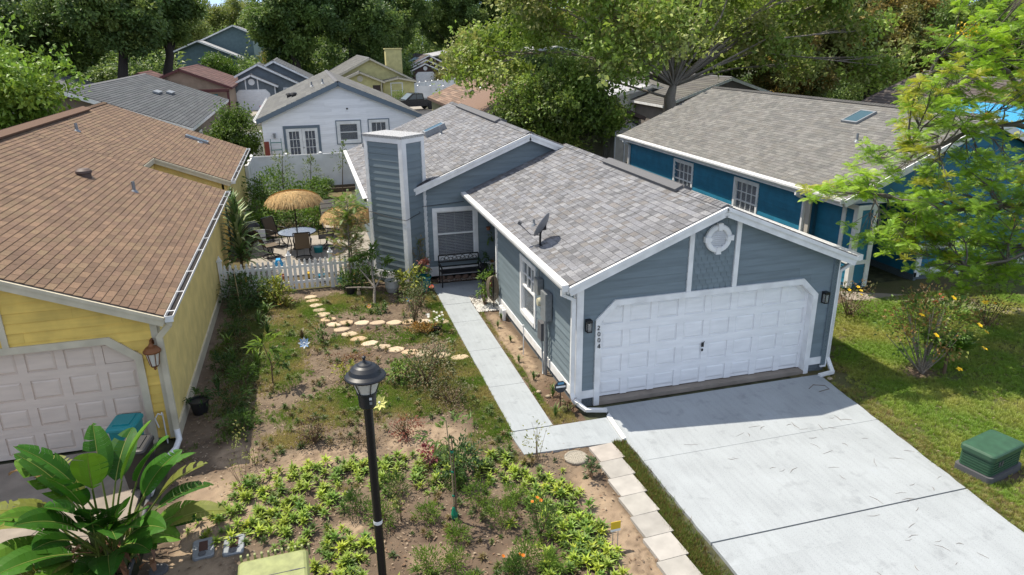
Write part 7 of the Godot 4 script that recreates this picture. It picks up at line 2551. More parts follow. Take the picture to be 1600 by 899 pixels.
func feathery_tree() -> void:
	rng.seed = 501
	var h := thing("feathery_tree", "bright yellow-green feathery-leaved tree reaching in from the right", "tree", Vector3(14.6, 0, -1.6))
	var at := h.position
	var s := Shape.new()
	var limbs := [
		[Vector3(14.6, 0, -1.6), Vector3(14.5, 1.4, -1.6), Vector3(14.2, 2.4, -1.6)],
		[Vector3(14.2, 2.4, -1.6), Vector3(12.9, 4.1, -1.5), Vector3(11.9, 4.95, -1.2), Vector3(10.8, 5.15, -1.0), Vector3(9.7, 5.0, -.9), Vector3(8.9, 4.75, -.8), Vector3(8.0, 4.7, -.7)],
		[Vector3(14.2, 2.4, -1.6), Vector3(12.6, 3.0, -1.0), Vector3(11.0, 3.25, -.7), Vector3(9.6, 3.3, -.6), Vector3(8.3, 3.55, -.6), Vector3(7.2, 3.8, -.7)],
		[Vector3(12.9, 4.1, -1.5), Vector3(12.0, 5.8, -1.7), Vector3(10.9, 6.5, -1.6), Vector3(9.9, 6.5, -1.5), Vector3(8.9, 6.3, -1.4)],
		[Vector3(12.6, 3.0, -1.0), Vector3(11.6, 2.4, -.2), Vector3(10.4, 2.2, .2), Vector3(9.2, 2.2, .2)],
		[Vector3(14.2, 2.4, -1.6), Vector3(13.9, 4.5, -2.0), Vector3(13.2, 6.6, -2.2), Vector3(12.2, 7.6, -2.2)]]
	var nodes := []
	for k in limbs.size():
		var p := []
		var r := []
		for i in limbs[k].size():
			p.append(limbs[k][i] - at)
			r.append([.15, .085, .075, .065, .05, .08][k] * (1.0 - .75 * i / limbs[k].size()) if k else .17 - i * .02)
			if k and i > 0: nodes.append(limbs[k][i])
		# smooth the limb
		var pp := []
		var rr := []
		for i in p.size() - 1:
			for j in 4:
				var t := j / 4.0
				var a: Vector3 = p[maxi(i - 1, 0)]
				var d: Vector3 = p[mini(i + 2, p.size() - 1)]
				pp.append((p[i] as Vector3).cubic_interpolate(p[i + 1], a, d, t) + rdir() * .03)
				rr.append(lerpf(r[i], r[i + 1], t))
		pp.append(p[-1]); rr.append(r[-1])
		s.tube(pp, rr, 8)
	var cl := []
	for q in [[6.35, 3.75], [6.9, 3.95], [7.4, 3.7], [7.6, 4.4], [8.1, 4.9], [7.9, 4.1], [7.7, 2.75], [8.2, 3.2], [8.4, 2.5], [8.8, 2.95], [9.2, 2.3], [9.4, 3.1], [9.9, 2.6], [10.3, 3.1], [10.6, 2.3], [11.1, 2.9], [11.6, 2.2], [12.1, 2.7], [12.6, 2.0], [9.0, 4.1], [9.5, 3.8], [10.1, 4.2], [10.7, 3.8], [11.3, 4.1], [11.9, 3.6], [12.4, 3.9], [8.6, 5.1], [8.0, 5.7], [8.5, 6.1], [9.1, 5.9], [9.5, 6.5], [10.1, 6.1], [10.4, 6.9], [11.0, 6.5], [11.6, 6.0], [9.7, 7.3], [10.6, 7.6], [11.3, 7.3], [12.0, 6.8], [12.6, 6.2], [11.8, 5.3], [12.6, 5.0], [10.0, 1.8], [11.2, 1.6], [12.2, 1.4], [10.9, 8.2], [12.0, 8.1], [9.0, 6.9], [10.6, 1.5], [11.7, 1.6], [8.6, 3.6], [9.3, 2.7], [10.9, 3.4], [12.3, 3.2], [9.9, 5.3], [8.9, 5.5], [10.8, 5.6]]:
		for j in (2 if q[0] < 8.5 else 3):
			var p := Vector3(q[0] + rf(-.25, .25), q[1] + rf(-.2, .2), -1.0)
			p = EYE + (p - EYE) * rf(.90, 1.08)
			cl.append(p)
	var xf := []
	var cs := PackedColorArray()
	var fl := Shape.new()
	for c in cl:
		var best: Vector3 = nodes[0]
		for q in nodes:
			if (q as Vector3).distance_to(c) < best.distance_to(c): best = q
		var mid := best.lerp(c, .55) + rdir() * .12 + Y * .06
		s.tube([best - at, best.lerp(mid, .5) + rdir() * .06 - at, mid - at, c - at], [.026, .021, .015, .006], 5, false)
		var col: Color = [Color(.30, .48, .03), Color(.37, .56, .035), Color(.22, .38, .03), Color(.27, .44, .03), Color(.42, .44, .04)][rng.randi() % 5]
		for t in 6:
			var sp := .19 if c.x < 8.0 else .28
			var tip: Vector3 = c + Vector3(rng.randfn() * sp, rng.randfn() * sp * .85, rng.randfn() * sp)
			s.tube([mid - at, tip - at], [.008, .004], 4, false)
			var heading := rf(0, TAU)
			for k in 15:
				var a := heading + k * 2.4 + rf(-.3, .3)
				var d := Vector3(cos(a), rf(-.75, .6), sin(a))
				xf.append(aim(d, (Y + rdir() * .6).normalized(), Vector3.ONE * rf(.15, .28), tip - at))
				cs.append(vary(col, .16, .07))
	local(h, "trunk", s, mat("bark_feathery", lin(.26, .225, .18), .9, {tex = "worn", scale = 2.5, bump = "grain", depth = .5}))
	many(h, "crown", frond_mesh, mats.leaf, xf, cs)
	for i in 60:
		fl.col = vary(Color(.75, .48, .02), .2)
		fl.leaf(Vector3(9.35, 7.15, -1.0) - at + Vector3(rng.randfn() * .22, rng.randfn() * .09, rng.randfn() * .15), rdir(), Y, rf(.05, .09), .05)
	local(h, "blossom", fl, mats.petal)
	var o := Shape.new()
	for i in 90:
		o.col = vary(Color(.55, .24, .03), .3)
		var c: Vector3 = cl[rng.randi() % cl.size()]
		o.leaf(c - at + rdir() * rf(.0, .3), rdir(), Y, rf(.06, .1), .03)
	local(h, "faded_leaves", o, mats.petal)

func paddle_leaf(az: float, el: float, pl: float, L: float, W: float, droop: float, col: Color, torn: float, base: Vector3) -> Array:
	# petiole, then a broad blade with a pale midrib and torn edges
	var s := Shape.new()
	var d := Vector3(cos(az) * cos(el), sin(el), sin(az) * cos(el))
	var out := Vector3(cos(az), 0, sin(az))
	var side := Vector3(-sin(az), 0, cos(az))
	var p0 := base + out * .05
	var pts := [p0]
	var dd := d
	var p := p0
	var n := 5
	for i in n:
		dd = (dd + out * .05 - Y * droop * .12).normalized()
		p += dd * pl / n
		pts.append(p)
	s.col = Color(.16, .21, .05)
	s.tube(pts, [.028, .024, .02, .017, .014, .012], 6)
	var k := 16
	var prev := p
	var pw := 0.0
	var twist := rf(-.5, .5)
	var sd := side.rotated(dd, twist)
	var skip := [0, 0]
	for i in k:
		var t := (i + 1.0) / k
		dd = (dd - Y * droop * .13 * (.4 + t) + out * .03).normalized()
		var q := prev + dd * L / k
		var w := W * pow(sin(PI * pow(t, .75)), .7) if i < k - 1 else 0.0
		var up := sd.cross(dd).normalized()
		if up.y < 0: up = -up
		s.col = Color(.30, .33, .09)
		s.beam(prev + up * .002, q + up * .002, .014 * (1.1 - t), .008, up)
		for e in [-1, 1]:
			var ei := 0 if e < 0 else 1
			if skip[ei] > 0:
				skip[ei] -= 1
				continue
			if rng.randf() < torn: skip[ei] = 1 if rng.randf() < .3 else 0
			var g := .12 if rng.randf() < torn else 0.0
			var m0: Vector3 = prev + sd * e * pw * .55 + up * pw * .20
			var e0: Vector3 = prev + sd * e * pw + up * pw * .22 + dd * pw * .25
			var m1: Vector3 = q + sd * e * w * .55 + up * w * .20 - dd * g * .08
			var e1: Vector3 = q + sd * e * w + up * w * .22 + dd * w * .25 - dd * g * .3
			s.col = vary(col, .07)
			s.quad(prev, m0, m1, q, up)
			s.col = s.col * rf(.9, 1.08)
			s.quad(m0, e0, e1, m1, up)
		prev = q
		pw = w
	return [s, d]

func bird_of_paradise() -> void:
	rng.seed = 612
	var h := thing("paddle_leaf_plant", "big paddle-leaved plant in front of the bins, lower left", "plant", Vector3(-8.0, 0, 2.35))
	var green := [Color(.042, .135, .014), Color(.055, .165, .018), Color(.032, .105, .012), Color(.10, .21, .022)]
	var s := Shape.new()
	for i in 26:
		var a := rf(0, TAU)
		var b := Vector3(cos(a), 0, sin(a)) * rf(.05, .35)
		s.tube([b, b * 1.3 + Y * rf(.3, .7)], [.035, .02], 6)
	local(h, "stalks", s, mats.stem)
	s = Shape.new()
	for i in 60:
		s.col = vary(Color(.20, .10, .05), .35, .1)
		var a := rf(0, TAU)
		s.leaf(Vector3(cos(a), 0, sin(a)) * rf(.1, .7) + Y * rf(.02, .45), (rdir() + Vector3(0, -.2, 0)).normalized(), Y, rf(.2, .5), rf(.04, .09), .5)
	local(h, "dry_leaves", s, mats.petal)
	# azimuth (0 = right, 90 = towards the viewer), elevation, petiole, length, width, droop
	var spec := [[195, 70, 1.05, .95, .19, .25], [100, 80, 1.25, .95, .17, .12], [-15, 78, 1.15, .95, .17, .1], [178, 55, .95, 1.05, .20, .5], [188, 40, 1.1, .75, .10, .9], [155, 48, .8, 1.0, .20, .6], [168, 28, .7, .75, .15, .5], [120, 42, .65, 1.0, .21, .5], [70, 58, .8, 1.0, .19, .4], [42, 52, .8, .95, .18, .35], [15, 46, .85, .9, .16, .5], [0, 60, .95, .9, .17, .35], [-10, 36, .8, .85, .14, .6], [28, 34, .6, .85, .16, .5], [105, 26, .55, 1.05, .23, .45], [138, 22, .65, 1.05, .22, .35], [80, 36, .55, .9, .19, .4], [60, 22, .5, .7, .15, .4], [212, 50, .8, .8, .16, .5], [240, 60, 1.0, .9, .17, .4], [280, 64, 1.0, .9, .17, .4], [322, 56, .9, .85, .17, .5], [112, 60, .8, .95, .2, .3], [146, 66, .9, .85, .18, .3], [52, 70, .8, .85, .18, .2], [172, 44, .55, .7, .15, .5], [22, 66, .65, .8, .17, .2], [92, 46, .4, .8, .17, .4], [345, 70, .9, .85, .16, .3], [8, 24, .65, .75, .13, .6], [128, 74, .7, .95, .19, .2], [75, 76, .75, .9, .18, .2], [160, 62, .7, .9, .19, .35], [35, 40, .45, .8, .17, .4], [100, 10, .5, .9, .2, .3], [150, 12, .6, .85, .19, .3], [170, 76, 1.2, 1.0, .19, .15], [60, 82, 1.3, .95, .18, .1], [20, 74, 1.1, .95, .18, .2], [210, 66, 1.0, 1.0, .19, .3], [130, 66, .9, 1.05, .2, .3], [85, 66, .75, 1.0, .19, .3], [45, 60, .7, .95, .18, .3], [160, 50, .6, 1.0, .2, .5], [5, 50, .6, .9, .17, .4], [260, 74, 1.1, .9, .17, .2]]
	for q in spec:
		var c: Color = vary(green[rng.randi() % 4], .12, .05)
		if rng.randf() < .12: c = Color(.16, .18, .035)
		var r := paddle_leaf(deg_to_rad(q[0] + rf(-8, 8)), deg_to_rad(minf(87, maxf(q[1], 44) + 8)), q[2] * rf(.95, 1.15), q[3] * 1.0, q[4] * 1.22, q[5] * .75, c, .08, Vector3(rf(-.15, .15), .05, rf(-.15, .15)))
		local(h, "leaf", r[0], mats.leaf_waxy)
	var r := paddle_leaf(deg_to_rad(205), deg_to_rad(74), 1.45, .55, .16, .9, Color(.20, .105, .03), .5, Vector3(-.1, .05, -.1))
	local(h, "leaf", r[0], mats.leaf_gloss).set_meta("label", "withered brown leaf")

func ground_cover() -> void:
	rng.seed = 733
	var pts := [[-6.55, 1.75], [-6.44, 1.35], [-6.16, 1.17], [-5.81, .98], [-6.56, 2.24], [-6.29, 2.08], [-5.94, 1.41], [-5.39, .91], [-5.06, .8], [-4.75, 1.1], [-4.42, 1.0], [-3.98, 1.07], [-3.53, 1.06], [-2.97, 1.12], [-2.55, 1.35], [-2.14, 1.58], [-1.8, 1.99], [-1.43, 2.3], [-1.15, 2.76], [-1.1, 3.21], [-1.0, 3.5], [-1.08, 3.89], [-1.18, 4.3], [-1.4, 4.49], [-1.9, 4.54], [-1.88, 4.21], [-1.52, 4.04], [-1.55, 3.57], [-1.68, 3.04], [-5.78, 1.99], [-5.58, 2.45], [-5.29, 2.05], [-5.12, 2.89], [-4.77, 3.35], [-4.62, 3.67], [-5.49, 1.73], [-4.88, 1.55], [-5.29, 1.52], [-5.77, 2.23], [-4.02, 1.42], [-3.38, 1.52], [-1.68, 2.69], [-1.29, 3.57], [-1.34, 4.09], [-5.13, 3.38], [-4.7, 2.86], [-3.08, 1.71], [-2.24, 1.96], [-4.5, 4.2], [-1.3, 5.0], [-4.6, 4.9], [-2.2, 5.0]]
	for k in 3:
		var xf := []
		var cs := PackedColorArray()
		for q in pts:
			for i in 12:
				var p := Vector3(q[0] + rng.randfn() * .19, -.02, q[1] + rng.randfn() * .19)
				if p.x > -.95 or (p.z < 1.5 and p.x > -1.6): continue
				if k != i % 3: continue
				xf.append(Transform3D(Basis(Y, rf(0, TAU)).scaled(Vector3(1, 1.0, 1) * rf(.11, .24)), p))
				cs.append(vary(Color(.33, .41, .035).lerp(Color(.10, .19, .025), pow(rng.randf(), 1.1)), .25, .10))
		var o := many(self, "ground_cover", rosette_mesh[k], mats.leaf_gloss, xf, cs, "stuff")
		o.set_meta("label", ["yellow-green rosette ground cover massed in the front bed", "yellow-green leafy ground cover mixed through the front bed", "lime rosette ground cover spreading through the front bed"][k])
		o.set_meta("category", "ground cover")

func strappy(nm: String, label: String, at: Vector3, n: int, L: float, W: float, cols: Array, el0 := .3, el1 := 1.3, y0 := 0.0, y1 := 0.0, o := {}) -> Node3D:
	var h := thing(nm, label, "plant", at, o.get("group", ""))
	var xf := []
	var cs := PackedColorArray()
	for i in n:
		var a := i * 2.4 + rf(-.3, .3)
		var t := float(i) / n
		var el := lerpf(el0, el1, t)
		xf.append(aim(Vector3(cos(a) * cos(el), sin(el), sin(a) * cos(el)), Y, Vector3(W, L, L) * rf(.8, 1.15), Vector3(0, lerpf(y0, y1, t), 0)))
		cs.append(vary(cols[rng.randi() % cols.size()], .15, .05))
	if y1 > .05:
		var s := Shape.new()
		s.tube([Vector3.ZERO, Vector3(0, y1, 0)], [.035, .02], 6)
		local(h, "stem", s, mats.stem_brown)
	many(h, "foliage", unit_blade, mats.leaf_gloss, xf, cs)
	return h

func pinwheel(nm: String, label: String, at: Vector3, hh: float, r: float, cols: Array) -> void:
	var h := thing(nm, label, "garden ornament", at)
	var s := Shape.new()
	s.tube([Vector3.ZERO, Vector3(0, hh, 0)], [.006, .006], 5)
	local(h, "stake", s, mats.grey_metal)
	var n := Vector3(-.1, .55, .8).normalized()
	var x := n.cross(Y).normalized()
	var y := n.cross(x)
	for k in 8:
		s = Shape.new()
		var a := TAU * k / 8
		s.col = cols[k % cols.size()]
		s.leaf(Vector3(0, hh, 0) + n * .012, (x * cos(a) + y * sin(a) + n * .12).normalized(), n, r, r * .62, -.1, .2)
		local(h, "petal", s, mats.petal)
	s = Shape.new()
	s.blob(Vector3(0, hh, 0) + n * .02, Vector3.ONE * r * .14, 5, 8)
	local(h, "hub", s, mats.gutter_white)

func garden_plants() -> void:
	rng.seed = 844
	var dk := [Color(.035, .085, .018), Color(.05, .105, .02), Color(.07, .13, .03)]
	var md := [Color(.085, .16, .025), Color(.11, .19, .03), Color(.065, .125, .02)]
	var lt := [Color(.16, .26, .035), Color(.20, .30, .04), Color(.12, .21, .03)]
	var yl := [Color(.34, .34, .04), Color(.26, .30, .035), Color(.15, .21, .03)]
	# along the yellow house and the fence
	shrub("shrub", "dense dark green shrub between the yellow house and the picket fence", Vector3(-6.75, 0, -8.3), Vector3(.75, .42, .6), 1300, .10, .05, dk)
	shrub("shrub", "lighter shrub tip leaning on the fence post by the yellow wall", Vector3(-7.15, 0, -8.9), Vector3(.35, .45, .35), 400, .10, .05, md)
	shrub("croton", "yellow-splashed croton bush in front of the picket fence", Vector3(-6.0, 0, -8.2), Vector3(.38, .42, .35), 420, .17, .055, yl, {mat = mats.leaf_gloss})
	strappy("bromeliad", "bronze and yellow strap-leaved plant below the croton", Vector3(-5.75, 0, -7.75), 34, .42, .05, [Color(.30, .15, .03), Color(.28, .28, .05), Color(.16, .18, .03)])
	strappy("bromeliad", "dull green strap-leaved plant left of the flagstones", Vector3(-6.3, 0, -7.4), 30, .38, .045, md)
	strappy("corn_plant", "large dark strap-leaved plant against the yellow wall behind the fence", Vector3(-7.15, 0, -11.3), 150, .95, .10, [Color(.10, .18, .04), Color(.13, .22, .05), Color(.32, .36, .16), Color(.07, .13, .03)], -.3, 1.25, .4, 1.9)
	strappy("corn_plant", "upright strap-leaved plant behind the large one by the yellow wall", Vector3(-7.3, 0, -12.4), 80, .6, .08, [Color(.07, .13, .03), Color(.24, .28, .12), Color(.05, .10, .02)], -.1, 1.3, 1.3, 2.2)
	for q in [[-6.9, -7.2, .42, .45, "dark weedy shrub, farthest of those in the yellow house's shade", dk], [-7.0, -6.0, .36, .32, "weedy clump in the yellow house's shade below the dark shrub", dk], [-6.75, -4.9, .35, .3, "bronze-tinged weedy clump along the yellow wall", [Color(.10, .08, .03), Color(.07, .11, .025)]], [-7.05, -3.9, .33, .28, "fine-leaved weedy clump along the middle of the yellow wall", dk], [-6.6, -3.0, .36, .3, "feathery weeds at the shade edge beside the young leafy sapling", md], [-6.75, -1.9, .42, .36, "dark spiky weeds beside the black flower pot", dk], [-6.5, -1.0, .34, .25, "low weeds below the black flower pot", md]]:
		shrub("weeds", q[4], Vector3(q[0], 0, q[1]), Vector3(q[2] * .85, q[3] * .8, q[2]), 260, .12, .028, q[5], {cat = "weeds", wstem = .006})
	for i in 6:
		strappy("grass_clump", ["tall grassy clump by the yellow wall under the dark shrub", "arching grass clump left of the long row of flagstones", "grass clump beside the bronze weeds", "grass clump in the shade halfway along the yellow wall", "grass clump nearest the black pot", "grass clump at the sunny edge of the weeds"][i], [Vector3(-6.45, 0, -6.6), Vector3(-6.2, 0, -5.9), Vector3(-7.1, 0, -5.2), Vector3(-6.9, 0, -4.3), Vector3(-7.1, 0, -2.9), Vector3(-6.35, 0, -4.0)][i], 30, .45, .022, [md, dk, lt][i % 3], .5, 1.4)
	var h := thing("potted_plant", "black nursery pot of weeds standing by the yellow wall", "potted plant", Vector3(-7.35, 0, -2.0))
	pot(h, .19, .3, mats.black_plastic)
	leafy(h, "foliage", Vector3(0, .38, 0), Vector3(.2, .15, .2), 70, .14, .04, dk)
	h = thing("sapling_stake", "thin bare bamboo stake in the shrubs by the fence", "stake", Vector3(-6.95, 0, -7.6))
	var s := Shape.new()
	s.tube([Vector3.ZERO, Vector3(-.05, 1.35, 0)], [.014, .01], 6)
	local(h, "cane", s, mat("cane", lin(.34, .26, .15), .8))
	# slender feathery sapling by the gate
	h = thing("slender_tree", "slender feathery young tree rising beside the picket fence", "tree", Vector3(-3.85, 0, -8.75))
	s = Shape.new()
	s.tube([Vector3.ZERO, Vector3(-.04, .8, 0), Vector3(.0, 1.6, 0), Vector3(.03, 2.3, 0), Vector3(.06, 2.75, .0)], [.035, .03, .025, .015, .006], 7)
	var xf := []
	var cs := PackedColorArray()
	for i in 120:
		var y := lerpf(.7, 2.75, pow(rng.randf(), .75))
		var a := rf(0, TAU)
		var d := Vector3(cos(a), rf(.0, .7), sin(a)).normalized()
		var L := rf(.3, .62) * (1.25 - .3 * y / 2.7)
		s.tube([Vector3(0, y, 0), Vector3(0, y, 0) + d * L], [.008, .003], 4, false)
		for k in 7:
			var t := (k + 1) / 7.0
			xf.append(aim((d + rdir() * .8 - Y * .3).normalized(), Y, Vector3.ONE * rf(.16, .26), Vector3(0, y, 0) + d * L * t))
			cs.append(vary([Color(.14, .24, .03), Color(.18, .28, .04), Color(.28, .24, .05), Color(.33, .22, .07)][rng.randi() % 4 if y < 2.2 else rng.randi() % 2], .15))
	local(h, "trunk", s, mats.bark_pale)
	many(h, "crown", frond_mesh, mats.leaf, xf, cs)
	shrub("shrub", "low bushy green shrub at the foot of the slender young tree", Vector3(-3.7, 0, -8.8), Vector3(.6, .34, .38), 900, .11, .055, md)
	h = thing("potted_plant", "black pot half hidden under the slender young tree", "potted plant", Vector3(-3.95, 0, -8.35))
	pot(h, .14, .26, mats.black_plastic)
	leafy(h, "foliage", Vector3(0, .3, 0), Vector3(.16, .08, .16), 40, .1, .05, md)
	# crooked pale-stemmed shrub with tufts of leaves
	h = thing("plumeria", "crooked bare-stemmed plant with leaf tufts before the chimney", "plant", Vector3(-3.35, 0, -7.3))
	s = Shape.new()
	var tips := [[Vector3(-.75, .48, -.3)], [Vector3(.1, 1.15, -.9)], [Vector3(.42, .78, -.75)], [Vector3(-.35, .95, -.7)]]
	s.tube([Vector3.ZERO, Vector3(.02, .25, -.1), Vector3(.06, .45, -.25)], [.045, .04, .035], 7)
	for t in tips: s.tube([Vector3(.06, .42, -.22), Vector3(.06, .42, -.22).lerp(t[0], .5) + rdir() * .05, t[0]], [.028, .022, .016], 6)
	local(h, "stem", s, mats.bark_pale)
	for k in [1, 2, 3]: leafy(h, "foliage", tips[k][0] + Y * .1, Vector3(.28, .18, .28) if k == 1 else Vector3(.18, .16, .18), 110 if k == 1 else 60, .24, .06, md)
	# pots by the chimney and porch
	h = thing("potted_plant", "round white pot with a leafy plant before the chimney", "potted plant", Vector3(-2.72, 0, -8.25))
	pot(h, .21, .36, mats.white_glaze, .18)
	leafy(h, "foliage", Vector3(.05, .5, 0), Vector3(.28, .22, .25), 50, .2, .05, md)
	h = thing("potted_plant", "teal glazed pot with red and yellow foliage beside the bench", "potted plant", Vector3(-1.80, 0, -7.95))
	pot(h, .21, .5, mats.teal_glaze, .06)
	leafy(h, "foliage", Vector3(-.05, .58, 0), Vector3(.28, .16, .25), 60, .14, .07, [Color(.20, .28, .05), Color(.13, .2, .03)])
	leafy(h, "red_foliage", Vector3(.05, .82, -.05), Vector3(.19, .17, .17), 150, .09, .05, [Color(.34, .12, .09), Color(.42, .20, .15), Color(.26, .09, .06)])
	shrub("croton", "bright yellow-green croton beside the teal pot", Vector3(-2.25, 0, -8.0), Vector3(.34, .42, .3), 300, .19, .07, yl, {mat = mats.leaf_gloss})
	shrub("shrub", "thin upright twig plant against the white corner board", Vector3(-1.75, 0, -8.6), Vector3(.22, .55, .18), 110, .13, .05, [Color(.13, .17, .05), Color(.26, .2, .1)], {lift = .95})
	# rose and small shrubs between the stone rows
	shrub("rose_bush", "sparse rose bush with a red bloom in front of the teal pot", Vector3(-2.15, 0, -6.7), Vector3(.5, .5, .4), 420, .07, .04, [Color(.09, .14, .04), Color(.14, .16, .05)], {nstem = 14})
	h = thing("rose_bloom", "single red bloom near the walk edge", "flower", Vector3(-1.75, .0, -7.0))
	s = Shape.new()
	s.tube([Vector3.ZERO, Vector3(0, .42, 0)], [.006, .005], 5)
	local(h, "stem", s, mats.stem)
	flowers(h, [Vector3(0, .45, 0), Vector3(.02, .47, .02)], .07, Color(.6, .06, .03), 8)
	shrub("rose_bush", "slim brownish shrub standing between the two stone rows", Vector3(-2.5, 0, -5.3), Vector3(.28, .55, .26), 380, .07, .04, [Color(.11, .12, .045), Color(.15, .13, .05), Color(.08, .11, .03)], {lift = .62, nstem = 12})
	shrub("mum_mound", "low orange-gold flowering mound between the stone rows", Vector3(-2.35, 0, -4.75), Vector3(.42, .15, .26), 800, .05, .04, [Color(.42, .22, .04), Color(.34, .20, .05), Color(.2, .16, .05)], {lift = .12, top = true})
	h = thing("potted_plant", "low black bowl of white flowers beside the walk", "potted plant", Vector3(-2.02, 0, -4.78))
	pot(h, .15, .17, mats.black_plastic)
	leafy(h, "foliage", Vector3(0, .3, 0), Vector3(.18, .2, .18), 90, .12, .035, lt)
	var fp := []
	for i in 14: fp.append(Vector3(rf(-.2, .2), rf(.35, .52), rf(-.2, .2)))
	flowers(h, fp, .04, Color(.75, .74, .66), 5)
	shrub("rose_bush", "large sprawling rose bush between the lower stones and the sand", Vector3(-2.75, 0, -1.85), Vector3(.62, .5, .5), 800, .075, .04, [Color(.10, .13, .04), Color(.16, .16, .06), Color(.08, .12, .03), Color(.2, .14, .06)], {nstem = 18})
	shrub("shrub", "fresh green shrub at the left of the sprawling rose bush", Vector3(-3.25, 0, -2.2), Vector3(.33, .3, .3), 420, .08, .05, lt)
	shrub("shrub", "white-flecked shrub above the last flagstones by the walk", Vector3(-2.35, 0, -2.75), Vector3(.4, .36, .3), 420, .07, .04, [Color(.12, .15, .05), Color(.35, .33, .2)], {nstem = 12})
	shrub("shrub", "brownish low shrub right of the sprawling rose bush", Vector3(-2.4, 0, -.9), Vector3(.5, .28, .4), 480, .06, .035, [Color(.14, .13, .05), Color(.2, .15, .08), Color(.1, .12, .03)], {nstem = 14})
	# sapling tied to a tall stake
	h = thing("staked_sapling", "young tree tied to a tall cane with green wrap at its foot", "sapling", Vector3(-3.08, 0, 2.82))
	s = Shape.new()
	s.tube([Vector3.ZERO, Vector3(-.01, .9, 0), Vector3(-.06, 1.75, -.05)], [.014, .012, .008], 6)
	local(h, "cane", s, mats.cane)
	s = Shape.new()
	s.tube([Vector3(.02, 0, .02), Vector3(.03, .7, .02), Vector3(.0, 1.5, .0)], [.016, .012, .008], 6)
	local(h, "stem", s, mats.stem_brown)
	s = Shape.new()
	s.lathe([Vector2(.05, .03), Vector2(.055, .1), Vector2(.03, .22), Vector2(.022, .24)], 9)
	local(h, "wrap", s, mat("green_wrap", lin(.005, .20, .11), .5))
	for k in 3:
		s = Shape.new()
		s.lathe([Vector2(.02, 0), Vector2(.026, .01), Vector2(.026, .03), Vector2(.02, .04)], 8, Vector3(.0, [.42, .85, 1.2][k], 0))
		local(h, "tie", s, mats.green_wrap)
	leafy(h, "foliage", Vector3(.0, 1.55, .0), Vector3(.42, .22, .36), 60, .17, .05, [Color(.10, .17, .03), Color(.15, .22, .05)])
	leafy(h, "young_leaves", Vector3(0, .95, 0), Vector3(.2, .4, .2), 30, .14, .045, md)
	shrub("shrub", "dark green bush under the staked sapling", Vector3(-2.75, 0, 1.75), Vector3(.4, .36, .34), 520, .09, .045, dk)
	shrub("shrub", "small burgundy-leaved bush left of the staked sapling", Vector3(-3.15, 0, 1.25), Vector3(.2, .24, .18), 170, .08, .04, [Color(.20, .04, .05), Color(.28, .07, .07)])
	shrub("shrub", "low red-tinged bush on the sand behind the lamp post", Vector3(-3.48, 0, .15), Vector3(.34, .22, .28), 380, .055, .03, [Color(.22, .07, .045), Color(.28, .11, .06), Color(.13, .11, .04)], {nstem = 14})
	shrub("shrub", "dry brown dying bush on the sand left of the lamp post", Vector3(-5.15, 0, -.15), Vector3(.36, .26, .3), 420, .06, .028, [Color(.14, .085, .05), Color(.20, .13, .07), Color(.10, .09, .035)], {nstem = 18})
	shrub("shrub", "faded straw-coloured low growth right of the dying bush", Vector3(-4.4, 0, .1), Vector3(.5, .12, .3), 420, .055, .025, [Color(.24, .17, .09), Color(.16, .13, .06)], {lift = .1})
	shrub("shrub", "yellow-green plant just left of the lantern", Vector3(-4.42, 0, -2.5), Vector3(.22, .25, .2), 150, .11, .04, yl)
	shrub("shrub", "red-brown low ground growth above the lantern", Vector3(-4.35, 0, -3.6), Vector3(.7, .07, .35), 420, .05, .03, [Color(.22, .09, .04), Color(.26, .17, .04), Color(.15, .12, .04)], {lift = .06})
	h = thing("sapling", "leafy young sapling with long drooping leaves by the shade edge", "sapling", Vector3(-5.98, 0, -2.9))
	s = Shape.new()
	s.tube([Vector3.ZERO, Vector3(.02, .5, 0), Vector3(-.1, .95, -.05)], [.018, .014, .008], 6)
	s.tube([Vector3(.02, .4, 0), Vector3(.25, .7, .05)], [.01, .006], 5)
	local(h, "stem", s, mats.stem_brown)
	leafy(h, "foliage", Vector3(-.08, .9, 0), Vector3(.3, .18, .3), 38, .26, .065, lt, {rise = .05})
	leafy(h, "lower_foliage", Vector3(.15, .55, .05), Vector3(.28, .22, .25), 44, .2, .055, md, {rise = .0})
	strappy("spiky_plant", "reddish spiky rosette above the blue-white pinwheel", Vector3(-5.35, 0, -5.3), 30, .32, .035, [Color(.12, .09, .05), Color(.16, .15, .06)], .3, 1.3)
	shrub("shrub", "wispy green plant right of the blue-white pinwheel", Vector3(-4.85, 0, -4.9), Vector3(.25, .22, .2), 130, .11, .03, md)
	pinwheel("pinwheel", "blue and white flower-shaped pinwheel in the dry grass", Vector3(-5.28, 0, -4.4), .26, .15, [Color(.62, .68, .74), Color(.22, .38, .62)])
	pinwheel("pinwheel", "pale yellow flower ornament just right of the lamp post", Vector3(-3.85, 0, -.95), .22, .17, [Color(.72, .70, .22)])
	pinwheel("pinwheel", "small pinwheel with yellow, pink and turquoise petals near the white pot", Vector3(-2.45, 0, -6.6), .3, .1, [Color(.72, .52, .02), Color(.06, .35, .45), Color(.45, .2, .4)])
	pinwheel("pinwheel", "little orange and yellow flower ornament by the crooked plant", Vector3(-3.55, 0, -6.65), .2, .08, [Color(.7, .45, .03), Color(.6, .25, .2)])
	shrub("shrub", "small bluish-green plant by the orange flower ornament", Vector3(-3.25, 0, -6.55), Vector3(.2, .14, .18), 120, .09, .04, md)
	s = Shape.new()
	s.blob(Vector3(0, .07, 0), Vector3(.07, .09, .06), 8, 10, .2, 4); s.blob(Vector3(0, .19, 0), Vector3(.045, .05, .045), 7, 9, .1, 5); s.lathe([Vector2(.04, .21), Vector2(.0, .30)], 9)
	single("gnome", "small grey garden figure beside the black pot under the slender tree", "garden ornament", Vector3(-3.72, 0, -8.15), s, mats.flagstone)
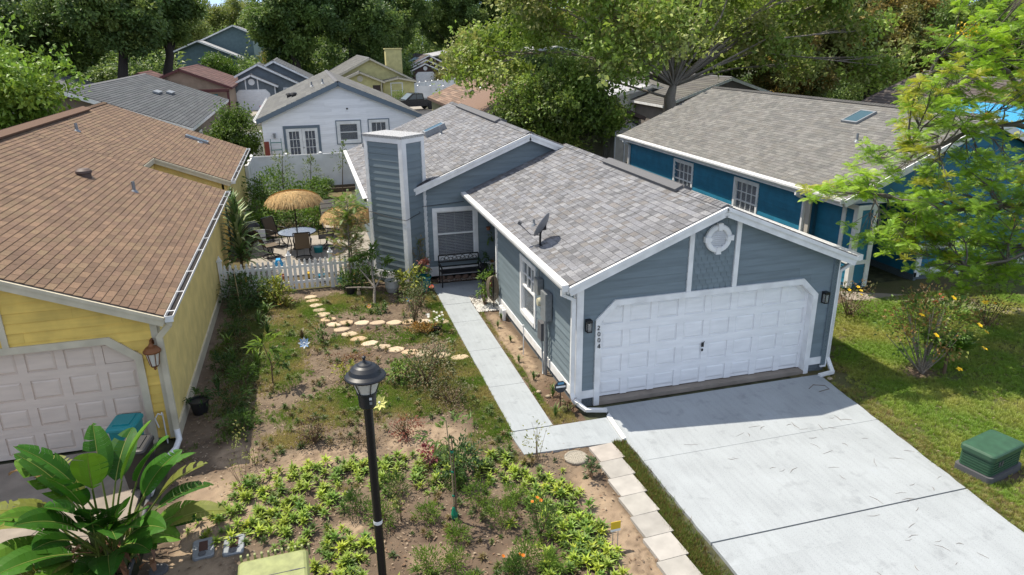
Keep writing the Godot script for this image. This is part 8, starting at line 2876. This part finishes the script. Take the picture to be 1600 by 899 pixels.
	# front bed bushes
	var bush := [[-2.62, 2.55, .24, "round feathery bright green bush in the middle of the front bed"], [-2.40, 3.15, .24, "feathery green bush with a white flower, below the round one"], [-3.5, 2.75, .2, "small feathery bush just right of the lamp post"], [-3.15, 3.35, .18, "small pale green bush at the foot of the staked sapling"], [-3.68, 3.85, .22, "feathery bush low beside the lamp post base"], [-3.3, 3.9, .2, "feathery bush second from the lamp post along the front"], [-2.3, 4.1, .24, "feathery bush between the marigolds and the front edge"], [-2.05, 4.35, .2, "small feathery bush below the orange marigold bush"], [-2.9, 2.1, .2, "dull green low bush behind the round feathery bush"], [-4.2, 2.6, .26, "dark fine-leaved bush touching the lamp post's left side"], [-4.55, 2.2, .22, "olive low bush left of the lamp post"], [-2.1, 2.7, .2, "grey-green low bush left of the lime ground cover"], [-3.9, 1.9, .22, "thin green bush behind the lamp post"], [-3.2, 4.4, .16, "tiny bush at the very front of the bed"]]
	for q in bush: shrub("feathery_bush", q[3], Vector3(q[0], 0, q[1]), Vector3(q[2], q[2] * .85, q[2]), int(q[2] * 2200), .075, .014, lt if q[1] > 2.4 else md, {cat = "bush", wstem = .005, rise = .8})
	for q in [[-1.9, 3.55, "marigold bush with orange flowers beside the lime ground cover", .34], [-2.55, 4.35, "low marigold with orange flowers at the front of the bed", .2]]:
		h = shrub("marigold", q[2], Vector3(q[0], 0, q[1]), Vector3(q[3] * .75, q[3], q[3] * .75), 600, .07, .018, md, {cat = "flower", rise = .8})
		var p := []
		for i in 3: p.append(Vector3(rf(-.16, .16), q[3] * 1.9 + rf(-.05, .05), rf(-.12, .14)))
		flowers(h, p, .03, Color(.72, .20, .01), 9)
	h = shrub("flowering_plant", "leafy grey-green seedling beside the first paver", Vector3(-.62, 0, 2.42), Vector3(.14, .2, .14), 90, .10, .05, [Color(.09, .14, .05), Color(.13, .18, .07)])
	for q in [[-6.2, .3, "thin bare-stemmed plant in the sand at the left of the bed"], [-6.35, 1.0, "second thin bare-stemmed plant, nearer the ground cover"], [-1.35, 1.62, "thin seedling by the corner of the walk"], [-3.9, 2.6, "brown dried stalks behind the lamp post"]]:
		shrub("seedling", q[2], Vector3(q[0], 0, q[1]), Vector3(.25, .45, .25), 90, .06, .03, [Color(.26, .26, .06), Color(.18, .2, .05)], {cat = "plant", nstem = 6, wstem = .005, lift = .5})
	# small weeds scattered over the whole front garden
	var xs := []
	var cc := PackedColorArray()
	for i in 900:
		var x := rf(-7.0, -1.0)
		var z := rf(-8.0, 5.0)
		if sandy(x, z) > .45 or (x > -1.62 and z < 1.5): continue
		xs.append(Transform3D(Basis(Y, rf(0, TAU)).scaled(Vector3(1, rf(.7, 1.3), 1) * rf(.07, .2)), Vector3(x, -.015, z)))
		cc.append(vary([Color(.10, .17, .03), Color(.16, .20, .05), Color(.22, .17, .07), Color(.08, .13, .03)][rng.randi() % 4], .2))
	var o := many(self, "weeds", rosette_mesh[1], mats.leaf, xs, cc, "stuff")
	o.set_meta("label", "small scattered weeds all over the front garden"); o.set_meta("category", "weeds")
	# bed along the garage wall
	for q in [[-.42, -4.6, .14], [-.36, -3.6, .12], [-.5, -2.4, .14], [-.45, -1.4, .16], [-.30, -.55, .2], [-.52, .25, .2], [-.2, -5.1, .14]]:
		strappy("weed_tuft", "weed tuft in the sandy bed below the garage wall, %s" % ["second from the porch", "third from the porch", "below the meter boxes", "past the meter boxes", "behind the security sign", "at the corner of the walk", "nearest the white pipes"][[-4.6, -3.6, -2.4, -1.4, -.55, .25, -5.1].find(q[1])], Vector3(q[0], 0, q[1]), 22, q[2] * 1.5, .02, md, .5, 1.4, 0, 0, {group = "weed tufts in the bed along the garage wall"})
	shrub("shrub", "low dry plant beside the garage downspout", Vector3(-.18, 0, .15), Vector3(.16, .14, .14), 110, .09, .03, [Color(.14, .15, .05), Color(.22, .12, .06)])
	for i in 5:
		s = Shape.new()
		s.blob(Vector3.ZERO, Vector3(.06, .035, .05), 5, 7, .4, i + 20)
		single("stone", ["pale stone behind the security sign", "pale stone left of the security sign", "pale stone below the garage window", "pale stone near the meter conduit", "round pale stone by the right-hand downspout"][i], "stone", [Vector3(-.4, .03, -.55), Vector3(-.52, .03, -.8), Vector3(-.25, .03, -3.1), Vector3(-.3, .03, -1.6), Vector3(5.72, .05, .5)][i], s, mats.flagstone, "stray pale stones")
	# hose and plant at the porch corner
	h = thing("hose_stand", "coiled brown garden hose on a stand at the porch corner", "hose stand", Vector3(-.18, .0, -5.95))
	s = Shape.new()
	s.tube([Vector3.ZERO, Vector3(0, 1.0, 0), Vector3(.04, 1.08, 0), Vector3(.1, 1.02, 0)], [.014, .014, .012, .012], 6)
	local(h, "stand", s, mats.black_metal)
	for k in 7:
		s = Shape.new()
		var loop := []
		var rr := []
		for i in 17:
			var a := TAU * i / 16
			loop.append(Vector3(-.05 + sin(a) * (.09 + k * .008) + (k - 3) * .014, .62 + cos(a) * (.30 + k * .012), (k - 3) * .02))
			rr.append(.013)
		s.tube(loop, rr, 6, false)
		local(h, "coil", s, mat("hose_brown", lin(.19, .15, .10), .6))
	shrub("shrub", "leafy green climber beside the coiled hose", Vector3(-.35, 0, -6.25), Vector3(.22, .42, .2), 200, .13, .06, lt, {lift = .6})
	for q in [[.12, -8.3, .55, "leafy plant in a dark pot on the porch behind the bench end", dk], [.55, -8.2, .3, "small orange-leaved pot plant on the porch", [Color(.3, .14, .04), Color(.12, .15, .03)]], [.2, -7.7, .24, "low pot plant on the porch floor beside the bench leg", md]]:
		h = thing("potted_plant", q[3], "potted plant", Vector3(q[0], .036, q[1]))
		pot(h, .12, q[2], mats.black_plastic if q[2] > .4 else mats.terracotta)
		leafy(h, "foliage", Vector3(0, q[2] + .2, 0), Vector3(.17, .24, .17), 60, .14, .05, q[4])
	for i in 2:
		h = thing("hanging_plant", ["trailing plant hanging on the wall right of the front window", "second trailing plant hanging nearer the porch post"][i], "hanging plant", Vector3(.42 + i * .5, 1.5 - i * .15, -8.85 + i * .5))
		pot(h, .07, .1, mats.terracotta)
		leafy(h, "foliage", Vector3(0, -.12, .02), Vector3(.12, .34, .1), 40, .09, .04, [Color(.16, .25, .04), Color(.09, .15, .03)], {rise = -.5})
		s = Shape.new()
		s.tube([Vector3(0, .1, 0), Vector3(0, 1.0 + i * .1, 0)], [.004, .004], 4)
		local(h, "cord", s, mats.black_plastic)
	# back garden greenery
	for q in [[-6.6, -17.5, .9, .6, "vine-covered green mound left of the far thatched parasol"], [-5.6, -18.5, 1.1, .6, "broad leafy mound directly behind the far thatched parasol"], [-6.9, -20.0, .8, .9, "leafy bush against the tall fence corner"], [-5.0, -21.0, 1.0, .6, "leafy green mound in front of the back vinyl fence"], [-6.4, -22.5, 1.0, .8, "tall leafy bush nearest the back vinyl fence"], [-4.6, -17.2, .8, .45, "low leafy mound right of the far thatched parasol"], [-6.9, -15.8, .6, .5, "leafy bush behind the black grill"], [-4.4, -22.8, .6, .5, "small bush before the timber edging"]]:
		shrub("back_bush", q[4], Vector3(q[0], 0, q[1]), Vector3(q[2], q[3], q[2]), 1000, .16, .075, [Color(.10, .18, .02), Color(.13, .22, .025), Color(.07, .14, .02)])
	for q in [[-6.1, -21.5, 2.4, "tall thin sapling reaching above the back vinyl fence"], [-4.9, -21.8, 2.0, "second thin sapling in front of the vinyl fence"], [-3.35, -23.6, 2.3, "narrow sapling tied to a dark stake at the vinyl fence"]]:
		h = thing("thin_sapling", q[3], "sapling", Vector3(q[0], 0, q[1]))
		s = Shape.new()
		s.tube([Vector3.ZERO, Vector3(.1, q[2] * .5, 0), Vector3(.2, q[2], 0)], [.03, .022, .01], 6)
		local(h, "stem", s, mats.bark)
		leafy(h, "foliage", Vector3(.12, q[2] * .72, 0), Vector3(.45, q[2] * .34, .4), 150, .17, .06, [Color(.13, .19, .04), Color(.18, .22, .08)])
	# hibiscus on the lawn
	h = thing("flowering_shrub", "open leggy shrub with yellow flowers on the right-hand lawn", "shrub", Vector3(7.95, 0, .75))
	stems(h, Vector3(0, 1.0, 0), Vector3(1.15, .85, .9), 26, .018, mats.bark_pale)
	leafy(h, "foliage", Vector3(0, 1.15, 0), Vector3(1.05, .75, .9), 1500, .10, .06, [Color(.11, .20, .03), Color(.16, .26, .04), Color(.24, .28, .05), Color(.30, .18, .05)], {tight = .12, per = 16})
	var fl := []
	for q in [[-.6, 1.25, .7], [.75, 1.75, .5], [-.15, .55, 1.0], [.25, 1.45, .9], [.85, 1.1, .6], [-.75, 1.6, .4], [.0, 1.9, .4], [.4, .95, 1.0]]: fl.append(Vector3(q[0], q[1], q[2]))
	flowers(h, fl, .075, Color(.78, .50, .01))
	h = thing("fern", "bright green feathery fern growing through the leggy shrub", "fern", Vector3(8.35, .0, .95))
	xf = []; cs = PackedColorArray()
	for i in 46:
		var a := i * 2.4
		xf.append(aim(Vector3(cos(a), rf(.25, .9), sin(a)), Y, Vector3.ONE * rf(.45, .7), Vector3(rf(-.1, .1), .55, rf(-.1, .1))))
		cs.append(vary(Color(.10, .20, .02), .2))
	many(h, "fronds", frond_mesh, mats.leaf, xf, cs)
	s = Shape.new()
	s.tube([Vector3.ZERO, Vector3(0, .6, 0)], [.04, .03], 6)
	local(h, "stem", s, mats.stem_brown)
	for q in [[6.7, -1.6, .32, "low weedy plant with yellow blossom at the garage's right corner", Color(.75, .55, .01)], [8.8, -2.6, .5, "tangled shrub in the bed before the blue house", Color(.75, .5, .02)], [10.4, -1.6, .5, "leggy shrub with red blossoms by the tan path", Color(.62, .10, .05)], [11.6, -.9, .5, "shrub with orange-yellow blossoms at the right of the tan path", Color(.72, .38, .03)], [7.7, -3.6, .45, "brownish leafless shrub in the mulch by the blue pier", Color(.4, .3, .05)]]:
		h = shrub("shrub", q[3], Vector3(q[0], 0, q[1]), Vector3(q[2] * 1.4, q[2], q[2]), 420, .08, .045, [Color(.09, .14, .03), Color(.15, .15, .05), Color(.18, .12, .06)], {nstem = 14})
		var p := []
		for i in 4: p.append(Vector3(rf(-.4, .4), q[2] * 1.7 + rf(-.2, .1), rf(.0, .35)))
		flowers(h, p, .06, q[4])
	# dark bin by the far grey house
	s = Shape.new()
	s.hexa([Vector3(-.25, 0, -.25), Vector3(.25, 0, -.25), Vector3(.25, 0, .25), Vector3(-.25, 0, .25), Vector3(-.32, 1.0, -.32), Vector3(.32, 1.0, -.32), Vector3(.32, 1.0, .32), Vector3(-.32, 1.0, .32)])
	s.box(Vector3(0, 1.04, 0), Vector3(.7, .08, .72))
	single("wheelie_bin", "black wheelie bin beside the far grey-blue garage", "bin", Vector3(-12.0, 0, -72.6), s, mats.black_plastic)

func _ready() -> void:
	rng.seed = 20240
	make_sky()
	make_materials()
	setting()
	blue_grey_house()
	yellow_house()
	blue_house()
	neighbours()
	fences()
	plant_meshes()
	big_plants()
	feathery_tree()
	lamp_post()
	utilities()
	bench_and_porch()
	backyard()
	pickup(Vector3(6.6, 0, -67.5))
	red_car(Vector3(-8.1, 0, -60.5))
	bird_of_paradise()
	ground_cover()
	garden_plants()
